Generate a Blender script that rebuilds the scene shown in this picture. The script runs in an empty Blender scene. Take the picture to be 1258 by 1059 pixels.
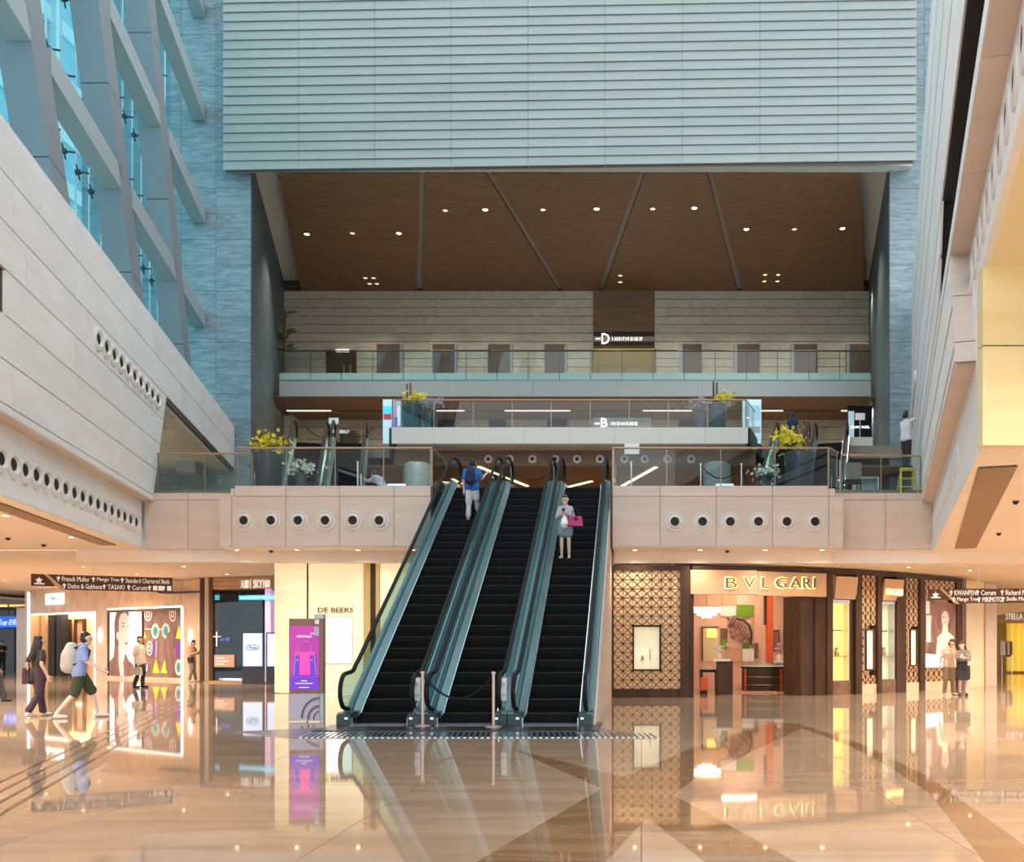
import bpy, bmesh, math, random
from mathutils import Vector, Matrix
RND = random.Random(11)
S = bpy.context.scene
C = S.collection
V = Vector
# ---- picture geometry: principal point and focal length in pixels (1258x1059), eye height in metres
F, CX, HZ, EYE = 1160.0, 788.0, 793.0, 1.5
def PX(px, d): return (px - CX) * d / F
def PZ(py, d): return EYE + (HZ - py) * d / F
def P(px, py, d): return V((PX(px, d), d, PZ(py, d)))
def FL(py): return EYE * F / (py - HZ)          # distance of a floor point

# ---------------------------------------------------------------- camera, sky, exposure
cam_d = bpy.data.cameras.new('camera')
cam_d.sensor_fit = 'HORIZONTAL'; cam_d.sensor_width = 36.0
cam_d.lens = 36.0 * F / 1258.0
cam_d.shift_x = -(CX - 629.0) / 1258.0
cam_d.shift_y = (HZ - 529.5) / 1258.0
cam_d.clip_end = 500
cam = bpy.data.objects.new('camera', cam_d); C.objects.link(cam)
cam.location = (0, 0, EYE); cam.rotation_euler = (math.pi / 2, 0, 0)
S.camera = cam
S.view_settings.view_transform = 'Standard'; S.view_settings.look = 'None'
S.view_settings.gamma = 1.0; S.view_settings.exposure = 0.22; S.view_settings.use_curve_mapping = False
S.cycles.max_bounces = 7; S.cycles.diffuse_bounces = 4; S.cycles.glossy_bounces = 4
S.cycles.transparent_max_bounces = 14; S.cycles.sample_clamp_indirect = 6.0
S.cycles.caustics_reflective = False; S.cycles.caustics_refractive = False
SKY_STRENGTH = 1.6
W = bpy.data.worlds.new('sky'); S.world = W; W.use_nodes = True
nt = W.node_tree; nt.nodes.clear()
wo = nt.nodes.new('ShaderNodeOutputWorld'); bg = nt.nodes.new('ShaderNodeBackground')
tc = nt.nodes.new('ShaderNodeTexCoord'); no = nt.nodes.new('ShaderNodeTexNoise'); cr = nt.nodes.new('ShaderNodeValToRGB')
no.inputs['Scale'].default_value = 3.0; no.inputs['Detail'].default_value = 5.0
cr.color_ramp.elements[0].position = 0.38; cr.color_ramp.elements[0].color = (0.70, 0.87, 1.0, 1)
cr.color_ramp.elements[1].position = 0.62; cr.color_ramp.elements[1].color = (1.0, 1.0, 1.0, 1)
nt.links.new(tc.outputs['Generated'], no.inputs['Vector']); nt.links.new(no.outputs['Fac'], cr.inputs['Fac'])
nt.links.new(cr.outputs['Color'], bg.inputs['Color']); nt.links.new(bg.outputs['Background'], wo.inputs['Surface'])
bg.inputs['Strength'].default_value = SKY_STRENGTH

# ---------------------------------------------------------------- materials
def mat(name, a, b=None, scale=(1, 1, 1), rough=0.5, metal=0.0, spec=0.5, bump=0.0, emit=0.0, ecol=None, detail=4.0, vary=0.0, contrast=(0.35, 0.65), dist=0.0, lines=None):
    m = bpy.data.materials.new(name); m.use_nodes = True
    n = m.node_tree.nodes; l = m.node_tree.links
    p = n['Principled BSDF']
    p.inputs['Base Color'].default_value = (*a, 1); p.inputs['Roughness'].default_value = rough
    p.inputs['Metallic'].default_value = metal; p.inputs['Specular IOR Level'].default_value = spec
    col = None
    if b is not None:
        t = n.new('ShaderNodeTexCoord'); mp = n.new('ShaderNodeMapping'); mp.inputs['Scale'].default_value = scale
        tx = n.new('ShaderNodeTexNoise'); tx.inputs['Scale'].default_value = 1.0; tx.inputs['Detail'].default_value = detail; tx.inputs['Distortion'].default_value = dist
        r = n.new('ShaderNodeValToRGB'); r.color_ramp.elements[0].position = contrast[0]; r.color_ramp.elements[1].position = contrast[1]
        r.color_ramp.elements[0].color = (*a, 1); r.color_ramp.elements[1].color = (*b, 1)
        l.new(t.outputs['Object'], mp.inputs['Vector']); l.new(mp.outputs['Vector'], tx.inputs['Vector'])
        l.new(tx.outputs['Fac'], r.inputs['Fac']); col = r.outputs['Color']
        if vary:
            oi = n.new('ShaderNodeObjectInfo'); mr = n.new('ShaderNodeMapRange')
            mr.inputs['To Min'].default_value = 1 - vary; mr.inputs['To Max'].default_value = 1 + vary
            hv = n.new('ShaderNodeHueSaturation'); l.new(oi.outputs['Random'], mr.inputs['Value'])
            l.new(mr.outputs['Result'], hv.inputs['Value']); l.new(col, hv.inputs['Color']); col = hv.outputs['Color']
            ad = n.new('ShaderNodeVectorMath'); ad.operation = 'ADD'; cx = n.new('ShaderNodeMath'); cx.operation = 'MULTIPLY'; cx.inputs[1].default_value = 60
            l.new(oi.outputs['Random'], cx.inputs[0]); l.new(mp.outputs['Vector'], ad.inputs[0]); l.new(cx.outputs[0], ad.inputs[1]); l.new(ad.outputs[0], tx.inputs['Vector'])
        l.new(col, p.inputs['Base Color'])
        if bump:
            bp = n.new('ShaderNodeBump'); bp.inputs['Strength'].default_value = bump; bp.inputs['Distance'].default_value = 0.02
            l.new(tx.outputs['Fac'], bp.inputs['Height']); l.new(bp.outputs['Normal'], p.inputs['Normal'])
    if emit:
        if col is not None and ecol is None: l.new(col, p.inputs['Emission Color'])
        else: p.inputs['Emission Color'].default_value = (*(ecol or a), 1)
        p.inputs['Emission Strength'].default_value = emit
    return m
def glass(name, tint, refl=0.05, rough=0.0, gcol=(1, 1, 1), edge=0.55):
    m = bpy.data.materials.new(name); m.use_nodes = True
    n = m.node_tree.nodes; l = m.node_tree.links; n.clear()
    o = n.new('ShaderNodeOutputMaterial'); mx = n.new('ShaderNodeMixShader'); t = n.new('ShaderNodeBsdfTransparent'); g = n.new('ShaderNodeBsdfGlossy')
    lw = n.new('ShaderNodeLayerWeight'); lw.inputs['Blend'].default_value = 0.5
    po = n.new('ShaderNodeMath'); po.operation = 'POWER'; po.inputs[1].default_value = 5.0
    ma = n.new('ShaderNodeMath'); ma.operation = 'MULTIPLY_ADD'; ma.inputs[1].default_value = edge; ma.inputs[2].default_value = refl; ma.use_clamp = True
    t.inputs['Color'].default_value = (*tint, 1); g.inputs['Roughness'].default_value = rough; g.inputs['Color'].default_value = (*gcol, 1)
    l.new(lw.outputs['Facing'], po.inputs[0]); l.new(po.outputs[0], ma.inputs[0])
    l.new(ma.outputs[0], mx.inputs[0]); l.new(t.outputs[0], mx.inputs[1]); l.new(g.outputs[0], mx.inputs[2]); l.new(mx.outputs[0], o.inputs['Surface'])
    return m
M = {}
M['wall_stone'] = mat('pale limestone', (0.79, 0.775, 0.755), (0.86, 0.845, 0.825), (0.6, 0.6, 3.0), rough=0.6, bump=0.05, vary=0.03)
M['wall_core'] = mat('shadow gap backing', (0.10, 0.085, 0.07), rough=0.9)
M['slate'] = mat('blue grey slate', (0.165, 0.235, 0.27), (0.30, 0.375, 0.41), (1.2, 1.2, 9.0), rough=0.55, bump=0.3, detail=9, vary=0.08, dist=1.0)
M['slate_shaded'] = mat('slate with shade in colour', (0.055, 0.095, 0.12), (0.10, 0.15, 0.18), (1.0, 1.0, 7.0), rough=0.5, bump=0.5, detail=8, vary=0.08, dist=1.2)  # same slate again, with the shade of less lit faces in its colour
M['louvre'] = mat('grey green louvre metal', (0.30, 0.345, 0.325), (0.33, 0.375, 0.355), (0.4, 3, 3), rough=0.45, vary=0.025)
M['walnut'] = mat('dark walnut veneer', (0.165, 0.09, 0.045), (0.23, 0.13, 0.07), (1.2, 6, 6), rough=0.55, detail=8, vary=0.04)
M['walnut_dk'] = mat('dark brown timber', (0.052, 0.026, 0.014), (0.085, 0.043, 0.024), (4, 4, 0.8), spec=0.25, rough=0.5, detail=6)
M['fascia'] = mat('pinkish cream stone', (0.61, 0.50, 0.43), (0.67, 0.56, 0.485), (0.5, 1, 4), rough=0.5, vary=0.02)
M['soffit'] = mat('cream plaster', (0.87, 0.775, 0.67), (0.91, 0.81, 0.70), (0.2, 2.0, 1), rough=0.7)
M['white_paint'] = mat('white paint', (0.75, 0.77, 0.77), rough=0.5)
M['grey_paint'] = mat('pale grey metal', (0.55, 0.60, 0.62), (0.58, 0.63, 0.65), (1, 1, 1), rough=0.4)
M['slab_edge'] = mat('grey blue slab edge', (0.29, 0.355, 0.39), rough=0.4)
M['cream_slab'] = mat('cream slab edge', (0.72, 0.655, 0.585), rough=0.5)
M['strip_grey'] = mat('recessed grey strip', (0.30, 0.27, 0.25), rough=0.6)
M['course'] = mat('beige stone courses', (0.50, 0.445, 0.345), (0.60, 0.54, 0.43), (2.5, 2.5, 8), rough=0.6, bump=0.1, vary=0.06)
M['course_gap'] = mat('dark joint backing', (0.10, 0.08, 0.06), rough=0.9)
M['fin'] = mat('blue grey painted steel', (0.25, 0.28, 0.31), (0.27, 0.30, 0.33), (0.5, 0.5, 0.5), rough=0.45)
M['beam'] = mat('pale grey painted steel', (0.40, 0.46, 0.475), rough=0.45)
M['cyan_glass'] = glass('cyan tinted glass', (0.54, 0.83, 0.88), 0.03, edge=0.3)
M['rail_glass'] = glass('railing glass', (0.86, 0.92, 0.92), 0.03)
M['shop_glass'] = glass('shop glass', (0.96, 0.97, 0.97), 0.01, edge=0.12)
M['dark_glass'] = mat('dark blue glass', (0.01, 0.014, 0.02), rough=0.06)
M['spandrel'] = mat('teal glass upstand', (0.26, 0.44, 0.46), rough=0.15)
M['bronze'] = mat('bronze rail', (0.42, 0.29, 0.19), rough=0.35, metal=0.6)
M['steel'] = mat('brushed steel', (0.62, 0.64, 0.65), (0.70, 0.72, 0.73), (2, 2, 30), rough=0.3, metal=0.9)
M['chrome'] = mat('polished steel', (0.85, 0.86, 0.86), rough=0.15, metal=1.0)
M['teal_deck'] = mat('teal grey coated deck', (0.135, 0.225, 0.24), (0.17, 0.27, 0.285), (3, .4, .4), rough=0.22, metal=0.35)
M['teal_dark'] = mat('dark teal channel', (0.03, 0.055, 0.062), rough=0.3)
M['black'] = mat('black rubber', (0.009, 0.009, 0.009), rough=0.6, spec=0.25)
M['step'] = mat('black ribbed step', (0.0035, 0.003, 0.003), (0.007, 0.006, 0.006), (60, 1, 1), rough=0.6, spec=0.12)
M['nosing'] = mat('step edge highlight', (0.035, 0.031, 0.027), rough=0.5, spec=0.2)  # thin lighter line paints the highlight along each step edge
M['dark_metal'] = mat('dark grey metal', (0.06, 0.065, 0.07), rough=0.35, metal=0.6)
M['nozzle'] = mat('cream nozzle ring', (0.72, 0.66, 0.58), rough=0.4)
M['nozzle_w'] = mat('pale nozzle scoop', (0.74, 0.71, 0.665), rough=0.5)
M['bore'] = mat('black for bores and shade', (0.008, 0.008, 0.008), rough=0.6)
M['floor_tile'] = mat('polished beige marble', (0.385, 0.26, 0.17), (0.485, 0.34, 0.232), (0.35, 1.6, 1), rough=0.035, spec=0.75, detail=7, vary=0.03, dist=1.5)
M['floor_brown'] = mat('polished brown marble', (0.22, 0.125, 0.062), (0.32, 0.19, 0.10), (0.6, 3.0, 1), rough=0.035, spec=0.75, detail=8, dist=1.5)
M['guide'] = mat('dark guide strip', (0.055, 0.04, 0.03), rough=0.15)
M['door_brown'] = mat('brown door veneer', (0.095, 0.058, 0.04), (0.13, 0.08, 0.055), (3, 3, .8), rough=0.5)
M['floor_gap'] = mat('dark grout', (0.20, 0.13, 0.085), rough=0.5)
M['plate'] = mat('satin steel floor plate', (0.30, 0.31, 0.31), rough=0.25, metal=0.7)
M['plate_dark'] = mat('dark steel plate', (0.05, 0.055, 0.06), rough=0.3, metal=0.6)
M['upper_floor'] = mat('dark upper floor', (0.30, 0.26, 0.22), rough=0.2)
M['lamp'] = mat('warm lamp lens', (1, 0.9, 0.7), emit=14, ecol=(1.0, 0.78, 0.48))
M['lamp_dim'] = mat('dim lamp lens', (0.8, 0.75, 0.65), emit=0.9, ecol=(1.0, 0.8, 0.6))
M['strip_light'] = mat('warm strip light', (1, 0.85, 0.6), emit=5, ecol=(1.0, 0.62, 0.28))
M['strip_white'] = mat('white strip light', (1, 0.97, 0.9), emit=3.5, ecol=(1.0, 0.74, 0.42))
M['lit_white'] = mat('white lit panel', (1, 1, 1), emit=1.15, ecol=(1.0, 0.985, 0.95))
M['lit_letters'] = mat('white lettering', (0.95, 0.94, 0.92), emit=0.3, ecol=(1, 0.97, 0.92))
M['sign_brown'] = mat('brown sign board', (0.125, 0.068, 0.045), rough=0.85, spec=0.1)
M['gold_wall'] = mat('backlit onyx', (0.90, 0.80, 0.50), (0.95, 0.87, 0.62), (0.3, 0.3, 5), rough=0.3, emit=0.34)
M['cream_glow'] = mat('backlit cream fabric', (0.93, 0.86, 0.56), (0.96, 0.90, 0.64), (0.4, 0.4, 2), rough=0.4, emit=0.36)
M['yellow_soffit'] = mat('yellow cream soffit', (0.88, 0.76, 0.48), rough=0.6)
M['yellow_stone'] = mat('yellow onyx cladding', (0.80, 0.64, 0.30), (0.86, 0.72, 0.40), (0.4, 0.4, 3), rough=0.35)
M['marble_peach'] = mat('peach marble', (0.74, 0.49, 0.27), (0.83, 0.60, 0.37), (2.5, 2.5, 2.0), rough=0.2, detail=8)
M['peach_wall'] = mat('peach shop wall', (0.83, 0.56, 0.42), rough=0.6)
M['orange'] = mat('orange red column', (0.75, 0.13, 0.035), rough=0.5)
M['green'] = mat('green panel', (0.16, 0.33, 0.012), rough=0.5)
M['gold'] = mat('gold metal', (0.65, 0.45, 0.18), rough=0.3, metal=0.8)
M['letter_bronze'] = mat('bronze lettering', (0.20, 0.13, 0.05), rough=0.4)
M['letter_halo'] = mat('yellow lit letter edge', (1, 0.95, 0.55), emit=1.3, ecol=(1.0, 0.86, 0.36))
M['lattice_pad'] = mat('tan leather panel', (0.74, 0.49, 0.27), rough=0.5, emit=0.10, ecol=(0.9, 0.5, 0.22))
M['yellow_lit'] = mat('yellow lit display', (1, 0.75, 0.2), emit=1.0, ecol=(1.0, 0.70, 0.16))
M['amber'] = mat('amber lift lobby', (0.42, 0.29, 0.04), rough=0.3, emit=0.10, ecol=(0.85, 0.60, 0.06))
M['blue_led'] = mat('blue display', (0.01, 0.06, 0.4), emit=0.9, ecol=(0.02, 0.13, 0.75))
M['cyan_led'] = mat('cyan display', (0.05, 0.5, 0.75), emit=0.7, ecol=(0.05, 0.55, 0.85))
M['screen_blue'] = mat('pale blue screen', (0.5, 0.65, 0.9), emit=0.85, ecol=(0.50, 0.64, 0.90))
M['magenta'] = mat('magenta screen', (0.36, 0.03, 0.30), (0.55, 0.06, 0.44), (1, 1, 1.5), emit=0.42, contrast=(0.2, 0.8))
M['violet'] = mat('violet screen', (0.12, 0.03, 0.42), emit=0.7, ecol=(0.14, 0.04, 0.50))
M['hot_pink'] = mat('hot pink image', (0.9, 0.08, 0.42), emit=0.45, ecol=(0.95, 0.07, 0.42))
M['lilac'] = mat('lilac glow', (0.6, 0.4, 0.6), emit=0.5, ecol=(0.62, 0.40, 0.62))
M['lilac_panel'] = mat('pale lilac metal', (0.52, 0.49, 0.62), rough=0.35)
M['kiosk_brown'] = mat('brown kiosk metal', (0.28, 0.15, 0.11), rough=0.4)
M['paper_white'] = mat('white print', (0.92, 0.90, 0.88), rough=0.6)
M['hair_print'] = mat('brown printed hair', (0.24, 0.12, 0.10), (0.36, 0.20, 0.17), (5, 5, 1), rough=0.6)
M['face_print'] = mat('pale printed face', (0.86, 0.70, 0.66), rough=0.6, emit=0.12, ecol=(0.95, 0.82, 0.78))
M['ink'] = mat('dark print', (0.05, 0.035, 0.035), rough=0.6)
M['collage'] = mat('brown collage print', (0.20, 0.10, 0.075), (0.36, 0.22, 0.16), (2, 2, 2), rough=0.5)
M['print_yellow'] = mat('yellow print', (0.85, 0.68, 0.03), emit=0.4, ecol=(0.9, 0.72, 0.03))
M['print_blue'] = mat('blue print', (0.10, 0.16, 0.62), emit=0.25)
M['print_green'] = mat('green print', (0.08, 0.42, 0.16), emit=0.25)
M['print_purple'] = mat('purple print', (0.22, 0.05, 0.32), emit=0.1)
M['print_red'] = mat('red print', (0.62, 0.06, 0.10), emit=0.1)
M['vase'] = mat('slate grey glazed pot', (0.045, 0.058, 0.07), rough=0.22)
M['vase_teal'] = mat('teal glazed pot', (0.03, 0.075, 0.085), rough=0.2)
M['bamboo'] = mat('dark reddish branch', (0.10, 0.045, 0.03), (0.16, 0.075, 0.05), (8, 8, 2), rough=0.7)
M['petal_y'] = mat('yellow petals', (0.75, 0.60, 0.01), (0.85, 0.72, 0.05), (20, 20, 20), rough=0.6)
M['petal_w'] = mat('greenish white petals', (0.66, 0.74, 0.58), (0.80, 0.84, 0.74), (20, 20, 20), rough=0.6)
M['petal_p'] = mat('lilac petals', (0.42, 0.30, 0.46), (0.62, 0.50, 0.64), (20, 20, 20), rough=0.6)
M['leaf'] = mat('green leaves', (0.06, 0.13, 0.03), (0.12, 0.2, 0.05), (20, 20, 20), rough=0.6)
M['skin'] = mat('skin', (0.60, 0.37, 0.26), rough=0.55)
M['skin_l'] = mat('light skin', (0.74, 0.52, 0.42), rough=0.55)
M['hair'] = mat('black hair', (0.014, 0.010, 0.009), rough=0.5)
M['hair_br'] = mat('brown hair', (0.07, 0.025, 0.018), rough=0.5)
M['lips'] = mat('lips', (0.45, 0.15, 0.13), rough=0.5)
def cloth(n, c): M[n] = mat(n + ' cloth', tuple(x * 0.88 for x in c), c, (7, 7, 4), rough=0.85)
cloth('black_cl', (0.030, 0.026, 0.028)); cloth('plum', (0.060, 0.030, 0.055)); cloth('blue_shirt', (0.26, 0.36, 0.66)); cloth('olive', (0.055, 0.065, 0.032))
cloth('cream_cl', (0.66, 0.56, 0.44)); cloth('khaki', (0.25, 0.17, 0.10)); cloth('grey_bag', (0.48, 0.46, 0.42)); cloth('navy', (0.015, 0.025, 0.09)); cloth('royal', (0.03, 0.16, 0.52))
cloth('white_cl', (0.66, 0.67, 0.70)); cloth('lilac_cl', (0.50, 0.46, 0.53)); cloth('denim', (0.22, 0.29, 0.38)); cloth('pink_bag', (0.56, 0.06, 0.24)); cloth('peach_cl', (0.62, 0.36, 0.22))
cloth('tan', (0.62, 0.45, 0.31)); cloth('grey_jk', (0.26, 0.21, 0.17)); cloth('grey_trousers', (0.30, 0.22, 0.17)); cloth('maroon', (0.05, 0.012, 0.018))
M['ladder'] = mat('yellow fibreglass', (0.80, 0.60, 0.07), rough=0.5)
M['white_shoe'] = mat('pale shoe', (0.62, 0.56, 0.50), rough=0.6)

# ---------------------------------------------------------------- mesh helpers
def wm(o):
    m = o.matrix_basis.copy()
    if o.parent: m = wm(o.parent) @ o.matrix_parent_inverse @ m
    return m
def link(o, parent=None):
    C.objects.link(o)
    if parent is not None:
        o.parent = parent; o.matrix_parent_inverse = wm(parent).inverted()
    return o
class MB:
    def __init__(s): s.v = []; s.f = []; s.mi = []; s.cur = 0
    def face(s, pts):
        n = len(s.v); s.v += [tuple(p) for p in pts]; s.f.append(tuple(range(n, n + len(pts)))); s.mi.append(s.cur)
    def hexa(s, p):     # 8 points: 4 of one end, 4 of the other
        n = len(s.v); s.v += [tuple(q) for q in p]
        for q in ((3, 2, 1, 0), (4, 5, 6, 7), (0, 1, 5, 4), (1, 2, 6, 5), (2, 3, 7, 6), (3, 0, 4, 7)): s.f.append(tuple(n + i for i in q)); s.mi.append(s.cur)
    def box(s, x0, x1, y0, y1, z0, z1):
        s.hexa([(x0, y0, z0), (x1, y0, z0), (x1, y1, z0), (x0, y1, z0), (x0, y0, z1), (x1, y0, z1), (x1, y1, z1), (x0, y1, z1)])
    def prism(s, pts, ext):
        pts = [V(p) for p in pts]; ext = V(ext); n = len(s.v); k = len(pts)
        s.v += [tuple(p) for p in pts] + [tuple(p + ext) for p in pts]
        s.f.append(tuple(range(n, n + k))); s.f.append(tuple(range(n + 2 * k - 1, n + k - 1, -1))); s.mi += [s.cur] * 2
        for i in range(k):
            j = (i + 1) % k; s.f.append((n + i, n + k + i, n + k + j, n + j)); s.mi.append(s.cur)
    def bar(s, a, b, w, h=None, up=(0, 0, 1)):
        a = V(a); b = V(b); h = h or w; d = (b - a).normalized(); u = V(up)
        r = d.cross(u)
        if r.length < 1e-4: r = d.cross(V((0, 1, 0)))
        r.normalize(); q = r.cross(d)
        s.hexa([p + r * (i * w / 2) + q * (j * h / 2) for p in (a, b) for i, j in ((-1, -1), (1, -1), (1, 1), (-1, 1))])
    def tube(s, pts, rad, n=8, rnd=False, sx=1.0):
        pts = [V(p) for p in pts]
        if not isinstance(rad, (list, tuple)): rad = [rad] * len(pts)
        if rnd:   # rounded ends
            d0 = (pts[0] - pts[1]).normalized(); d1 = (pts[-1] - pts[-2]).normalized()
            pts = [pts[0] + d0 * rad[0] * .85, pts[0] + d0 * rad[0] * .5] + pts + [pts[-1] + d1 * rad[-1] * .5, pts[-1] + d1 * rad[-1] * .85]
            rad = [rad[0] * .45, rad[0] * .85] + list(rad) + [rad[-1] * .85, rad[-1] * .45]
        base = len(s.v); up = V((0, 0, 1)); prev = None
        for i, p in enumerate(pts):
            d = (pts[min(i + 1, len(pts) - 1)] - pts[max(i - 1, 0)]).normalized()
            if prev is None:
                r = d.cross(up)
                if r.length < 1e-3: r = d.cross(V((0, 1, 0)))
            else:
                r = prev - d * prev.dot(d)
            r.normalize(); prev = r; q = r.cross(d)
            for k in range(n):
                a = 2 * math.pi * k / n; s.v.append(tuple(p + (r * math.cos(a) * sx + q * math.sin(a)) * rad[i]))
        m = len(pts)
        for i in range(m - 1):
            for k in range(n):
                k2 = (k + 1) % n; s.f.append((base + i * n + k, base + i * n + k2, base + (i + 1) * n + k2, base + (i + 1) * n + k)); s.mi.append(s.cur)
        s.f.append(tuple(base + k for k in reversed(range(n)))); s.f.append(tuple(base + (m - 1) * n + k for k in range(n))); s.mi += [s.cur] * 2
    def lathe(s, prof, c, axis=(0, 0, 1), n=16, cap0=True, cap1=True):
        c = V(c); ax = V(axis).normalized(); r = ax.cross(V((0, 0, 1)))
        if r.length < 1e-3: r = V((1, 0, 0))
        r.normalize(); q = ax.cross(r); base = len(s.v)
        for (ra, h) in prof:
            for k in range(n):
                a = 2 * math.pi * k / n; s.v.append(tuple(c + ax * h + (r * math.cos(a) + q * math.sin(a)) * ra))
        for i in range(len(prof) - 1):
            for k in range(n):
                k2 = (k + 1) % n; s.f.append((base + i * n + k, base + i * n + k2, base + (i + 1) * n + k2, base + (i + 1) * n + k)); s.mi.append(s.cur)
        if cap0: s.f.append(tuple(base + k for k in reversed(range(n)))); s.mi.append(s.cur)
        if cap1: s.f.append(tuple(base + (len(prof) - 1) * n + k for k in range(n))); s.mi.append(s.cur)
    def ball(s, c, r, sz=(1, 1, 1), n=10, m=7):
        prof = [(max(1e-3, math.sin(math.pi * i / m)) * r, -math.cos(math.pi * i / m) * r) for i in range(m + 1)]
        b = len(s.v); s.lathe(prof, (0, 0, 0), n=n)
        for i in range(b, len(s.v)): x, y, z = s.v[i]; s.v[i] = (c[0] + x * sz[0], c[1] + y * sz[1], c[2] + z * sz[2])
    def sweep(s, sec, path, close=True):   # sec (x, dz) along path (y, z)
        b = len(s.v); k = len(sec)
        for (y, z) in path: s.v += [(x, y, z + dz) for (x, dz) in sec]
        for i in range(len(path) - 1):
            for j in range(k if close else k - 1):
                j2 = (j + 1) % k; s.f.append((b + i * k + j, b + i * k + j2, b + (i + 1) * k + j2, b + (i + 1) * k + j)); s.mi.append(s.cur)
        if close:
            s.f.append(tuple(b + j for j in reversed(range(k)))); s.f.append(tuple(b + (len(path) - 1) * k + j for j in range(k))); s.mi += [s.cur] * 2
    def mesh(s, name, mats, smooth=False):
        me = bpy.data.meshes.new(name); me.from_pydata(s.v, [], s.f)
        bm = bmesh.new(); bm.from_mesh(me); bmesh.ops.recalc_face_normals(bm, faces=bm.faces); bm.to_mesh(me); bm.free()
        for m in (mats if isinstance(mats, (list, tuple)) else [mats]): me.materials.append(M[m] if isinstance(m, str) else m)
        me.polygons.foreach_set('material_index', s.mi)
        if smooth:
            me.polygons.foreach_set('use_smooth', [True] * len(me.polygons))
            if smooth != 'all': me.set_sharp_from_angle(angle=math.radians(40))
        return me
    def build(s, name, mats, parent=None, smooth=False, kind=None, label=None, local=False):
        o = bpy.data.objects.new(name, s.mesh(name, mats, smooth))
        if local and parent is not None: C.objects.link(o); o.parent = parent
        else: link(o, parent)
        if kind: o['kind'] = kind
        if label: o['label'] = label
        return o
def tag(o, label=None, cat=None, group=None, kind=None):
    if label: o['label'] = label
    if cat: o['category'] = cat
    if group: o['group'] = group
    if kind: o['kind'] = kind
    return o
def empty(name, loc, label, cat, group=None, rz=0.0):
    o = bpy.data.objects.new(name, None); o.empty_display_size = 0.2
    o.location = loc; o.rotation_euler = (0, 0, rz); C.objects.link(o)
    return tag(o, label, cat, group)
def struct(name, loc=(0, 0, 0), label=None, cat=None):
    o = bpy.data.objects.new(name, None); o.location = loc; C.objects.link(o)
    return tag(o, label, cat, kind='structure')
def copy_tree(o, parent=None):
    c = o.copy(); C.objects.link(c)
    if parent is not None: c.parent = parent
    for ch in o.children: copy_tree(ch, c)
    return c
_pm = {}
def piece(name, dims, c, rz, m, parent, rx=0.0):
    key = (name, tuple(round(x, 3) for x in dims), m)
    if key not in _pm:
        a, b, h = (x / 2 for x in dims); k = MB(); k.box(-a, a, -b, b, -h, h); _pm[key] = k.mesh(name, m)
    o = bpy.data.objects.new(name, _pm[key]); o.location = c; o.rotation_euler = (rx, 0, rz)
    return link(o, parent)
def place(name, me, c, rot, parent):
    o = bpy.data.objects.new(name, me); o.location = c; o.rotation_euler = rot
    return link(o, parent)
_dg = []
def txt(parent, name, s, m, c, w, h, ang=0.0, depth=0.02, grow=0.0, label=None):
    cu = bpy.data.curves.new('lettering', 'FONT'); cu.body = s; cu.extrude = 0.05; cu.resolution_u = 2; cu.offset = grow
    o = bpy.data.objects.new('lettering', cu)
    me = bpy.data.meshes.new_from_object(o)
    xs = [v.co.x for v in me.vertices]; ys = [v.co.y for v in me.vertices]
    bpy.data.objects.remove(o); bpy.data.curves.remove(cu)
    if not xs: return None
    x0, x1, y0, y1 = min(xs), max(xs), min(ys), max(ys)
    sx = w / max(1e-6, x1 - x0); sy = h / max(1e-6, y1 - y0)
    rot = Matrix.Rotation(ang, 3, 'Z'); c = V(c)
    for v in me.vertices:
        x = (v.co.x - (x0 + x1) / 2) * sx; z = (v.co.y - (y0 + y1) / 2) * sy; y = -(v.co.z) * depth / 0.05
        v.co = c + rot @ V((x, y, z))
    me.materials.clear(); me.materials.append(M[m])
    ob = bpy.data.objects.new(name, me); link(ob, parent)
    if label: ob['label'] = label
    return ob
class Fac:      # a vertical wall plane through two plan points, left to right as seen
    def __init__(s, ax, ay, bx, by):
        s.a = V((ax, ay, 0)); s.b = V((bx, by, 0)); s.u = (s.b - s.a).normalized(); s.n = V((s.u.y, -s.u.x, 0)); s.L = (s.b - s.a).length
        s.ang = math.atan2(s.u.y, s.u.x)
    def t(s, px):
        k = (px - CX) / F; return (k * s.a.y - s.a.x) / (s.u.x - k * s.u.y)
    def z(s, py, t): return PZ(py, s.a.y + s.u.y * t)
    def pt(s, t, z, off=0.0): p = s.a + s.u * t + s.n * off; p.z = z; return p
    def pp(s, px, py, off=0.0): t = s.t(px); return s.pt(t, s.z(py, t), off)
    def box(s, mb, t0, t1, z0, z1, o0, o1):
        mb.hexa([s.pt(t0, z0, o0), s.pt(t1, z0, o0), s.pt(t1, z0, o1), s.pt(t0, z0, o1), s.pt(t0, z1, o0), s.pt(t1, z1, o0), s.pt(t1, z1, o1), s.pt(t0, z1, o1)])
    def pbox(s, mb, px0, px1, py0, py1, o0, o1):
        t0, t1 = s.t(px0), s.t(px1); tm = (t0 + t1) / 2; s.box(mb, t0, t1, s.z(py1, tm), s.z(py0, tm), o0, o1)
    def poly(s, mb, pts, off, thick): mb.prism([s.pp(x, y, off) for x, y in pts], s.n * thick)
def ring_px(cx, cy, rx, ry, n=14): return [(cx + rx * math.cos(2 * math.pi * k / n), cy + ry * math.sin(2 * math.pi * k / n)) for k in range(n)]
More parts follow.
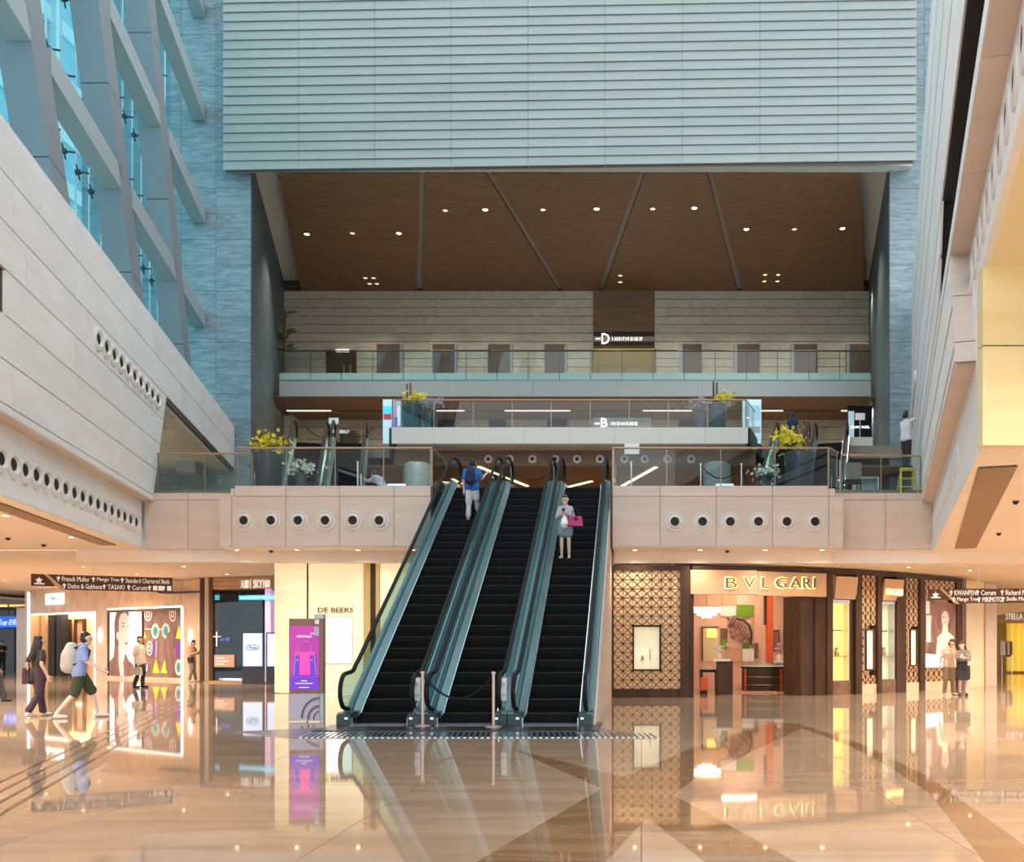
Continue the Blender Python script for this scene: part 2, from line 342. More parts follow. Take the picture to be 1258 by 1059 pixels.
def smooth_path(pts, sub=3):   # Catmull-Rom through (y, z) points
    out = []
    for i in range(len(pts) - 1):
        p0, p1, p2, p3 = (pts[max(0, min(len(pts) - 1, i + k))] for k in (-1, 0, 1, 2))
        for j in range(sub):
            t = j / sub; out.append(tuple(.5 * (2 * b + (c - a) * t + (2 * a - 5 * b + 4 * c - d) * t * t + (3 * b - a - 3 * c + d) * t ** 3) for a, b, c, d in zip(p0, p1, p2, p3)))
    return out + [pts[-1]]
# ================================================================ THE SETTING
def lamp(x, y, z, energy, col, deg=150, r=.08):
    l = bpy.data.lights.new('lamp', 'SPOT'); l.energy = energy; l.color = col; l.spot_size = math.radians(deg); l.spot_blend = 1.0; l.shadow_soft_size = r
    o = bpy.data.objects.new('lamp', l); o.location = (x, y, z); C.objects.link(o); return o
Z2, Z3, Z4 = 6.1, 10.05, 15.3                 # upper floors
KL, KR = -0.257, 0.262                        # how far the side walls fan out per metre of depth
def XL(y, off=0.0): return -7.03 + KL * y - off
def XR(y, off=0.0): return 0.96 + KR * y + off
AL, AR = math.atan(-KL), -math.atan(KR)       # turn about Z of things set along the side walls
NL = V((math.cos(AL), math.sin(AL), 0)); NR = V((-math.cos(AR), -math.sin(AR), 0))   # wall normals into the hall
def side_prism(mb, side, pts, off, thick):    # pts (y, z) on the wall plane; off and thickness go outward
    fx, n = (XL, NL) if side == 'L' else (XR, NR)
    mb.prism([V((fx(y), y, z)) - n * off for y, z in pts], -n * thick)

# ---- ground floor: tiles, inlaid brown bands, metal plates
fl = struct('floor', (0, 0, 0))
b = MB(); b.box(-48, 48, 1.0, 66, -0.30, -0.012); b.build('slab', 'floor_gap', fl)
TW = 2.4
ntile = 0
for iy in range(0, 17):
    for ix in range(-14, 11):
        x, y = (ix + .5) * TW, 3.2 + (iy + .5) * TW
        if abs((x) / y + .137) > .95 and iy > 0: continue
        piece('tile', (TW - .006, TW - .006, .02), (x, y, -.01), 0, 'floor_tile', fl); ntile += 1
b = MB(); b.box(-48, 48, 44.0, 66, -.02, 0); b.box(-48, 48, -2, 3.2, -.02, 0)
b.build('far_paving', 'floor_tile', fl)
A_, B_, T_, D_ = (-.418, 9.886), (.318, 9.457), (-.21, 10.74), (.05, 8.25)
inlays = [[A_, D_, B_, T_], [A_, T_, (-1.9, 13.75)], [A_, (-1.14, 6.54), (-1.75, 3.4), (-.8, 3.4), (-.248, 6.54), D_],
          [B_, D_, (.445, 6.54), (1.05, 3.4), (2.1, 3.4), (1.07, 6.54)], [T_, B_, (.62, 10.74), (2.88, 17.0), (2.45, 18.2), (.6, 13.38)],
          [(2.88, 17.2), (2.45, 18.2), (3.0, 18.2), (3.35, 14.6), (3.28, 10.83), (2.86, 6.96), (2.2, 4.0), (1.75, 4.0), (2.38, 6.54), (2.93, 9.62), (3.08, 12), (3.1, 14.6)]]
for q in inlays:
    b = MB(); b.prism([(x, y, .0) for x, y in q], (0, 0, .0025)); b.build('inlay', 'floor_brown', fl)
for k in range(4):
    b = MB(); o_ = k * .2
    b.prism([(-5.05 - o_, 6.6, 0), (-5.00 - o_, 6.6, 0), (-12.55 - o_, 26.8, 0), (-12.60 - o_, 26.8, 0)], (0, 0, .0025)); b.build('guide_strip', 'guide', fl)
b = MB(); b.prism([(-7.1, 16.4, 0), (-5.75, 17.3, 0), (-.8, 17.3, 0), (.25, 15.15, 0), (-5.6, 15.15, 0)], (0, 0, .003)); b.build('steel_plate', 'plate', fl)
b = MB(); b.box(-5.75, -.75, 16.45, 18.2, .003, .02); b.build('landing_plate', 'plate_dark', fl)
b = MB()
for k in range(62):
    x = -5.55 + k * .095; b.prism([(x, 15.3, .004), (x + .05, 15.3, .004), (x - .07, 16.2, .004), (x - .12, 16.2, .004)], (0, 0, .012))
b.build('entrance_grating', 'chrome', fl, kind='stuff')

# ---- upper floors
def poly_slab(name, pts, z0, z1, m, parent=None):
    b = MB(); b.prism([(x, y, z0) for x, y in pts], (0, 0, z1 - z0)); return b.build(name, m, parent)
f2 = struct('floor_upper')
poly_slab('gutter', [(-14.2, 27.25), (-11.75, 27.25), (-11.0, 26.35), (-5.85, 26.35), (-5.85, 28.0), (-14.5, 28.0)], 5.6, 5.88, 'upper_floor', f2)
poly_slab('gutter', [(-.7, 26.3), (5.0, 26.35), (5.7, 27.25), (8.05, 27.25), (8.3, 28.0), (-.7, 28.0)], 5.6, 5.88, 'upper_floor', f2)
poly_slab('deck', [(-24, 27.9), (-5.85, 27.9), (-5.85, 50), (-24, 50)], 5.7, Z2, 'upper_floor', f2)
poly_slab('deck', [(-.7, 27.9), (18, 27.9), (18, 50), (-.7, 50)], 5.7, Z2, 'upper_floor', f2)
poly_slab('deck', [(-5.85, 29.5), (-.7, 29.5), (-.7, 50), (-5.85, 50)], 5.7, Z2, 'upper_floor', f2)

# ---- balcony front: panels, coping, nozzles
bal = struct('wall_balcony')
X0, X1 = PX(270, 26), PX(1036, 26); SL, SR = -5.80, -.80
def nozzle_proto(m, name, r, deep):
    p = MB(); p.lathe([(r, 0), (r, .025), (r * .86, .03), (r * .84, .012), (r * .72, .012), (r * .70, .05), (r * .52, .085), (r * .46, .085), (r * .44, -.02)], (0, 0, 0), (0, 0, 1), 24, cap1=False)
    q = MB(); q.lathe([(r * .45, .02), (r * .45, .028)], (0, 0, 0), (0, 0, 1), 16)
    return p.mesh(name, m, True), q.mesh('bore', 'bore')
nz_m, nb_m = nozzle_proto('nozzle', 'air_nozzle', .27, .05)
def add_nozzle(parent, c, n, me=None, tilt=0.0):
    rot = V(n).to_track_quat('Z', 'Y').to_euler()
    o = place('air_nozzle', me or nz_m, c, rot, parent)
    k = bpy.data.objects.new('bore', nb_m); k.location = c; k.rotation_euler = rot; link(k, o); return o
zt, zc, zb = 5.9, 5.60, PZ(671, 26)
def fpanels(xs, y, z0, z1, m='fascia', th=.12):
    for a, c in zip(xs[:-1], xs[1:]): piece('panel', (c - a - .014, th, z1 - z0), ((a + c) / 2, y + th / 2, (z0 + z1) / 2), 0, m, bal)
lx = [X0, PX(284.5, 26), PX(351, 26), PX(417, 26), PX(484, 26), SL]
rx = [SR, PX(811, 26), PX(880, 26), PX(949, 26), PX(1018, 26), X1]
for xs in (lx, rx): fpanels(xs, 26.0, zb, zc)
lx2 = [PX(283, 26), PX(288, 26)] + lx[2:]; rx2 = rx[:-2] + [PX(1018, 26), PX(1026, 26)]
for xs in (lx2, rx2): fpanels(xs, 26.0, zc + .012, zt - .08)
for xs in ([PX(288, 26)] + lx[2:], rx[:-2] + [PX(1018, 26)]): fpanels(xs, 26.02, zt - .075, zt, th=.2)
b = MB(); b.box(X0 + .02, SL, 26.11, 26.3, zb, zc); b.box(SR, X1 - .02, 26.11, 26.3, zb, zc); b.box(PX(289, 26) + .02, SL, 26.11, 26.3, zc, zt - .02); b.box(SR, PX(1016, 26), 26.11, 26.3, zc, zt - .02)
b.box(SL + .0, SL + .06, 26.0, 29.4, zb, zt - .01); b.box(SR - .06, SR, 26.0, 29.4, zb, zt - .01); b.build('backing', 'wall_core', bal)
for px in (300.4, 333.6, 367, 400.3, 434, 466.6): add_nozzle(bal, (PX(px, 26), 26.0, PZ(639.6, 26)), (0, -1, 0))
for px in (829, 863, 897, 931.5, 966.4, 1001): add_nozzle(bal, (PX(px, 26), 26.0, PZ(641, 26)), (0, -1, 0))
xl0 = XL(27, .25); xr1 = XR(27, .28)
for xs in ([xl0, PX(231, 27), X0 + .05], [X1 - .05, PX(1088, 27), xr1]):
    fpanels(xs, 27.0, 4.26, 5.66); fpanels(xs, 27.0, 5.672, 5.86)
b = MB(); b.box(xl0, X0, 27.11, 27.3, 4.26, 5.84); b.box(X1, xr1, 27.11, 27.3, 4.26, 5.84)
b.box(X0, X0 + .1, 26.05, 27.2, zb, 5.6); b.box(X1 - .1, X1, 26.05, 27.2, zb, 5.6); b.build('side_core', 'fascia', bal)

# ---- glass railings
def railing(label, pts, z0, z1, splits, rail='bronze', post=True, rr=.03, up=None, gname='rail_glass', group=None):
    a0 = V((pts[0][0], pts[0][1], 0)); r = empty('glass_railing', (pts[0][0], pts[0][1], z0), label, 'railing', group)
    for (ax, ay), (bx, by) in zip(pts[:-1], pts[1:]):
        f = Fac(ax, ay, bx, by); n = max(1, round(f.L / splits)); w = f.L / n
        for k in range(n):
            b = MB(); f.box(b, k * w + .012, (k + 1) * w - .012, z0, z1 - .05, -.008, .008); b.build('pane', gname, r)
            if up: b = MB(); f.box(b, k * w + .02, (k + 1) * w - .02, z0 - .02, z0 + up, -.03, .03); b.build('upstand', 'spandrel', r)
        if post:
            for k in range(n + 1):
                b = MB(); f.box(b, k * w - .014, k * w + .014, z0 - .01, z1 - .02, -.045, -.018); b.build('post', 'bronze' if rail == 'bronze' else 'dark_metal', r)
    b = MB(); b.tube([(x, y, z1) for x, y in pts], rr, 10); b.build('handrail', rail, r, True)
    return r
zh = PZ(549, 26)
railing('clear glass balcony railing with bronze handrail to the left of the escalators', [(PX(289, 26), 26.15), (SL + .0, 26.15), (SL + .0, 28.2)], zt, zh, 1.49)
railing('clear glass balcony railing with bronze handrail to the right of the escalators', [(SR, 28.2), (SR, 26.15), (PX(1020, 26), 26.15), (PX(1029.5, 26.8), 26.8)], zt, zh, 1.52)
railing('short set-back glass railing between the left stone wall and the balcony corner', [(XL(27.2, .0) + .1, 27.15), (PX(289, 26) - .02, 27.15)], 5.86, PZ(556, 27), 1.3)
railing('short set-back glass railing in front of the yellow stepladder', [(PX(1030, 26.9) + .1, 26.97), (XR(27.2) - .05, 27.15)], 5.86, PZ(559, 27), 1.35)

# ---- side walls
def course_wall(parent, side, rows, m='wall_stone', panel=3.3, th=.07, gap=.014):
    for (z0, z1, y0, y1, s0, s1) in rows:     # s0, s1: how far the ends slope in depth over the course
        n = max(1, round((y1 - y0) / panel)); w = (y1 - y0) / n
        for k in range(n):
            a, c = y0 + k * w + .005, y0 + (k + 1) * w - .005
            b = MB(); side_prism(b, side, [(a + (0 if k else 0), z0 + gap), (c + (0), z0 + gap), (c + (s1 if k == n - 1 else 0), z1 - gap), (a + (s0 if k == 0 else 0), z1 - gap)], 0, th)
            b.build('panel', m, parent)
sc = MB(); sc.lathe([(.275, -.02), (.275, .01), (.262, .045), (.20, .075), (.17, .075), (.13, .03), (.11, -.01)], (0, 0, 0), (0, 0, 1), 22, cap1=False)
scoop_m = sc.mesh('air_nozzle', 'nozzle_w', True)
wl = struct('wall_left')
zs = [5.65, 5.81, 6.6, 7.41, 8.23, 9.06, 9.93, 10.9]
cut = lambda z: 27.0 + (z - 5.65) * .47
rows = []
for z0, z1 in zip(zs[:-1], zs[1:]):
    ya = 16.9 if z0 == 7.41 else 4.0
    if z0 < 9: rows.append((z0, z1, ya, cut(z0), 0, cut(z1) - cut(z0)))
    else: rows.append((z0, z1, ya, 40.4, 0, 0))
course_wall(wl, 'L', rows)
b = MB()
side_prism(b, 'L', [(4, 5.66), (27.0, 5.66), (cut(7.41), 7.41), (4, 7.41)], .06, .22)
side_prism(b, 'L', [(16.9, 7.41), (cut(7.41), 7.41), (cut(8.23), 8.23), (16.9, 8.23)], .06, .22)
side_prism(b, 'L', [(4, 8.23), (cut(8.23), 8.23), (cut(9.06), 9.06), (40.4, 9.06), (40.4, 10.88), (4, 10.88)], .06, .22)
b.build('core', 'wall_core', wl)
b = MB(); side_prism(b, 'L', [(4, 7.41), (16.9, 7.41), (16.9, 8.23), (4, 8.23)], .6, .1); b.build('dark_window', 'bore', wl)
b = MB(); side_prism(b, 'L', [(4, 5.62), (27, 5.62), (27, 5.655), (4, 5.655)], -.01, .34); b.build('underside', 'fascia', wl)
for k in range(2):
    b = MB(); side_prism(b, 'L', [(28.9, 9.0 - .07 * k), (40.3, 9.0 - .07 * k), (40.3, 9.045 - .07 * k), (28.9, 9.045 - .07 * k)], .10 + .1 * k, .06); b.build('head_trim', 'white_paint', wl)
for k in range(10): y = 22.0 + k * .6; add_nozzle(wl, V((XL(y), y, 8.64)), (NL + V((0, -.16, 0))).normalized(), scoop_m)
bl = struct('wall_left_band')
XB = .29
def band(parent, side, y0, y1, z0, z1, n, lean=.55, m='wall_stone'):
    w = (y1 - y0) / n
    for k in range(n):
        a, c = y0 + k * w + .006, y0 + (k + 1) * w - .006
        b = MB(); side_prism(b, side, [(a, z0), (c, z0), (c - lean * (1 if k < n - 1 else 0), z1), (a - lean * (1 if k else 0), z1)], XB, .1); b.build('panel', m, parent)
    b = MB(); side_prism(b, side, [(y0, z0 + .01), (y1 - .02, z0 + .01), (y1 - .02, z1), (y0, z1)], XB + .08, .25); b.build('core', 'wall_core', parent)
band(bl, 'L', 6.0, 27.0, 4.28, 5.63, 6, .9)
for k in range(17):
    y = 26.3 - k * .556; add_nozzle(bl, V((XL(y), y, 4.93)) - NL * XB, (NL + V((0, -.16, 0))).normalized(), scoop_m)
# opening in the left wall: a lobby behind it
lo = struct('ceiling_side_lobby')
b = MB(); b.prism([(-26, 26.8, 9.0), (XL(26.8, .1), 26.8, 9.0), (XL(40.4, .1), 40.4, 9.0), (-26, 40.4, 9.0)], (0, 0, .1)); b.build('plaster', 'course', lo)
lobby_fill = bpy.data.lights.new('lamp', 'POINT'); lobby_fill.energy = 45; lobby_fill.color = (1, .88, .68); lobby_fill.shadow_soft_size = .15  # unseen fill light, added to brighten the lobby ceiling
lamp(-17.5, 32, 8.9, 90, (1, .85, .65)); lamp(-18.5, 37, 8.9, 90, (1, .85, .65));  # two more added spots for the dark lobby, without fittings
for q_ in ((-18.2, 32.5, 6.8), (-19.5, 37.5, 6.8)): o_ = bpy.data.objects.new('lamp', lobby_fill); o_.location = q_; C.objects.link(o_)
ws = struct('wall_side_lobby'); b = MB(); b.box(-26.2, -26, 26.8, 42, 5.9, 9.1); b.box(-26, -14.3, 26.6, 26.8, 5.9, 9.1); b.build('lobby_lining', 'slate_shaded', ws)

wr = struct('wall_right')
rows = []
zr = [5.62, 5.86, 6.62, 7.62, 8.0, 9.6, 11.3, 12.7, 14.3, 16.0]
for z0, z1 in zip(zr[:-1], zr[1:]):
    if z0 < 7.6: y0 = 13.75 + (z0 - 5.62) * .55; rows.append((z0, z1, y0, 40.4, .55 * (z1 - z0), 0))
    elif z0 < 7.9: rows.append((z0, z1, 3.0, 40.4, 0, 0))
    elif z0 < 8.1:
        rows.append((8.0, 8.8, 18.4, 40.4, -.7, 0)); rows.append((8.8, 9.6, 17.7, 40.4, -.6, 0))
    else: rows.append((z0, z1, 3.0, 40.4, 0, 0))
course_wall(wr, 'R', rows, gap=.05, th=.035)
b = MB()
side_prism(b, 'R', [(13.8, 5.64), (40.3, 5.64), (40.3, 7.62), (14.9, 7.62)], .03, .25)
side_prism(b, 'R', [(3, 7.64), (40.3, 7.64), (40.3, 8.0), (3, 8.0)], .03, .25)
side_prism(b, 'R', [(18.5, 8.0), (40.3, 8.0), (40.3, 9.6), (17.2, 9.6)], .03, .25)
side_prism(b, 'R', [(3, 9.6), (40.3, 9.6), (40.3, 15.98), (3, 15.98)], .03, .25)
b.build('core', 'bore', wr)  # black behind the wide gaps paints the shadow lines of lapped boards
b = MB(); side_prism(b, 'R', [(3, 8.0), (18.5, 8.0), (17.2, 9.6), (3, 9.6)], .55, .1); b.build('dark_window', 'bore', wr)
b = MB(); side_prism(b, 'R', [(3, 9.56), (17.3, 9.56), (17.3, 9.6), (3, 9.6)], .05, .5); b.build('window_head', 'bore', wr)  # underside painted black so the opening looks deep and unlit
# warm timber underside where the upper wall oversails the band
und = [(3.0, 5.4, 7.62), (5.4, 7.6, 7.62), (7.6, 9.8, 7.62), (9.8, 12.2, 7.62), (12.2, 14.8, 7.62)]
for a, c, z in und:
    b = MB(); side_prism(b, 'R', [(a + .006, z - .03), (c - .006, z - .03), (c - .006, z + .005), (a + .006, z + .005)], .0, .31); b.build('soffit_board', 'fascia', wr)
for a, c in ((13.8, 17.2), (17.2, 20.6), (20.6, 23.9), (23.9, 27.0)):
    b = MB(); side_prism(b, 'R', [(a + .006, 5.59), (c - .006, 5.59), (c - .006, 5.625), (a + .006, 5.625)], .0, .31); b.build('soffit_board', 'fascia', wr)
for z0, z1 in ((5.6, 5.95), (5.95, 6.8), (6.8, 7.6)):
    f0, f1 = 13.72 + (z0 - 5.62) * .55, 13.72 + (z1 - 5.62) * .55
    b = MB(); side_prism(b, 'R', [(f0 - .04, z0 + .006), (f0, z0 + .006), (f1, z1 - .006), (f1 - .04, z1 - .006)], 0, .31); b.build('return_board', 'fascia', wr)
for k in range(9):
    z = 8.33; y = 33.2 + k * .7; add_nozzle(wr, V((XR(y), y, 10.9)), (NR + V((0, .1, 0))).normalized(), scoop_m)
sc2 = MB(); sc2.lathe([(.30, -.02), (.30, .004), (.285, .026), (.15, .034), (.13, .034), (.10, -.01)], (0, 0, 0), (0, 0, 1), 22, cap1=False); scoop_r = sc2.mesh('air_nozzle', 'nozzle_w', True)
br = struct('wall_right_band')
band(br, 'R', 12.9, 27.2, 4.22, 5.6, 4, .7)
b = MB(); side_prism(b, 'R', [(3, 6.6), (12.9, 6.6), (12.9, 5.6), (13.8, 5.6), (14.9, 7.6), (3, 7.6)], XB, .1); b.build('upper_band', 'wall_stone', br)
for k in range(16): y = 27.0 - k * .62 - .3; add_nozzle(br, V((XR(y), y, 4.95)) - NR * XB, (NR + V((0, .03, 0))).normalized(), scoop_r)
for k in range(12): y = 14.4 - k * .62; add_nozzle(br, V((XR(y), y, 7.12)) - NR * XB, (NR + V((0, .03, 0))).normalized(), scoop_r)

# ---- slate piers with tiles, front and inner faces
def pier(name, xf, xo, xin_back, sgn):
    p = struct(name); y0, y1 = 40.5, 54.0; zt_, zb_ = 31.0, Z2; th = .06
    a, c = (xo, xf) if sgn > 0 else (xf, xo)
    b = MB(); b.prism([(xo, y0 + .05, zb_), (xf - sgn * .05, y0 + .05, zb_), (xin_back - sgn * .05, y1, zb_), (xo, y1, zb_)], (0, 0, zt_ - zb_)); b.build('core', 'wall_core', p)
    rh = 31.5 * 40.5 / F; z = zt_
    xm = xf - sgn * 1.49
    cols = [(xf, xm), (xm, xm - sgn * 1.49), (xm - sgn * 1.49, xo)]
    fi = Fac(xf, y0, xin_back, y1) if sgn > 0 else Fac(xin_back, y1, xf, y0)
    while z > zb_ + .2:
        zz = max(z - rh, zb_)
        for q, (u, w) in enumerate(cols):
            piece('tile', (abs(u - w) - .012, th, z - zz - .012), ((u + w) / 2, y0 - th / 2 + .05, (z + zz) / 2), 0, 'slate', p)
        n = 4
        for k in range(n):
            w = fi.L / n; mid = fi.pt((k + .5) * w, (z + zz) / 2, .0)
            piece('tile', (w - .012, th, z - zz - .012), mid, fi.ang, 'slate_shaded', p)
        z = zz
    return p
pier('wall_left_pier', PX(308, 40.5), -24.0, PX(348, 54), 1)
pier('wall_right_pier', PX(1093, 40.5), 15.5, PX(1068, 54), -1)

# ---- stone back wall in courses, doors, lift lobby
bk = struct('wall_back'); YB = 54.0
b = MB(); b.box(-25, PX(729, YB), YB + .06, YB + .5, Z3, 23.5); b.box(PX(804, YB), 17, YB + .06, YB + .5, Z3, 23.5); b.box(PX(729, YB), PX(804, YB), YB + .06, YB + .5, 18.55, 23.5); b.box(PX(729, YB), PX(804, YB), YB + .06, YB + .5, Z3, Z4); b.build('core', 'course_gap', bk)
ph = 10.4 * YB / F
lob0, lob1 = PX(729, YB), PX(804, YB)
r_ = 0
def course_row(z0, z1, x0, x1, seed):
    rr = random.Random(seed); x = x0 - rr.random() * 1.2
    while x < x1:
        w = rr.choice((1.9, 2.4, 3.0)); a, c = max(x, x0), min(x + w, x1)
        if c - a > .1: piece('course_block', (c - a - .008, .06, z1 - z0 - .035), ((a + c) / 2, YB + .03, (z0 + z1) / 2 - .012), 0, 'course', bk)
        x += w
z = 21.8
while z > 16.3:
    for a, c in ((PX(347, YB), lob0), (lob1, PX(1068, YB))): course_row(z - ph, z, a, c, r_ * 7 + int(a > 0)); 
    z -= ph; r_ += 1
z = 14.7; 
while z > 12.4:
    z0 = z - ph * 1.45; course_row(z0, z, PX(343, YB), PX(1070, YB), r_ * 7 + 3); z = z0; r_ += 1
def dbox(parent, name, m, px0, px1, py0, py1, y, t, **k):
    b = MB(); b.box(PX(px0, y), PX(px1, y), y - t, y, PZ(py1, y), PZ(py0, y)); return b.build(name, m, parent, **k)
for k, (a, c) in enumerate(((463.5, 492), (532, 559), (600, 627), (669.5, 694), (838.5, 862), (905.5, 933), (975, 1003.5), (1043, 1067.5))):
    d = struct('door_%d' % (k + 1)); dbox(d, 'leaf', 'door_brown', a, c, 423.5, 470, YB - .02, .10)
    e = (c, c + 2.5) if k < 4 else (a - 4, a)
    dbox(d, 'jamb', 'slab_edge', e[0], e[1], 423.5, 470, YB - .02, .16)
d = struct('door_9'); dbox(d, 'leaf', 'walnut_dk', 401, 419.5, 430, 470, YB - .02, .06); dbox(d, 'leaf', 'walnut_dk', 420.5, 438, 430, 470, YB - .02, .06)
dbox(d, 'handle', 'gold', 421.5, 423.6, 448, 463, YB - .1, .05); dbox(d, 'handle', 'gold', 429.5, 431.6, 448, 463, YB - .1, .05)
t = tag(dbox(None, 'exit_sign', 'lit_white', 413, 429, 429.5, 432.5, YB - .12, .08), 'small white lit sign over the dark double door on the top gallery', 'sign')
lb = struct('wall_lift_lobby')
dbox(lb, 'header', 'walnut', 729, 803.5, 357, 408, YB - .02, .08); dbox(lb, 'recess', 'walnut_dk', 729, 803.5, 408, 424, YB + .05, .02)
b = MB(); b.box(lob0, lob1, YB + 3.0, YB + 3.1, Z4, 18.5); b.box(lob0 - .1, lob0, YB, YB + 3.1, Z4, 18.5); b.box(lob1, lob1 + .1, YB, YB + 3.1, Z4, 18.5); b.box(lob0, lob1, YB, YB + 3.1, 18.4, 18.5); b.build('lobby_lining', 'amber', lb)
for x0, x1 in ((738, 764), (768, 797)): dbox(lb, 'lift_door', 'gold', x0, x1, 434, 470, YB + 2.95, .05)
s_ = empty('lift_sign', (PX(766, YB), YB - .1, PZ(417, YB)), 'grey band sign with large white D and floor numbers over the amber lift lobby', 'sign')
dbox(s_, 'band', 'strip_grey', 728.5, 803.5, 414.5, 420.5, YB + .03, .18)
txt(s_, 'letter', 'D', 'lit_white', (PX(744, YB), YB - .16, PZ(417.2, YB)), .45, .60, depth=.03)
txt(s_, 'dash', '\u2013', 'lit_white', (PX(734.8, YB), YB - .16, PZ(417.3, YB)), .26, .06, depth=.03)
for k, q in enumerate('11 15 17 19 21 25 27'.split()): txt(s_, 'number_lettering', q, 'lit_white', (PX(754.3 + 5.5 * k, YB), YB - .16, PZ(417.5, YB)), .185, .17, depth=.03)
for k, (a, c) in enumerate(((538, 560), (601, 622), (672, 697), (834, 858))):
    d = struct('door_%d' % (k + 10)); dbox(d, 'leaf', 'dark_glass', a, c, 509, 545, YB - .02, .06); dbox(d, 'jamb', 'slab_edge', c if k < 3 else a - 3, c + 3 if k < 3 else a, 505, 545, YB - .02, .1)

# ---- top gallery (slab, soffit, railing)
g4 = struct('floor_gallery'); YG = 49.0
gx0, gx1 = PX(343, YG), PX(1070, YG)
b = MB(); b.box(gx0, gx1, YG + .06, YB, 14.5, Z4); b.build('slab', 'upper_floor', g4)
n = 7
for k in range(n):
    w = (gx1 - gx0) / n; piece('edge_panel', (w - .01, .06, 15.27 - 14.43), (gx0 + (k + .5) * w, YG + .03, (15.27 + 14.43) / 2), 0, 'slab_edge', g4)
s4 = struct('ceiling_gallery_soffit')
for k in range(6):
    w = (gx1 - gx0 + 1.6) / 6; b = MB(); a = gx0 - .8 + k * w
    b.box(a + .006, a + w - .006, YG + .02, 51.8, 14.40, 14.46); b.build('board', 'walnut', s4)
    b = MB(); b.box(a + .006, a + w - .006, 52.15, YB, 14.40, 14.46); b.build('board', 'walnut', s4)
for a, c in ((352, 406), (536, 570), (620, 700), (790, 850), (930, 962), (1034, 1070)):
    b = MB(); b.box(PX(a, 52), PX(c, 52), 51.85, 52.1, 14.44, 14.47); b.build('cove_light', 'strip_light', s4)
railing('long glass railing with dark handrail and teal upstand across the top gallery', [(gx0, YG), (gx1, YG)], Z4, PZ(431, YG), 1.64, 'dark_metal', rr=.04, up=.33)

# ---- middle gallery: projecting platform and its soffit
g3 = struct('floor_platform'); YP = 37.0
pl0, pl1 = PX(478, YP), PX(922, YP)
q0, q1 = pl0 + KL * 3.3, pl1 + KR * 3.3
poly_slab('deck', [(pl0 + .08, YP + .08), (pl1 - .08, YP + .08), (q1, 40.3), (q0, 40.3)], 9.5, Z3 - .02, 'upper_floor', g3)
poly_slab('deck', [(-16.5, 40.3), (13, 40.3), (14.4, YB), (-19, YB)], 9.5, Z3 - .02, 'upper_floor', g3)
for k in range(8):
    w = (pl1 - pl0) / 8; piece('edge_panel', (w - .006, .08, .64), (pl0 + (k + .5) * w, YP + .04, Z3 - .32), 0, 'cream_slab', g3)
b = MB(); b.prism([(pl1, YP, 9.41), (pl1 + KR * 3.3, 40.3, 9.41), (pl1 + KR * 3.3 - .1, 40.3, 9.41), (pl1 - .1, YP, 9.41)], (0, 0, .62)); b.prism([(pl0, YP, 9.41), (pl0 + .1, YP, 9.41), (q0 + .1, 40.3, 9.41), (q0, 40.3, 9.41)], (0, 0, .62)); b.build('side_edge', 'slate_shaded', g3)
s3 = struct('ceiling_platform_soffit')
b = MB(); b.prism([(pl0 + .3, YP + .1, 9.38), (pl1 - .2, YP + .1, 9.38), (pl1 + .4, 38.3, 9.38), (pl0 - .1, 38.3, 9.38)], (0, 0, .05)); b.build('strip', 'fascia', s3)
b = MB(); b.box(pl0 - .1, pl1 + .35, 38.2, 38.35, 8.76, 9.4); b.build('nozzle_board', 'walnut', s3)
nzs_m, _ = nozzle_proto('walnut', 'air_nozzle', .27, .05)
for px in (600, 626, 654, 682, 709, 737, 767, 792, 820, 849):
    o = add_nozzle(s3, (PX(px, 38.2), 38.2, PZ(564, 38.2)), (0, -1, 0)); o.scale = (.62, .62, .62); o.children[0].scale = (.62, .62, .62); o.children[0].location = o.location; o.children[0].matrix_parent_inverse = wm(o).inverted()
b = MB(); b.box(-16, 13, 38.36, 48.5, 8.76, 8.82); b.build('timber_ceiling', 'walnut', s3)
for (x0, y0), (x1, y1) in (((588, 573), (648, 597)), ((698, 598), (727, 591)), ((764, 597), (806, 573.5)), ((556, 588), (566, 594))):
    d0, d1 = (8.76 - EYE) * F / (HZ - y0), (8.76 - EYE) * F / (HZ - y1)
    a = V((PX(x0, d0), d0, 8.75)); c = V((PX(x1, d1), d1, 8.75)); b = MB(); b.bar(a, c, .15, .03); b.build('strip_light', 'strip_white', s3)
wb2 = struct('wall_upper_back')
for x in (-12, -8, -4, 0, 4, 8): lamp(x, 42.5, 8.7, 420, (1.0, .62, .34)); lamp(x, 33.5, 9.3, 160, (1.0, .85, .7)) if abs(x + 4) < 6 else None  # added fill lamps without fittings, brighten the dim upper floor
for k in range(9): lamp(-15 + 3.4 * k, 51.0, 14.35, 420, (1.0, .84, .64)); lamp(-15 + 3.4 * k, 51.5, 20.9, 480, (1.0, .88, .66), 120)  # added lamps without fittings, to lift the back wall and galleries
for k in range(10):
    w = 3.0; piece('panel', (w - .012, .1, 2.8), (-16.5 + (k + .5) * w, 47.2, 7.45), 0, 'walnut', wb2)
b = MB(); b.box(-17, 14, 47.3, 47.5, Z2, 9.5); b.build('core', 'wall_core', wb2)
zr3 = PZ(490.5, YP)
railing('glass railing with pale bronze handrail along the projecting middle platform', [(pl0 + .2, YP + .12), (pl1 - .15, YP + .12), (q1 - .1, 40.2)], Z3 - .02, zr3, 1.5)
YS = 49.8
s_ = empty('lift_sign', (PX(765, YS), YS, PZ(519, YS)), 'white letter B with floor numbers seen through the middle platform glass', 'sign')
b = MB(); b.box(PX(728, YS), PX(800, YS), YS + .02, YS + .1, PZ(524.5, YS), PZ(513, YS)); b.build('band', 'strip_grey', s_)
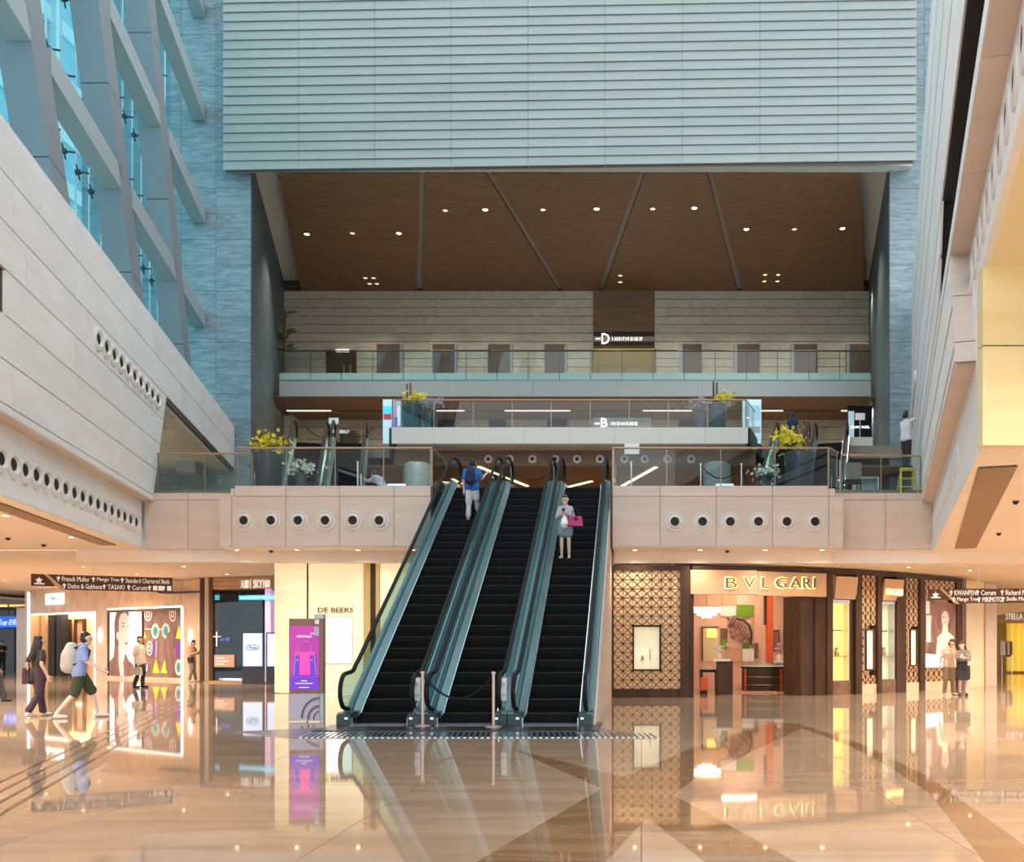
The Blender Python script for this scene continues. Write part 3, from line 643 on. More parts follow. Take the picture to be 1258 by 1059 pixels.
for q in (732, 797): b = MB(); b.tube([(PX(q, YS), YS + .06, PZ(513, YS)), (PX(q, YS), YS + .06, 14.41)], .02, 6); b.build('hanger', 'dark_metal', s_)
txt(s_, 'letter', 'B', 'lit_white', (PX(742.3, YS), YS - .02, PZ(519.3, YS)), .36, .47, depth=.03)
txt(s_, 'dash', '\u2013', 'lit_white', (PX(733.5, YS), YS - .02, PZ(520.5, YS)), .26, .06, depth=.03)
for k, q in enumerate('10 12 16 18 20 22'.split()): txt(s_, 'number_lettering', q, 'lit_white', (PX(753 + 5.6 * k, YS), YS - .02, PZ(520.5, YS)), .19, .16, depth=.03)

# ---- big brown soffit with grey strips and lamps, white ceiling behind it
sf = struct('ceiling_brown_soffit'); ZS = 21.8
fr = [341, 516, 522.5, 597, 603, 786, 792.5, 868.5, 874.5, 1057]; ba = [370, 511.5, 518.5, 685, 691.5, 734.5, 741.5, 905, 911.5, 1062]
for k in range(9):
    q = [(PX(fr[k], 40.6), 40.6), (PX(fr[k + 1], 40.6), 40.6), (PX(ba[k + 1], 54), 54), (PX(ba[k], 54), 54)]
    if k % 2: poly_slab('grey_strip', q, ZS + .12, ZS + .2, 'strip_grey', sf)
    else:
        nn = 3 if k in (0, 4, 8) else 1
        for j in range(nn):
            t0, t1 = j / nn, (j + 1) / nn
            L = lambda p, r, t: (p[0] + (r[0] - p[0]) * t, p[1] + (r[1] - p[1]) * t)
            g = .006
            a0, a1 = L(q[0], q[3], t0), L(q[1], q[2], t0); c0, c1 = L(q[0], q[3], t1), L(q[1], q[2], t1)
            poly_slab('board', [(a0[0] + g, a0[1] + g), (a1[0] - g, a1[1] + g), (c1[0] - g, c1[1] - g), (c0[0] + g, c0[1] - g)], ZS, ZS + .25, 'walnut', sf)
def soffit_lamp(px, py, bright, label):
    d = (ZS - EYE) * F / (HZ - py); x = PX(px, d)
    o = MB(); o.lathe([(.17, 0), (.17, -.03), (.12, -.035), (.12, -.01)], (x, d, ZS), (0, 0, 1), 14); o = o.build('downlight', 'bronze')
    r = MB(); r.lathe([(.115, -.02), (.115, -.03)], (x, d, ZS), (0, 0, 1), 12); r.build('lens', 'lamp' if bright else 'lamp_dim', o)
    tag(o, label, 'downlight', 'bright soffit downlights' if bright else 'dim soffit downlights')
    if bright: lamp(x, d, ZS - .06, 1700, (1.0, .84, .62), 110)
ORD = ('first', 'second', 'third', 'fourth', 'fifth', 'sixth', 'seventh', 'eighth', 'ninth', 'tenth', 'eleventh', 'twelfth', 'thirteenth', 'fourteenth', 'fifteenth')
for k, (px, py) in enumerate(((377, 287), (490, 286), (596, 257), (733, 256), (853, 255), (917, 281), (1035, 280))): soffit_lamp(px, py, True, 'bright warm downlight in the big brown soffit, %s from the glass wall side' % ORD[k])
for k, (px, py) in enumerate(((433, 286), (547, 258), (667, 257), (802, 256), (976, 281))): soffit_lamp(px, py, False, 'dim single downlight in the big brown soffit, %s from the glass wall side' % ORD[k])
for lab, q in (('glass wall end', ((449, 341), (459, 341), (454, 348), (463, 348))), ('other end', ((940, 337), (956, 337), (939, 345), (955, 345))), ('middle', ((762, 338), (762, 346)))):
    for k, (px, py) in enumerate(q): soffit_lamp(px, py, False, 'dim clustered downlight at the %s of the brown soffit, %s' % (lab, (('front one', 'rear one') if len(q) == 2 else ('rear left of four', 'rear right of four', 'front left of four', 'front right of four'))[k]))
uc = struct('ceiling_high'); b = MB(); b.box(-24, 16, 40.55, 55, 22.4, 22.6); b.build('plaster', 'white_paint', uc)
bm_ = struct('trim_1'); b = MB(); b.box(-17.6, 11.5, 40.1, 40.6, 21.85, 31); b.build('beam_face', 'grey_paint', bm_)

# ---- louvre screen
lv = empty('louvre_screen', (PX(700, 39.5), 39.5, 21.5), 'wide pale grey-green louvre screen hanging above the brown soffit', 'louvre')
yl0, yl1 = 39.9, 39.1                            # slightly turned: the right end comes forward
x0, x1 = PX(274, yl0), PX(1126, yl1); n = 9; sw = (x1 - x0) / n; pitch = .392; lang = math.atan2(yl1 - yl0, x1 - x0)
k_s = MB(); hw = sw / 2 - .006
k_s.prism([(-hw, -.045, -.188), (-hw, .0, -.194), (-hw, .05, .192), (-hw, .015, .192)], (2 * hw, 0, 0)); slat_m = k_s.mesh('slat', 'louvre')
for r in range(24):
    for k in range(n):
        t = (k + .5) / n; place('slat', slat_m, (x0 + (x1 - x0) * t, yl0 + (yl1 - yl0) * t, 21.77 + r * pitch), (0, 0, lang), lv)
for k in range(n + 1):
    t = k / n; xx = x0 + (x1 - x0) * min(max(t, .004), .996); yy = yl0 + (yl1 - yl0) * t + .16; b = MB(); b.box(xx - .04, xx + .04, yy - .05, yy + .05, 21.6, 31.1); b.build('mullion', 'strip_grey', lv)
b = MB(); b.prism([(x0, yl0 + .24, 21.6), (x1, yl1 + .24, 21.6), (x1, yl1 + .30, 21.6), (x0, yl0 + .30, 21.6)], (0, 0, 9.5)); b.build('backing', 'strip_grey', lv)

# ---- glazed wall with leaning fins and level beams
WB = 1.26
def XF(y, o=0.0): return XL(y, WB + o)
def gpt(y, z, o): return V((XL(y) - WB - o, y, z))
def fin_y(y0, z): return y0 - .517 * (z - 15.15)
gw = struct('window_1')
gp = MB(); gp.box(-.62, .62, -.012, .012, -1.09, 1.09); pane_m = gp.mesh('pane', 'cyan_glass')
gf = MB(); gf.box(-.014, .014, -.02, .02, -1.1, 1.1); mull_m = gf.mesh('glass_fin', 'white_paint')
gang = math.pi / 2 + AL
for iz in range(10):
    z = 9.2 + 2.2 * iz + 1.1
    for iy in range(22):
        y = 14.0 + 1.25 * (iy + .5) * math.cos(AL)
        if y > 40.6: continue
        place('pane', pane_m, gpt(y, z, 1.5), (0, 0, gang), gw)
        place('glass_fin', mull_m, gpt(y + .61, z, 1.47), (0, 0, gang), gw)
sp = MB(); sp.box(-.05, .05, -.08, .08, -.05, .05); sp.bar((-.16, 0, -.16), (.16, 0, .16), .035); sp.bar((-.16, 0, .16), (.16, 0, -.16), .035); sp.bar((0, 0, 0), (0, -.3, .0), .04); spider_m = sp.mesh('spider_fitting', 'dark_metal')
for iz in range(0, 10):
    for iy in range(1, 21):
        y = 14.0 + 1.25 * iy * math.cos(AL); z = 9.2 + 2.2 * iz
        if y < 40.3: place('spider_fitting', spider_m, gpt(y, z, 1.4), (0, 0, gang), gw)
def fpart(name, loc, *a):
    o = bpy.data.objects.new(name, None); o.location = loc; return link(o, fr_)
fr_ = empty('steel_frame', gpt(28, 10, 0), 'frame of leaning blue-grey steel fins and level beams inside the left glass wall', 'steel frame')
for i, y0 in enumerate((14.4, 21.3, 28.2, 35.2)):
    f = fpart('leaning_fin', gpt(fin_y(y0, 9), 9, 0), ('massive blue-grey leaning steel fin nearest the top edge of the picture, mostly cut off', 'leaning blue-grey steel fin farthest from the slate pier', 'leaning blue-grey steel fin, middle one of three seen whole', 'leaning blue-grey steel fin next to the slate pier')[i], 'column')
    z0, z1 = 8.6, 31.0; ns = 5
    for k in range(ns):
        za, zb_ = z0 + (z1 - z0) * k / ns + .012, z0 + (z1 - z0) * (k + 1) / ns - .012
        b = MB(); b.hexa([gpt(fin_y(y0, z) + dy, z, o) for z in (za, zb_) for dy, o in ((0, 0), (1.2, 0), (1.2, .8), (0, .8))]); b.build('steel_section', 'fin', f)
for j, zc_ in enumerate((10.7, 15.15, 19.6, 24.0, 28.4)):
    o = fpart('level_beam', gpt(20, zc_, 0), ('lowest', 'second lowest', 'third', 'fourth', 'topmost')[j] + ' of the level pale grey beams running between the leaning fins', 'beam')
    ys = [fin_y(y0, zc_) for y0 in (14.4, 21.3, 28.2, 35.2)] + [40.44]
    for ya, yb in zip(ys[:-1], ys[1:]):
        b = MB(); ya = ya + 1.22 if ya > 3 else ya; y1_ = min(yb - .02, 40.42); b.hexa([gpt(y, z, of) for z in (zc_ - .02, zc_ + .62) for y, of in ((ya, .0), (y1_, .0), (y1_, .55), (ya, .55))]); b.build('beam_segment', 'beam', o)
lw_ = struct('wall_left_ledge'); b = MB(); side_prism(b, 'L', [(4, 10.6), (40.4, 10.6), (40.4, 10.86), (4, 10.86)], .28, 3.0); b.build('ledge', 'wall_stone', lw_)

# ---- ground floor ceilings
gc = struct('ceiling')
def soff(pts, z, name='soffit_panel', th=.06, m='soffit'): return poly_slab(name, pts, z, z + th, m, gc)
tw = empty('office_tower', (-60, 75, 0), 'pale blue office tower outside the glazed wall', 'building')
M['tower_glass'] = mat('pale tower glazing', (0.30, 0.50, 0.58), (0.42, 0.62, 0.70), (.3, .3, .3), rough=0.2); M['tower_band'] = mat('white tower band', (0.70, 0.76, 0.78), rough=0.5)
b = MB(); b.box(-62, -44.2, 62, 100, -1, 70); b.build('core', 'tower_glass', tw)
for k in range(18): b = MB(); b.box(-62.2, -44, 61.8, 100.2, 4 * k, 4 * k + 1.1); b.build('floor_band', 'tower_band', tw)
for k in range(10): b = MB(); y = 62.5 + 4 * k; b.box(-44.2, -43.7, y, y + .4, 0, 70); b.build('mullion', 'tower_band', tw)
ys = [3, 9, 15, 21, 27.2]
for a, c in zip(ys[:-1], ys[1:]): soff([(-32, a + .004), (XL(a, XB + .02), a + .004), (XL(c, XB + .02), c - .004), (-32, c - .004)], 4.26)
soff([(X0, 26.06), (SL, 26.06), (SL, 27.2), (X0, 27.2)], zb - .03); soff([(SR, 26.06), (X1, 26.06), (X1, 27.2), (SR, 27.2)], zb - .03)
for a, c in ((-46, -27), (-27, -19), (-19, -12.9), (-12.9, SL)):
    for d, e in ((27.6, 33.5), (33.5, 39.5), (39.5, 60)): soff([(a + .004, d + .004), (c - .004, d + .004), (c - .004, e - .004), (a + .004, e - .004)], 4.27)
for a, c in ((SR, 6.0), (6.0, 12), (12, 20), (20, 40)):
    for d, e in ((27.6, 33.5), (33.5, 54)): soff([(a + .004, d + .004), (c - .004, d + .004), (c - .004, e - .004), (a + .004, e - .004)], 3.86)
for a, c in ((12.9, 17.7), (17.7, 22.4), (22.4, 27.2)): soff([(XR(a, XB + .02), a + .004), (30, a + .004), (30, c - .004), (XR(c, XB + .02), c - .004)], 4.2)
for a, c in ((2.0, 7.5), (7.5, 12.9)): soff([(XR(a, XB + .11), a + .004), (22, a + .004), (22, c - .004), (XR(c, XB + .11), c - .004)], 6.61, m='yellow_soffit')
bh = struct('trim_2')
for a, c in ((PX(96, 27.3), -11.6), (-11.6, SL), (SR, 5.5), (5.5, 13), (13, 30)):
    b = MB(); b.box(a + .004, c - .004, 27.2, 27.6, 3.90 if c < 0 else 3.87, 4.30); b.build('bulkhead_panel', 'soffit', bh)
b = MB(); b.box(SL, SR, 29.4, 29.6, 3.9, 5.75); b.build('slot_back', 'fascia', bh)
yw = struct('wall_yellow')
f = Fac(4.595, 12.72, 18, 12.72)
for z0, z1 in ((4.2, 5.53), (5.55, 6.62)):
    for k in range(3): b = MB(); f.box(b, k * 2.6 + .004, (k + 1) * 2.6 - .004, z0, z1, -.2, 0); b.build('panel', 'yellow_stone', yw)
# slatted linear vents in the soffits
def vent(label, p0, p1, w, z, n):
    o = empty('linear_vent', (*p0, z), label, 'vent'); a = V((*p0, z)); c = V((*p1, z)); d = (c - a); r = d.normalized().cross(V((0, 0, 1)))
    b = MB(); b.prism([a - r * w / 2, a + r * w / 2, c + r * w / 2, c - r * w / 2], (0, 0, -.012)); b.build('backing', 'bronze_dk', o)
    b = MB()
    for k in range(n): p = a + d * ((k + .5) / n) - V((0, 0, .018)); b.bar(p - r * w / 2, p + r * w / 2, d.length / n * .5, .012)
    b.build('slats', 'vent_slat', o, kind='stuff')
M['bronze_dk'] = mat('dark vent backing', (0.15, 0.08, 0.045), rough=0.6); M['vent_slat'] = mat('brown vent slat', (0.36, 0.23, 0.13), rough=0.5)
vent('dark brown slatted linear vent in the pink soffit beside the yellow wall', ((PX(1226, 14.2), 14.2)), ((PX(1186, 26.0), 26.0)), .55, 4.19, 90)
vent('brown slatted linear vent in the cream soffit below the left stone wall', ((-12.4, 17.6)), ((PX(133, 25.8), 25.8)), .4, 4.25, 70)
# ---- downlights of the ground floor (each a fitting with its own lamp)
def downlight(x, y, z, label, group, energy, col=(1.0, 0.88, 0.74), r=.09, lens='lamp'):
    o = MB(); o.lathe([(r, .0), (r, -.012), (r * .75, -.018), (r * .75, .0)], (x, y, z), (0, 0, 1), 14); o = o.build('downlight', 'nozzle')
    q = MB(); q.lathe([(r * .72, -.004), (r * .72, -.01)], (x, y, z), (0, 0, 1), 12); q.build('lens', lens, o)
    tag(o, label, 'downlight', group)
    if energy: lamp(x, y, z - .05, energy, col)
EN = 760
for j, y in enumerate((24, 20, 16, 12, 8)):
    for k in range(3): downlight(XL(y, XB) - 1.0 - 2.6 * k, y, 4.26, 'cream left soffit downlight, %s row from the wall edge, %s from the balcony' % (ORD[k], ORD[j]), 'left soffit downlights', EN)
for j, y in enumerate((25, 21.5, 18, 14.5)):
    for k in range(3): downlight(XR(y, XB) + .6 + 2.9 * k, y, 4.2, 'pink right soffit downlight, %s row from the wall edge, %s from the balcony' % (ORD[k], ORD[j]), 'right soffit downlights', EN)
for j, y in enumerate((9.5, 5)):
    for k in range(2): downlight(XR(y, XB) + 1.2 + 2.4 * k, y, 6.62, 'high yellow soffit downlight, %s row from its edge, %s from the yellow wall' % (ORD[k], ORD[j]), 'high soffit downlights', EN)
for j, px in enumerate((291, 365, 440, 508, 780, 860, 940, 1010)): downlight(PX(px, 26.6), 26.6, zb - .03, 'round downlight under the balcony front, %s counting from the left wall' % ORD[j], 'balcony downlights', EN * .18)
for i, x in enumerate((-16, -19.5, -23, -27, -31)):
    for j, y in enumerate((33, 36.5, 40)):
        if not (x > -20 and y > 37): downlight(x, y, 4.27, 'downlight before the marble shop, %s row behind the balcony, %s from the onyx corner' % (ORD[j], ORD[i]), 'marble shop downlights', EN * .9)
for i, (x, y) in enumerate(((-11, 27.9), (-8, 27.9), (1, 27.0), (8, 28.3), (10.3, 29.6), (12, 28.6), (14, 31), (14, 28.0), (16.5, 34), (19, 38), (22, 43), (16, 29), (20, 31))):
    if y > 27.7: downlight(x, y, 3.86 if x > -5 else 4.27, 'ceiling downlight along the shop fronts, %s counting from the onyx corner' % ORD[i], 'shop front downlights', EN * (.5 if x > 0 else .12))
# ================================================================ SHOPS
# ---- lattice shop on the right: facade follows a gentle curve
RP = [(745, 27.2), (850, 27.2), (930, 27.6), (985, 28.15), (1022, 28.7), (1058, 29.25), (1080, 29.75), (1112, 30.5), (1134, 31.2), (1181, 32.6)]
RX = [(PX(p, d), d) for p, d in RP]
def seg(i, j): return Fac(RX[i][0], RX[i][1], RX[j][0], RX[j][1])
ws = struct('wall_lattice_shop')
ZT = 3.80
f0 = seg(0, 1)
def fb(parent, name, m, f, px0, px1, z0, z1, o0, o1, **k):
    b = MB(); f.box(b, f.t(px0), f.t(px1), z0, z1, o0, o1); return b.build(name, m, parent, **k)
fb(ws, 'post', 'walnut_dk', f0, 745, 753.5, 0, ZT, -.25, .02); fb(ws, 'post', 'walnut_dk', f0, 835.5, 847.5, 0, ZT, -.25, .04)
fb(ws, 'head_rail', 'walnut_dk', f0, 753.5, 835.5, 3.66, ZT, -.25, .02); fb(ws, 'plinth', 'walnut_dk', f0, 753.5, 835.5, 0, .24, -.25, .0)
fb(ws, 'door_reveal', 'walnut_dk', f0, 848, 852.5, 0, 3.0, -.6, -.02)
# lattice: one crossed tile per cell
def lattice_mesh(w, h):
    k = MB(); k.box(-w / 2, w / 2, -.01, .02, -h / 2, h / 2); k.cur = 1
    t = .012
    k.box(-w / 2, w / 2, -.03, -.01, -h / 2, -h / 2 + t); k.box(-w / 2, -w / 2 + t, -.03, -.01, -h / 2, h / 2)
    k.bar((-w / 2, -.02, -h / 2), (w / 2, -.02, h / 2), .018, .018); k.bar((-w / 2, -.02, h / 2), (w / 2, -.02, -h / 2), .018, .018)
    for x in (-1, 1):
        for z in (-1, 1): k.prism([(x * w / 2, -.034, z * (h / 2 - .035)), (x * (w / 2 - .035), -.034, z * h / 2), (x * w / 2, -.034, z * h / 2)], (0, .02, 0))
    return k.mesh('lattice_tile', ['lattice_pad', 'walnut_dk'])
t0, t1 = f0.t(753.5), f0.t(835.5); nc, nr = 7, 13; lw, lh = (t1 - t0) / nc, (3.66 - .24) / nr
lm = lattice_mesh(lw, lh)
for r in range(nr):
    for c in range(nc):
        if 2 <= c <= 4 and 2 <= r <= 6: continue
        place('lattice_tile', lm, f0.pt(t0 + (c + .5) * lw, .24 + (r + .5) * lh, -.06), (0, 0, f0.ang), ws)
def display_window(f, ta, tb, z0, z1, label, m='cream_glow', o=-.02, items=True, dp=.12):
    p = f.pt((ta + tb) / 2, z0, 0); w = empty('display_window', p, label, 'display window')
    b = MB(); f.box(b, ta, tb, z0, z1, o - dp - .02, o - dp); b.build('back_panel', m, w)
    b = MB()
    for q in ((ta, ta + .05, z0, z1), (tb - .05, tb, z0, z1), (ta, tb, z0, z0 + .05), (ta, tb, z1 - .05, z1)): f.box(b, *q, o - dp, o + (.05 if items else .03))
    b.build('frame', 'walnut_dk', w)
    if items:
        b = MB(); c = f.pt((ta + tb) / 2 - .12, z0 + .3, o - .07); b.lathe([(.06, 0), (.05, .03), (.03, .10), (.035, .14)], c); b.build('jewel_stand', 'gold', w)
        c = f.pt((ta + tb) / 2 + .1, z0 + .3, o - .07); b = MB(); b.lathe([(.02, 0), (.014, .30), (.02, .33)], c, n=8); b.build('jewel_stand', 'gold', w)
    return w
display_window(f0, t0 + 2 * lw, t0 + 5 * lw, .24 + 2 * lh, .24 + 7 * lh, 'cream lit display window set in the tan lattice wall next to the escalators')
# fascia with lettering, curved
def strip_prism(parent, name, m, idx, z0, z1, th, lean=0.0):
    pts = [V((RX[i][0], RX[i][1], 0)) for i in idx]; b = MB()
    for p, q in zip(pts[:-1], pts[1:]):
        n = V(((q - p).normalized().y, -(q - p).normalized().x, 0))
        b.hexa([V((v.x, v.y, z)) + n * (o + (lean if z == z1 else 0)) for z in (z0, z1) for v, o in ((p, -th), (q, -th), (q, .06), (p, .06))])
    return b.build(name, m, parent)
M['sign_tan'] = mat('tan sign fascia', (0.66, 0.42, 0.24), rough=0.45)
sg = empty('shop_sign', (PX(930, 27.5), 27.5, 3.0), 'long curved tan shop fascia with glowing letters BVLGARI over the open shop', 'sign')
fs = Fac(PX(848, 27.2), 27.2, PX(930, 27.5), 27.5); fs2 = Fac(PX(930, 27.5), 27.5, PX(1014, 28.45), 28.45)
b = MB(); fs.box(b, 0, fs.L, 2.98, 3.68, -.12, .06); b.build('board', 'sign_tan', sg); b = MB(); fs2.box(b, 0, fs2.L, 2.96, 3.66, -.12, .06); b.build('board', 'sign_tan', sg)
for ch, px, w in (('B', 897.5, 15), ('V', 919.5, 15), ('L', 938, 10.5), ('G', 957, 16), ('A', 975, 16), ('R', 989, 12), ('I', 998.3, 3)):
    f = fs if px < 930 else fs2; p = f.pp(px, 716.2, .075); d = p.y
    txt(sg, 'halo', ch, 'letter_halo', p, w * d / F * 1.12, .355, f.ang, .012, grow=.035); txt(sg, 'letter', ch, 'letter_bronze', p + f.n * .04, w * d / F * .95, .30, f.ang, .02)
strip_prism(ws, 'head_rail', 'walnut_dk', range(1, 10), 3.68, ZT, .2)
f4 = seg(3, 4); fb(ws, 'pier_panel', 'walnut_dk', f4, 985, 1001, 0, 2.97, -.9, -.05); fb(ws, 'pier_panel', 'walnut_dk', f4, 1001.2, 1015, 0, 2.97, -.9, .0); fb(ws, 'pier_panel', 'walnut_dk', f4, 1015.2, 1022, 0, ZT - .05, -.9, .06)
def bay_sign(f, a, c, label, text=None):
    o = empty('shop_sign', f.pt(f.t((a + c) / 2), 2.9, 0), label, 'sign'); b = MB(); ta, tb = f.t(a), f.t(c)
    b.hexa([f.pt(t, z, q) for z, e in ((2.92, 0), (3.60, .10)) for t, q in ((ta, -.06 + e), (tb, -.06 + e), (tb, .03 + e), (ta, .03 + e))]); b.build('board', 'sign_tan', o)
    if text: txt(o, 'lettering', text, 'letter_halo', f.pt((ta + tb) / 2, 3.20, .12), (tb - ta) * .85, .2, f.ang, .02)
    return o
def show_bay(f, a, c, label, col):
    ta, tb = f.t(a), f.t(c); o = empty('showcase', f.pt((ta + tb) / 2, 0, -.3), label, 'showcase')
    b = MB(); f.box(b, ta, tb, 0, .42, -.3, .02); b.build('plinth', 'walnut', o)
    b = MB(); f.box(b, ta - .1, tb, .42, 2.8, -.28, -.25); b.build('back_panel', col, o)
    b = MB(); f.box(b, tb - .05, tb - .02, .42, 2.8, -.25, .0); b.build('side_frame', 'steel', o)
    b = MB(); f.box(b, ta + .02, tb - .08, .42, 2.8, -.03, -.02); b.build('pane', 'shop_glass', o)
    b = MB(); f.box(b, ta, tb - .1, 1.15, 1.18, -.25, -.06); b.build('shelf', 'gold', o)
    b = MB(); b.lathe([(.08, 0), (.09, .1), (.05, .22), (.07, .26)], f.pt((ta + tb) / 2 - .05, 1.18, -.15)); b.build('jewel_stand', 'gold', o)
    b = MB(); f.box(b, ta, tb, 2.8, 2.9, -.3, 0); b.build('head', 'steel', o)
    b = MB(); f.box(b, ta, ta + .8 * (tb - ta), 1.95, 1.98, -.25, -.2); b.build('rail', 'walnut_dk', o)
f5 = seg(4, 5)
bay_sign(f5, 1024.5, 1051, 'small tilted tan sign board above the yellow showcase nearest the shop entrance'); show_bay(f5, 1022.5, 1044, 'yellow lit glass showcase beside the brown entrance pier', 'yellow_lit'); fb(ws, 'pier_panel', 'walnut_dk', f5, 1044.2, 1050, 0, ZT - .05, -.7, -.05); fb(ws, 'pier_panel', 'walnut_dk', f5, 1050.2, 1058, 0, ZT - .05, -.7, .05)
def lattice_bay(f, a, c, n, label, wa, wb, zw0, zw1):
    ta, tb = f.t(a), f.t(c); w = (tb - ta) / n; h = .26; z = .3; me = lattice_mesh(w, h)
    va, vb = f.t(wa), f.t(wb)
    while z < ZT - .2:
        for k in range(n):
            m_ = ta + (k + .5) * w
            if not (va - .02 < m_ < vb + .02 and zw0 - .05 < z + h / 2 < zw1 + .05): place('lattice_tile', me, f.pt(m_, z + h / 2, -.06), (0, 0, f.ang), ws)
        z += h
    fb(ws, 'plinth', 'marble_peach', f, a, c, 0, .3, -.2, 0)
    b = MB(); f.box(b, ta, tb, .3, ZT, -.34, -.3); b.build('lattice_back', 'lattice_pad', ws)
    if label: display_window(f, va, vb, zw0, zw1, label, items=False, o=.03, dp=.03)
f6 = seg(5, 6); lattice_bay(f6, 1058.2, 1077, 3, 'tall narrow cream lit window in the first slim lattice bay', 1062, 1073.5, .72, 2.02); fb(ws, 'pier_panel', 'walnut_dk', f6, 1077, 1082, 0, ZT - .1, -.5, .06)
f7 = seg(6, 7); bay_sign(f7, 1084, 1107, 'small tilted tan sign board with yellow letters BVLGARI', 'BVLGARI'); show_bay(f7, 1082.2, 1100, 'pale cream lit glass showcase between two brown piers', 'cream_glow'); fb(ws, 'pier_panel', 'walnut_dk', f7, 1100.2, 1112, 0, ZT - .1, -.7, .05)
f8 = seg(7, 8); lattice_bay(f8, 1112.2, 1129, 3, 'narrow white lit window in the second slim lattice bay', 1116.5, 1126, .82, 2.05); fb(ws, 'pier_panel', 'walnut_dk', f8, 1129.2, 1135, 0, ZT - .1, -.5, .06)
f9 = seg(8, 9); lattice_bay(f9, 1135.2, 1174, 6, None, 1136, 1174, .75, 3.1); fb(ws, 'pier_panel', 'walnut_dk', f9, 1174.2, 1181, 0, ZT - .15, -.5, .05)
po = empty('poster', f9.pp(1155, 820, .0), 'tall lit poster of a pale fashion figure on the lattice wall behind the couple', 'poster')
def fpoly(parent, name, m, f, pts, o, th=.006): b = MB(); f.poly(b, pts, o, th); return b.build(name, m, parent)
fpoly(po, 'panel', 'collage', f9, [(1136, 736), (1174, 742), (1174, 820), (1136, 821)], -.02, .03)
fpoly(po, 'print', 'face_print', f9, [(1137, 738), (1141.5, 739), (1141.5, 754), (1137, 754)], .012); fpoly(po, 'print', 'face_print', f9, [(1137.5, 756), (1146, 756), (1146, 789), (1137.5, 789)], .012)
fpoly(po, 'print', 'hair_print', f9, [(1143, 745), (1152, 742), (1152, 790), (1143, 790)], .012); fpoly(po, 'print', 'collage', f9, [(1141, 791), (1149, 791), (1149, 801), (1141, 801)], .03)
fpoly(po, 'face', 'face_print', f9, ring_px(1160.5, 760, 4.6, 9.5), .018); fpoly(po, 'print', 'cream_glow', f9, [(1158, 766), (1163, 766), (1164, 776), (1171, 782), (1173, 806), (1149.5, 806), (1151, 783), (1157, 777)], .014)
fpoly(po, 'print', 'hair_print', f9, [(1153.5, 753), (1156, 747), (1160.5, 744.5), (1165, 747), (1168, 753), (1169, 772), (1165.5, 774), (1165, 758), (1156, 758), (1155.5, 774), (1152, 772)], .0135); fpoly(po, 'print', 'lit_white', f9, [(1136.5, 803), (1173.5, 807), (1173.5, 819.5), (1136.5, 820)], .02)
fpoly(po, 'eye', 'ink', f9, ring_px(1158.4, 758, .8, .7, 6), .025); fpoly(po, 'eye', 'ink', f9, ring_px(1162.6, 758, .8, .7, 6), .025); fpoly(po, 'mouth', 'lips', f9, ring_px(1160.5, 764.5, 1.2, .6, 6), .025)
# inside of the open shop
si = struct('wall_shop_interior')
YI = 33.2
b = MB(); b.box(PX(840, 28) - .3, PX(1010, YI) + 1.5, YI, YI + .1, 0, 3.9); b.build('back_wall', 'peach_wall', si)
b = MB(); b.box(PX(840, 28) - .4, PX(840, 28) - .3, 27.4, YI, 0, 3.9); b.build('side_wall', 'peach_wall', si)
b = MB(); b.box(PX(1012, YI), PX(1012, YI) + .1, 30.2, YI, 0, 3.7); b.build('side_wall', 'peach_wall', si)
b = MB(); b.prism([(PX(840, 28) - .4, 27.5, 3.72), (1.6, 27.5, 3.72), (5.0, 28.6, 3.72), (6.4, 29.9, 3.72), (6.5, YI, 3.72), (PX(840, 28) - .4, YI, 3.72)], (0, 0, .06)); b.build('ceiling_panel', 'peach_wall', si)
def sbox(parent, name, m, px0, px1, py0, py1, y, t=.04, **k): b = MB(); b.box(PX(px0, y), PX(px1, y), y - t, y, PZ(py1, y), PZ(py0, y)); return b.build(name, m, parent, **k)
fl_m = [('sign_tan', 887, 904, 731, 744), ('peach_wall', 904.5, 921, 731, 743), ('green', 905, 926, 743.5, 758), ('paper_white', 885, 904, 744.5, 757), ('walnut', 885, 893.5, 772, 785.5), ('green', 885, 893.5, 786, 796.5), ('peach_wall', 894, 911, 758, 796), ('green', 912, 921, 785, 797), ('sign_tan', 894, 911, 797, 813), ('paper_white', 912, 926, 797, 813), ('sign_tan', 922, 926, 758, 796), ('walnut', 926.5, 931, 790, 809)]
fw = empty('feature_panel', (PX(906, YI), YI - .2, 1.1), 'patchwork feature panel of green, tan and white tiles inside the open shop', 'panel')
for m, a, c, y0, y1 in fl_m: sbox(fw, 'tile', m, a, c, y0, y1, YI - .01, .05 + .002 * (a % 3))
ar = empty('jewel_picture', (PX(908, YI), YI - .12, 1.8), 'large picture of a coiled dark bracelet on the patchwork shop panel', 'picture')
b = MB()
for k in range(9):
    a = k / 8; x = 898 + 20 * a; y = 764 + 22 * (a ** 1.3)
    b.tube([(PX(x - 3, YI - .1), YI - .1, PZ(y + 6 - 3 * a, YI)), (PX(x, YI - .1), YI - .14, PZ(y - 1, YI)), (PX(x + 4, YI - .1), YI - .1, PZ(y - 7 + 2 * a, YI))], [.03, .055, .03], 8, True)
b.build('scales', 'hair_print', ar, True, kind='stuff')
b = MB(); b.tube([(PX(x, YI), YI - .1, PZ(y, YI)) for x, y in ((893, 759), (899, 763), (905, 760), (913, 762), (920, 768), (923, 778), (922, 790), (925, 795))], [.02, .03, .04, .04, .04, .035, .03, .015], 8); b.build('coil', 'ink', ar, True)
for k, (x, y) in enumerate(((899, 775), (906, 778), (914, 780), (901, 781), (909, 785), (916, 788))): b = MB(); b.lathe([(.10, 0), (.10, .05), (.06, .07)], (PX(x, YI), YI - .1, PZ(y, YI)), (0, -1, .0), 12); b.build('link', 'collage', ar, True)
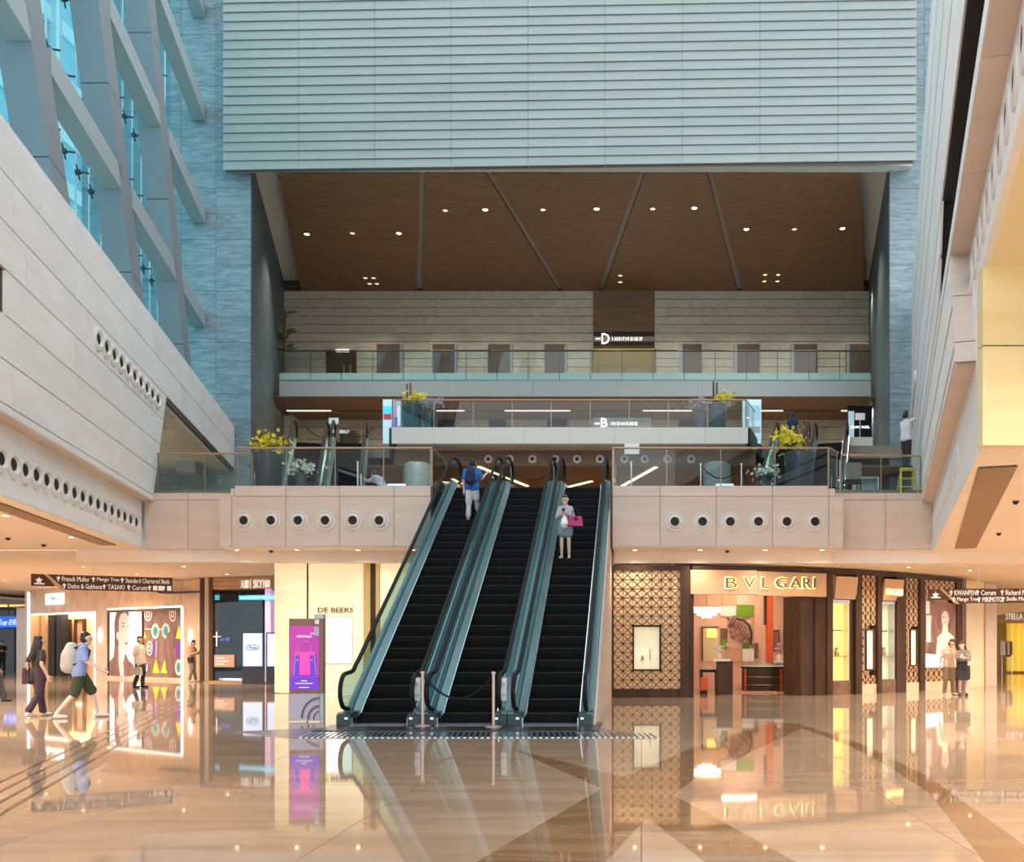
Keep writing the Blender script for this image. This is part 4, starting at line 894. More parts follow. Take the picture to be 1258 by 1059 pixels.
oc = struct('trim_3'); sbox(oc, 'orange_column', 'orange', 940.5, 948.5, 731, 815, 31.8, .35); sbox(oc, 'column_side', 'walnut_dk', 938, 940.4, 731, 768, 31.8, .3)
nc_ = empty('lit_niche', (PX(872, YI), YI - .1, 1.0), 'yellow lit niche with a shaded lamp inside the open shop', 'niche')
sbox(nc_, 'back_panel', 'yellow_soffit', 863, 883, 771, 812, YI - .01, .02); b = MB()
for q in ((862, 863.4, 770, 812), (862, 883, 770, 771.3)): b.box(PX(q[0], YI), PX(q[1], YI), YI - .12, YI - .01, PZ(q[3], YI), PZ(q[2], YI))
b.build('frame', 'walnut_dk', nc_); sbox(nc_, 'lamp_shade', 'yellow_lit', 868.5, 879.5, 772.5, 783, YI - .05, .06)
for lab, a, c, m in (('dark framed picture on the shop wall near the orange column', 949.5, 957.5, 'hair_print'), ('slim cream lit panel on the shop wall near the brown pier', 962, 968.5, 'cream_glow')):
    o = empty('wall_picture', (PX((a + c) / 2, YI), YI - .1, 1.4), lab, 'picture'); sbox(o, 'frame', 'walnut_dk', a, c, 774, 800, YI - .01, .04); sbox(o, 'image', m, a + 1, c - 1, 775.5, 798, YI - .055, .01)
ch = empty('chandelier', (PX(870, 31), 31, 2.5), 'round glowing crystal chandelier inside the open shop', 'lamp')
b = MB(); b.lathe([(.02, .62), (.02, .1)], (PX(868, 31), 31, 2.62)); b.build('stem', 'gold', ch)
M['crystal'] = mat('lit crystal', (1, .95, .8), emit=3.2, ecol=(1.0, 0.9, 0.66))
for r, z, n in ((.44, 2.68, 22), (.3, 2.58, 16), (.15, 2.5, 9)):
    b = MB()
    for k in range(n): a = 6.283 * k / n; b.lathe([(.012, -.1), (.035, 0), (.012, .1)], (PX(868, 31) + r * math.cos(a), 31 + r * math.sin(a), z), n=5)
    b.build('crystal_ring', 'crystal', ch, kind='stuff')
b = MB(); b.lathe([(.46, 2.76), (.46, 2.79), (.1, 2.82)], (PX(868, 31), 31, 0), n=20); b.build('hoop', 'gold', ch)
# counters
ct = empty('jewellery_counter', (PX(940, 29.6), 29.6, 0), 'curved dark jewellery counter with glass top in the open shop', 'counter')
cx_, cy_ = PX(940, 30.0), 30.2
def arc_pts(r, a0, a1, n): return [(cx_ + r * math.sin(math.radians(a0 + (a1 - a0) * k / n)), cy_ - r * .55 * math.cos(math.radians(a0 + (a1 - a0) * k / n))) for k in range(n + 1)]
o_ = arc_pts(.74, -80, 80, 12); i_ = arc_pts(.42, 80, -80, 12)
b = MB(); b.prism([(x, y, .06) for x, y in o_ + i_], (0, 0, .72)); b.build('body', 'walnut_dk', ct)
o2 = arc_pts(.78, -82, 82, 12); b = MB(); b.prism([(x, y, .78) for x, y in o2 + i_], (0, 0, .05)); b.build('counter_edge', 'bore', ct)
b = MB(); b.prism([(x, y, .83) for x, y in arc_pts(.74, -80, 80, 12) + i_], (0, 0, .16)); b.build('glass_case', 'rail_glass', ct); b = MB(); b.prism([(x, y, .832) for x, y in arc_pts(.70, -78, 78, 12) + arc_pts(.46, 78, -78, 12)], (0, 0, .02)); b.build('display_bed', 'cream_glow', ct)
for z in (.25, .5): b = MB(); b.prism([(x, y, z) for x, y in arc_pts(.75, -60, 60, 10) + arc_pts(.73, 60, -60, 10)], (0, 0, .012)); b.build('trim_band', 'gold', ct)
for a in (-62, 38, 60):
    p = arc_pts(.745, a, a + 8, 1); b = MB(); b.prism([(x, y, .08) for x, y in p + [(x, y + .02) for x, y in p[::-1]]], (0, 0, .68)); b.build('orange_strip', 'orange', ct)
pd = empty('pedestal', (PX(887, 29), 29, 0), 'tall dark pedestal with a white top in the shop entrance', 'pedestal')
b = MB(); b.box(PX(881, 29), PX(899.5, 29), 28.8, 29.3, 0, 1.02); b.build('body', 'walnut_dk', pd); b = MB(); b.box(PX(875, 29), PX(896, 29), 28.75, 29.35, 1.02, 1.08); b.build('top', 'paper_white', pd)
tb_ = empty('sales_table', (PX(872, 29.8), 29.8, 0), 'low dark sales table with papers beside the tall dark pedestal', 'table')
b = MB(); b.box(PX(860, 29.8), PX(882, 29.8), 29.5, 30.1, .66, .74); b.build('top', 'bore', tb_); 
for x in (861.5, 880): 
    for y in (29.55, 30.05): b = MB(); b.box(PX(x, 29.8) - .03, PX(x, 29.8) + .03, y - .03, y + .03, 0, .66); b.build('leg', 'walnut_dk', tb_)
o = MB(); o.box(PX(864, 29.8), PX(874, 29.8), 29.6, 29.9, .741, .83); tag(o.build('paper_tray', 'paper_white'), 'white paper tray on the low dark sales table', 'tray')
st = empty('stool', (PX(888, 29.9) + .0, 30.4, 0), 'orange upholstered stool behind the low sales table', 'stool')
b = MB(); b.box(PX(861, 29), PX(870, 29), 29.05, 29.35, .12, .5); b.build('seat', 'orange', st); b = MB(); b.box(PX(861.6, 29), PX(869.4, 29), 29.1, 29.3, 0, .12); b.build('base', 'bore', st)
for k, (x, lab) in enumerate(((979.5, 'small dark bar stool by the brown entrance pier'),)):
    st = empty('stool', (PX(x, 30), 30, 0), lab, 'stool'); b = MB(); b.box(PX(x, 30) - .2, PX(x, 30) + .2, 29.8, 30.2, .62, .82); b.build('seat', 'orange', st)
    for dx in (-.17, .17):
        for dy in (-.17, .17): b = MB(); b.box(PX(x, 30) + dx - .02, PX(x, 30) + dx + .02, 30 + dy - .02, 30 + dy + .02, 0, .62); b.build('leg', 'bore', st)
def vase_flowers(x, y, z, label, m, s=1.0):
    o = empty('flower_vase', (x, y, z), label, 'flowers'); b = MB(); b.lathe([(.05 * s, 0), (.08 * s, .1 * s), (.04 * s, .2 * s)], (x, y, z)); b.build('vase', 'paper_white', o, True)
    b = MB()
    for k in range(16): b.ball((x + RND.gauss(0, .09 * s), y + RND.gauss(0, .06 * s), z + (.3 + RND.random() * .2) * s), .045 * s, n=6, m=4)
    b.build('blossoms', m, o, kind='stuff')
vase_flowers(PX(884, 29), 29.05, 1.08, 'white flowers in a vase on the tall dark pedestal', 'petal_w', .9)
sb_ = empty('side_counter', (PX(960, 31), 31, 0), 'pale side counter under the dark framed picture in the shop', 'counter'); b = MB(); b.box(PX(953, 31), PX(970, 31), 30.8, 31.3, .0, .92); b.build('body', 'peach_wall', sb_); b = MB(); b.box(PX(952, 31), PX(971, 31), 30.75, 31.35, .92, .99); b.build('top', 'paper_white', sb_)
vase_flowers(PX(957, 31), 31, .99, 'pink white flowers on the pale side counter', 'petal_p', 1.1)
lp = MB()
for x, y in ((PX(880, 30), 29.6), (PX(960, 30), 30.0), (PX(910, 32), 32.2)): lp.box(x - .6, x + .6, y - .25, y + .25, 3.70, 3.715)
M['shop_light'] = mat('shop ceiling light', (1, .9, .75), emit=16, ecol=(1.0, 0.80, 0.60)); lp.build('light_panel', 'shop_light', si)

# ---- yellow wall and arched shop beyond on the right
yr = struct('wall_far_right')
for x, y in ((15.5, 33.5), (18.5, 36), (20.5, 41), (23, 44), (26, 49), (22, 49.5)): lamp(x, y, 3.75, 620, (1.0, .78, .45))  # fill lamps added to brighten this far area, no fittings modelled
fy = Fac(PX(1181, 33), 33, PX(1224, 36), 36)
for a, c, m in ((1181, 1187, 'walnut'), (1187.3, 1209, 'yellow_stone'), (1209.3, 1223, 'fascia')): fb(yr, 'panel', m, fy, a, c, 0, 3.84, -.3, 0 if a < 1209 else .05)
dr = MB(); dr.lathe([(.03, 0), (.03, .02)], fy.pp(1216, 812, .06), (0, -1, 0), 8); dr.build('door_bell', 'steel', yr)
fa = Fac(PX(1223, 46), 46, PX(1300, 46), 46)
b = MB(); b.prism([(PX(1222, 46), 46, 2.95)] + [(PX(1222 + 8 * k, 46), 46, 2.95 + .28 * math.sin(k / 10 * 1.57)) for k in range(11)] + [(PX(1302, 46), 46, 3.9), (PX(1222, 46), 46, 3.9)], (0, .4, 0)); b.build('arch_head', 'yellow_soffit', yr)
M['khaki_wall'] = mat('khaki shop wall', (0.42, 0.30, 0.11), rough=0.5)
b = MB(); b.box(PX(1215, 47), PX(1320, 47), 46.6, 46.8, 2.6, 3.8); b.build('sign_wall', 'khaki_wall', yr)
b = MB(); b.box(PX(1215, 52), PX(1320, 52), 52, 52.2, 0, 3.8); b.build('back_wall', 'khaki_wall', yr)
for k in range(5): b = MB(); x = PX(1246, 51) + k * .35; b.tube([(x, 51.6, .1), (x, 51.6, 2.9)], .19, 8); b.build('curtain_fold', 'yellow_lit2', yr, True) if 'yellow_lit2' in M else (M.__setitem__('yellow_lit2', mat('amber curtain', (0.80, 0.55, 0.08), rough=0.6, emit=0.35)), b.build('curtain_fold', 'yellow_lit2', yr, True))
s_ = empty('shop_sign', (PX(1250, 46.5), 46.5, 2.7), 'white STELLA McCARTNEY letters over the far arched shop', 'sign'); txt(s_, 'lettering', 'STELLA McCARTNEY', 'lit_letters', (PX(1266, 46.5), 46.56, PZ(757.5, 46.5)), PX(1296, 46.5) - PX(1236.5, 46.5), .30, depth=.03)
cr_ = empty('clothes_rack', (PX(1236, 50), 50, 0), 'rack of pale hanging clothes in the far arched shop', 'rack')
b = MB(); b.tube([(PX(1231, 50), 50, 0), (PX(1231, 50), 50, 1.8), (PX(1243, 50), 50, 1.8), (PX(1243, 50), 50, 0)], .02, 6); b.build('frame', 'steel', cr_)
for k in range(5):
    x = PX(1232 + 2.3 * k, 50); g = MB(); g.prism([(x - .02, 49.8, 1.72), (x - .02, 50.2, 1.72), (x - .02, 50.26, 1.0 - .1 * (k % 2)), (x - .02, 49.74, 1.0 - .1 * (k % 2))], (.06, 0, 0)); tag(g.build('garment', ('paper_white', 'hair_print', 'paper_white', 'grey_jk', 'peach_cl')[k]), ('white coat nearest the pillar', 'brown dress', 'white blouse in the middle', 'grey jacket', 'peach top at the end')[k] + ' hanging on the far clothes rack', 'garment', 'hanging clothes')

# ---- onyx corner and backlit panel on the left of the escalators
on = struct('wall_onyx')
fd = Fac(PX(337, 29.6), 29.6, PX(378, 28.9), 28.9); fe = Fac(PX(378, 28.9), 28.9, PX(500, 28.9), 28.9)
for k in range(9):
    b = MB(); fd.box(b, .01, fd.L - .01, .02 + k * .468, .02 + (k + 1) * .468 - .008, -.3, 0); b.build('panel', 'gold_wall', on)
for a, c in ((378.6, 446.5), (467, 498)):
    for z0, z1 in ((.02, .42), (.43, 4.24)): fb(on, 'panel', 'cream_glow', fe, a, c, z0, z1, -.2, 0)
fb(on, 'door_frame', 'gold', fe, 447, 455.5, 0, 4.24, -.25, .04); fb(on, 'door_frame', 'walnut_dk', fe, 456, 461.5, 0, 4.24, -.25, .02); fb(on, 'door_frame', 'gold', fe, 462, 466.5, 0, 4.24, -.25, .04)
b = MB(); fe.box(b, -.02, .02, 0, 4.24, -.2, .03); fe.box(b, -.02, fe.L, 4.17, 4.24, -.1, .03); b.build('bronze_edge', 'walnut_dk', on)
b = MB(); b.box(PX(500, 28.9), -.9, 28.7, 28.9, 0, 4.2); b.build('hidden_return', 'cream_glow', on)
txt(on, 'lettering', 'DE BEERS', 'letter_bronze', fe.pp(412.5, 749.5, .02), PX(434, 28.9) - PX(391, 28.9), .155, fe.ang, .02)
o = empty('light_box', fe.pp(417, 815, 0), 'white square lit display window in the cream backlit wall', 'light box'); b = MB(); f = fe; f.pbox(b, 401, 433.5, 757, 815.5, -.05, .03); b.build('frame', 'steel', o); b = MB(); f.pbox(b, 402, 432.3, 758.3, 814.3, .025, .04); b.build('panel', 'lit_white', o)
M['pale_pink'] = mat('pale pink print', (0.95, 0.72, 0.74), emit=0.5)
for x, y, rx, ry in ((412, 792, 2.2, 1.6), (415, 788, 1.6, 2.2), (417.5, 793, 2.4, 1.5), (414, 796, 1.4, 1.4)): b = MB(); f.poly(b, ring_px(x, y, rx, ry, 8), .041, .004); b.build('petal_print', 'pale_pink', o)

# ---- dark observation-deck shop
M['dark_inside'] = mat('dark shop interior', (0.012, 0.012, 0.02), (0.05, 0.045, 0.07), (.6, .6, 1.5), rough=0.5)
sk = struct('wall_dark_shop'); fk = Fac(PX(247, 38.6), 38.6, PX(345, 37.2), 37.2)
fb(sk, 'post', 'walnut_dk', fk, 246.5, 251, 0, 4.26, -.3, .05); fb(sk, 'post', 'bronze', fk, 251.3, 257, 0, 4.26, -.3, .02); fb(sk, 'post', 'walnut_dk', fk, 257.3, 262, 0, 4.26, -.3, .04)
for k in range(3): b = MB(); fk.box(b, fk.t(262), fk.L, 3.77 + k * .16, 3.77 + k * .16 + .152, -.2, .02 + .01 * (k % 2)); b.build('plank', 'bronze_plank', sk) if 'bronze_plank' in M else (M.__setitem__('bronze_plank', mat('golden brown plank', (0.34, 0.19, 0.075), (0.44, 0.26, 0.11), (1, 4, 4), rough=0.4)), b.build('plank', 'bronze_plank', sk))
fb(sk, 'sill', 'bronze_plank', fk, 246, 345, 0, .07, -.3, .05)
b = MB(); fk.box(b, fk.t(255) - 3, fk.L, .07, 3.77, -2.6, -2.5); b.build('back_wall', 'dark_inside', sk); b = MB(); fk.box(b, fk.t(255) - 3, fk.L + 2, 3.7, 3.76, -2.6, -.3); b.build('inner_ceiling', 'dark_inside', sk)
for a, c in ((262, 291), (291.3, 299), (299.3, 322)): b = MB(); fk.box(b, fk.t(a), fk.t(c), .07, 3.6, -.04, -.02); b.build('pane', 'rail_glass', sk)
fb(sk, 'lilac_column', 'lilac', fk, 321, 328, .07, 3.77, -.5, -.2)
s_ = empty('shop_sign', fk.pp(315, 718, .05), 'white Chinese and SKY100 letters on the golden plank header', 'sign')
txt(s_, 'lettering', '\u5929\u969b', 'lit_letters', fk.pp(302, 717.6, .06), .42, .33, fk.ang, .03)
b = MB(); fk.pbox(b, 308.6, 309.4, 711.5, 723.5, .045, .07); b.build('divider', 'lit_letters', s_)
txt(s_, 'lettering', 'SKY100', 'lit_letters', fk.pp(323, 717.3, .06), .82, .33, fk.ang, .03)
for lab, a, c, m, tx in (('short pale blue ticker screen at the dark shop corner', 262.5, 266.5, 'cyan_led', None), ('long cyan ticker screen under the plank header of the dark shop', 292, 340, 'cyan_led', "Welcome to Hong Kong's highest indoor observatory deck")):
    o = empty('ticker_screen', fk.pp((a + c) / 2, 735, -.05), lab, 'screen'); b = MB(); fk.pbox(b, a, c, 731, 736.8, -.14, -.06); b.build('panel', m, o)
    if tx: txt(o, 'lettering', tx, 'lit_letters', fk.pp((a + c) / 2, 734, -.045), (fk.t(c) - fk.t(a)) * .9, .11, fk.ang, .01)
    for e in (a + .5, c - .5): b = MB(); fk.pbox(b, e, e + .6, 722, 731, -.12, -.08); b.build('hanger', 'dark_metal', o)
def standee(lab, px, d, w, py_top, zs0, m, extra=None):
    o = empty('display_stand', (PX(px, d), d, 0), lab, 'display'); x = PX(px, d); zt_ = PZ(py_top, d); b = MB(); b.box(x - w / 2, x + w / 2, d, d + .12, 0, zt_); b.build('case', 'dark_metal', o)
    b = MB(); b.box(x - w / 2 + .05, x + w / 2 - .05, d - .012, d, zs0, zt_ - .05); b.build('screen', m, o)
    return o, x, zt_
o, x, z_ = standee('black upright display stand with a pale blue screen before the dark shop', 310.5, 36.6, .84, 776.5, .70, 'screen_blue')
b = MB(); pts = [(x + .24 * math.cos(6.283 * k / 20), 36.575, 1.42 + .11 * math.sin(6.283 * k / 20)) for k in range(21)]; b.tube(pts, .012, 5); b.build('oval_ring', 'ink', o); txt(o, 'lettering', 'Yuu', 'ink', (x, 36.575, 1.42), .3, .12, 0, .01)
_ = standee('second display stand with a blue screen, half hidden behind the onyx corner', 335, 36.4, .5, 777, .70, 'screen_blue')
o = empty('notice_board', fk.pp(275, 820, 0), 'pinkish brown notice plate on the dark shop window', 'notice'); b = MB(); fk.pbox(b, 263.5, 288, 804.5, 819.5, -.02, .02); b.build('plate', 'kiosk_pink', o) if 'kiosk_pink' in M else (M.__setitem__('kiosk_pink', mat('pinkish brown plate', (0.50, 0.30, 0.24), rough=0.5)), b.build('plate', 'kiosk_pink', o))
for k in range(3): b = MB(); fk.pbox(b, 265.5, 276 + 5 * (k == 1), 808 + 3.6 * k, 809.3 + 3.6 * k, .02, .025); b.build('text_line', 'paper_white', o)
o = empty('window_graphic', fk.pp(272, 790, 0), 'white tower logo with figures 100 on the dark shop glass', 'logo'); b = MB(); fk.pbox(b, 265.5, 267.2, 776, 794, .0, .01); fk.pbox(b, 261.8, 271.5, 781.5, 782.6, .0, .01); b.build('tower_mark', 'paper_white', o); txt(o, 'lettering', 'sky100', 'print_blue', fk.pp(277, 786, .01), .5, .2, fk.ang, .01)

# ---- peach marble shop on the far left
mw = struct('wall_marble_shop'); fm = Fac(PX(30, 47.5), 47.5, PX(246.5, 39.2), 39.2)
ZM = 4.26
def mpan(a, c, z0, z1, o0=-.3, o1=0): fb(mw, 'panel', 'marble_peach', fm, a, c, z0, z1, o0, o1)
DZ, WZ0, WZ1 = 3.08, .12, 3.12
mpan(36, 77, DZ, ZM); mpan(77.2, 117, DZ, ZM)
mpan(117.3, 131.5, 0, ZM); mpan(131.7, 176, WZ1, ZM); mpan(176.2, 222.5, WZ1, ZM); mpan(222.7, 246.4, 0, ZM); mpan(131.7, 222.5, 0, WZ0)
b = MB()
for r in range(5): 
    a = [math.radians(-90 - 18 * r), math.radians(-90 - 18 * (r + 1))]
b = MB(); fm.box(b, fm.t(30), fm.t(35.8), 0, ZM, -1.3, -.02); b.build('corner_panel', 'marble_peach', mw)
def edge_light(name, px0, px1, z0, z1, o0, o1): fb(mw, name, 'edge_lit', fm, px0, px1, z0, z1, o0, o1)
M['edge_lit'] = mat('white lit reveal', (1, 1, 1), emit=2.2, ecol=(1.0, 0.92, 0.78))
edge_light('lit_edge', 34.2, 36.6, 0, ZM - .1, 0, .03); edge_light('lit_reveal', 114.6, 117.2, 0, DZ, -.25, -.02); edge_light('lit_reveal', 37, 117, DZ - .07, DZ - .01, -.2, -.05); edge_light('lit_reveal', 222.4, 225.0, 0, WZ1, -.02, .012); edge_light('lit_reveal', 132, 224, WZ1, WZ1 + .07, -.02, .012)
# entrance interior, a shallow lobby behind the facade
fi_ = Fac(*(fm.a - fm.n * 1.3).xy, *(fm.b - fm.n * 1.3).xy)
b = MB(); fi_.box(b, fi_.t(20), fi_.t(121), 0, DZ + .5, -.1, 0); b.build('inner_wall', 'marble_peach', mw)
fp_ = Fac(*(fm.a - fm.n * .6).xy, *(fm.b - fm.n * .6).xy)
fb(mw, 'inner_post', 'bore', fp_, 59.5, 67, 0, DZ, -.3, 0); fb(mw, 'inner_post', 'bore', fp_, 69, 76, 0, DZ, -.3, 0); fb(mw, 'inner_jamb', 'marble_peach', fp_, 53, 58.5, 0, DZ, -.1, .1)
for a, c in ((39, 50), (80, 87), (96, 105)):
    o = empty('lit_shelf', fi_.pt(fi_.t((a + c) / 2), 1.0, .02), {39: 'peach lit wall shelf at the edge of the marble shop entrance', 80: 'peach lit wall shelf beside the black entrance posts', 96: 'peach lit wall shelf behind the man in the blue shirt'}[a], 'shelf')
    b = MB(); fi_.box(b, fi_.t(a), fi_.t(c), 1.2, 2.75, .01, .04); b.build('back_panel', 'sign_tan', o); b = MB(); fi_.box(b, fi_.t(a), fi_.t(c), 1.38, 1.46, .04, .12); b.build('light_strip', 'strip_light', o)
    for q in ((fi_.t(a) - .1, fi_.t(a)), (fi_.t(c), fi_.t(c) + .1)): b = MB(); fi_.box(b, q[0], q[1], 0, 2.8, .01, .16); b.build('upright', 'walnut_dk', o)
    b = MB(); fi_.box(b, fi_.t(a) - .1, fi_.t(c) + .1, 2.75, 2.82, .01, .16); b.build('head', 'walnut_dk', o)
lp = MB(); fm.box(lp, fm.t(44), fm.t(108), DZ + .35, DZ + .37, -1.1, -.5); lp.build('light_panel', 'shop_light', mw)
b = MB(); fm.box(b, fm.t(30) - 2.4, fm.t(119), DZ + .4, DZ + .45, -1.3, -.3); b.build('inner_ceiling', 'peach_wall', mw)
s_ = empty('shop_sign', fm.pp(68, 742, .05), 'bright white letter panel over the marble shop entrance', 'sign'); b = MB(); fm.pbox(b, 57, 79, 729, 742.5, .0, .05); b.build('panel', 'lit_white', s_); txt(s_, 'lettering', 'IWC', 'ticker_grey', fm.pp(68, 735.5, .06), .55, .26, fm.ang, .01) if 'ticker_grey' in M else (M.__setitem__('ticker_grey', mat('pale grey lettering', (0.55, 0.62, 0.70), rough=.5)), txt(s_, 'lettering', 'IWC', 'ticker_grey', fm.pp(68, 735.5, .06), .55, .26, fm.ang, .01))
# shop window with poster and collage
pw = empty('portrait_poster', fm.pp(154, 832, -.1), 'large white poster of a woman\u2019s face with long brown hair in the marble shop window', 'poster')
fpoly(pw, 'panel', 'lit_white', fm, [(133, 745.5), (174, 744), (174, 834.2), (133, 832)], -.1, .03)
fpoly(pw, 'hair', 'hair_print', fm, [(144, 747), (155, 747), (157, 758), (149, 757), (145.5, 766), (144.5, 778), (144, 800), (147, 812), (149, 832.5), (133.3, 832), (133.3, 812), (138, 806), (139, 790), (138.5, 768), (140, 756)], -.068)
fpoly(pw, 'hair', 'hair_print', fm, [(152, 801), (157, 812), (162, 816), (164, 826), (160.5, 833), (150, 832.6), (149.5, 814)], -.067)
fpoly(pw, 'face', 'face_print', fm, [(144.5, 762), (147, 754), (152, 752), (156, 757), (156.6, 768), (157, 780), (155.6, 785), (155.8, 790), (153.8, 797), (150, 801), (146.5, 797), (144, 788), (141, 782), (142, 776), (144.4, 777)], -.062)
fpoly(pw, 'neck', 'face_print', fm, [(143.8, 794), (150, 802), (149.5, 815), (148.5, 829), (146, 831), (144, 815)], -.066)
fpoly(pw, 'eye', 'ink', fm, ring_px(150, 769.5, 1.3, .9, 8), -.055); fpoly(pw, 'eyebrow', 'hair_print', fm, [(147.8, 765.6), (152.2, 764.6), (152.2, 765.6), (147.8, 766.8)], -.055); fpoly(pw, 'lips', 'lips', fm, ring_px(153.8, 790.5, 1.9, 1.6, 8), -.055); fpoly(pw, 'eye', 'ink', fm, ring_px(155.9, 769.3, .5, .8, 6), -.055)
for k in range(6): fpoly(pw, 'text_column', 'ticker_grey', fm, [(165 + 1.3 * k, 750), (165.5 + 1.3 * k, 750), (165.5 + 1.3 * k, 757 + 3.1 * ((k * 5) % 6)), (165 + 1.3 * k, 757 + 3.1 * ((k * 5) % 6))], -.065)
cw = empty('collage_poster', fm.pp(200, 836, -.1), 'dark brown window collage with coloured discs and yellow cones in the marble shop window', 'poster')
fpoly(cw, 'panel', 'collage', fm, [(174.5, 744), (222, 741.5), (222, 836), (174.5, 834)], -.1, .03)
def disc(x, y, rx, ry, ms):
    for i, m in enumerate(ms): s = 1 - i / len(ms); fpoly(cw, 'disc_print', m, fm, ring_px(x, y, rx * s, ry * s, 14), -.068 + .004 * i, .004)
disc(180, 754.5, 4.9, 8.8, ('paper_white', 'collage', 'paper_white', 'print_red')); disc(210.3, 754.5, 4.2, 9.6, ('paper_white', 'collage', 'paper_white', 'print_red'))
disc(189, 775.5, 4.8, 9.6, ('paper_white', 'print_green', 'print_blue')); disc(201.8, 775, 4.8, 9.4, ('paper_white', 'print_green', 'print_blue')); disc(181.8, 796.5, 4, 9.2, ('paper_white', 'collage', 'paper_white', 'collage')); disc(217.5, 820, 4.3, 10, ('paper_white', 'print_green', 'print_blue')); disc(177, 818, 2.6, 8.6, ('paper_white', 'print_blue'))
for pts in ([(214, 784.5), (218, 767), (221.5, 784.5)], [(174.8, 784), (176, 776), (178.5, 784)], [(186, 826.5), (189.5, 809), (194, 826.8)], [(195.5, 826.8), (200.5, 811), (205, 827)]): fpoly(cw, 'cone_print', 'print_yellow', fm, pts, -.066)
for pts in ([(214, 787), (221, 787), (221, 808), (214, 808)], [(186, 787), (191, 786), (191, 807), (185, 807)], ): fpoly(cw, 'block_print', 'print_purple', fm, pts, -.068)
fpoly(cw, 'figure_print', 'hair_print', fm, [(203, 779), (207, 776), (210, 782), (211, 800), (210.5, 830), (207, 834), (202, 822), (201, 800)], -.064); fpoly(cw, 'figure_print', 'face_print', fm, [(190, 787), (191, 787), (190.5, 808), (189.3, 808)], -.062); fpoly(cw, 'line_print', 'face_print', fm, [(176, 772), (198, 772.6), (198, 774), (176, 773.4)], -.069)
b = MB()
for q in ((131.8, 133, 742, 834.5), (174, 174.6, 743, 835), (221.6, 222.6, 741, 837)): fm.box(b, fm.t(q[0]), fm.t(q[1]), WZ0, WZ1, -.12, .0)
b.build('window_frame', 'walnut_dk', mw); b = MB(); fm.box(b, fm.t(133), fm.t(222), WZ1 - .12, WZ1, -.11, -.0); b.build('window_head', 'walnut', mw)
for px, py, lab in ((124, 780.5, 'bright white wall lamp between the shop entrance and the poster'), (235, 782, 'bright white wall lamp above the man reading his phone')):
    o = empty('wall_lamp', fm.pp(px, py, 0), lab, 'lamp'); d = fm.pp(px, py).y; w = 2.9 * d / F; h = 9.5 * d / F; c = fm.pp(px, py, .05)
    b = MB(); b.lathe([(.02, -h), (w, -h * .3), (w * .8, h * .3), (.03, h)], c, (0, 0, 1), 12); b.build('shade', 'edge_lit', o, True); b = MB(); fm.box(b, fm.t(px) - .05, fm.t(px) + .05, c.z - .1, c.z + .1, 0, .05); b.build('bracket', 'gold', o)
# ---- far end of the left arcade
fe_ = struct('wall_arcade_end'); b = MB(); b.box(-48, -33, 58.5, 58.7, 0, 4.25); b.build('glass_front', 'dark_glass', fe_)
for k in range(6): b = MB(); x = -46 + k * 2.4; b.box(x, x + .08, 58.4, 58.5, 0, 4.25); b.build('mullion', 'walnut_dk', fe_)
b = MB(); b.box(-47, -34, 50, 58.4, 4.0, 4.1); b.build('lit_cove', 'yellow_soffit', fe_)
b = MB(); b.box(-46, -35, 57.6, 57.8, 3.86, 3.98); b.build('cove_light', 'yellow_lit', fe_)
o = empty('ticker_screen', (PX(14, 57), 57, 2.7), 'large blue display band with pale writing at the end of the left arcade', 'screen'); b = MB(); b.box(PX(-40, 57), PX(28, 57), 57, 57.1, PZ(771, 57), PZ(757, 57)); b.build('panel', 'blue_led', o); txt(o, 'lettering', 'Tour d\u2019HIVER', 'screen_blue', (PX(13.5, 57), 56.97, PZ(764.5, 57)), PX(27, 57) - PX(0, 57), .38, 0, .02)
for px in (-20, 9): b = MB(); b.box(PX(px, 57), PX(px, 57) + .06, 57.02, 57.08, PZ(757, 57), 4.0); b.build('hanger', 'dark_metal', o)

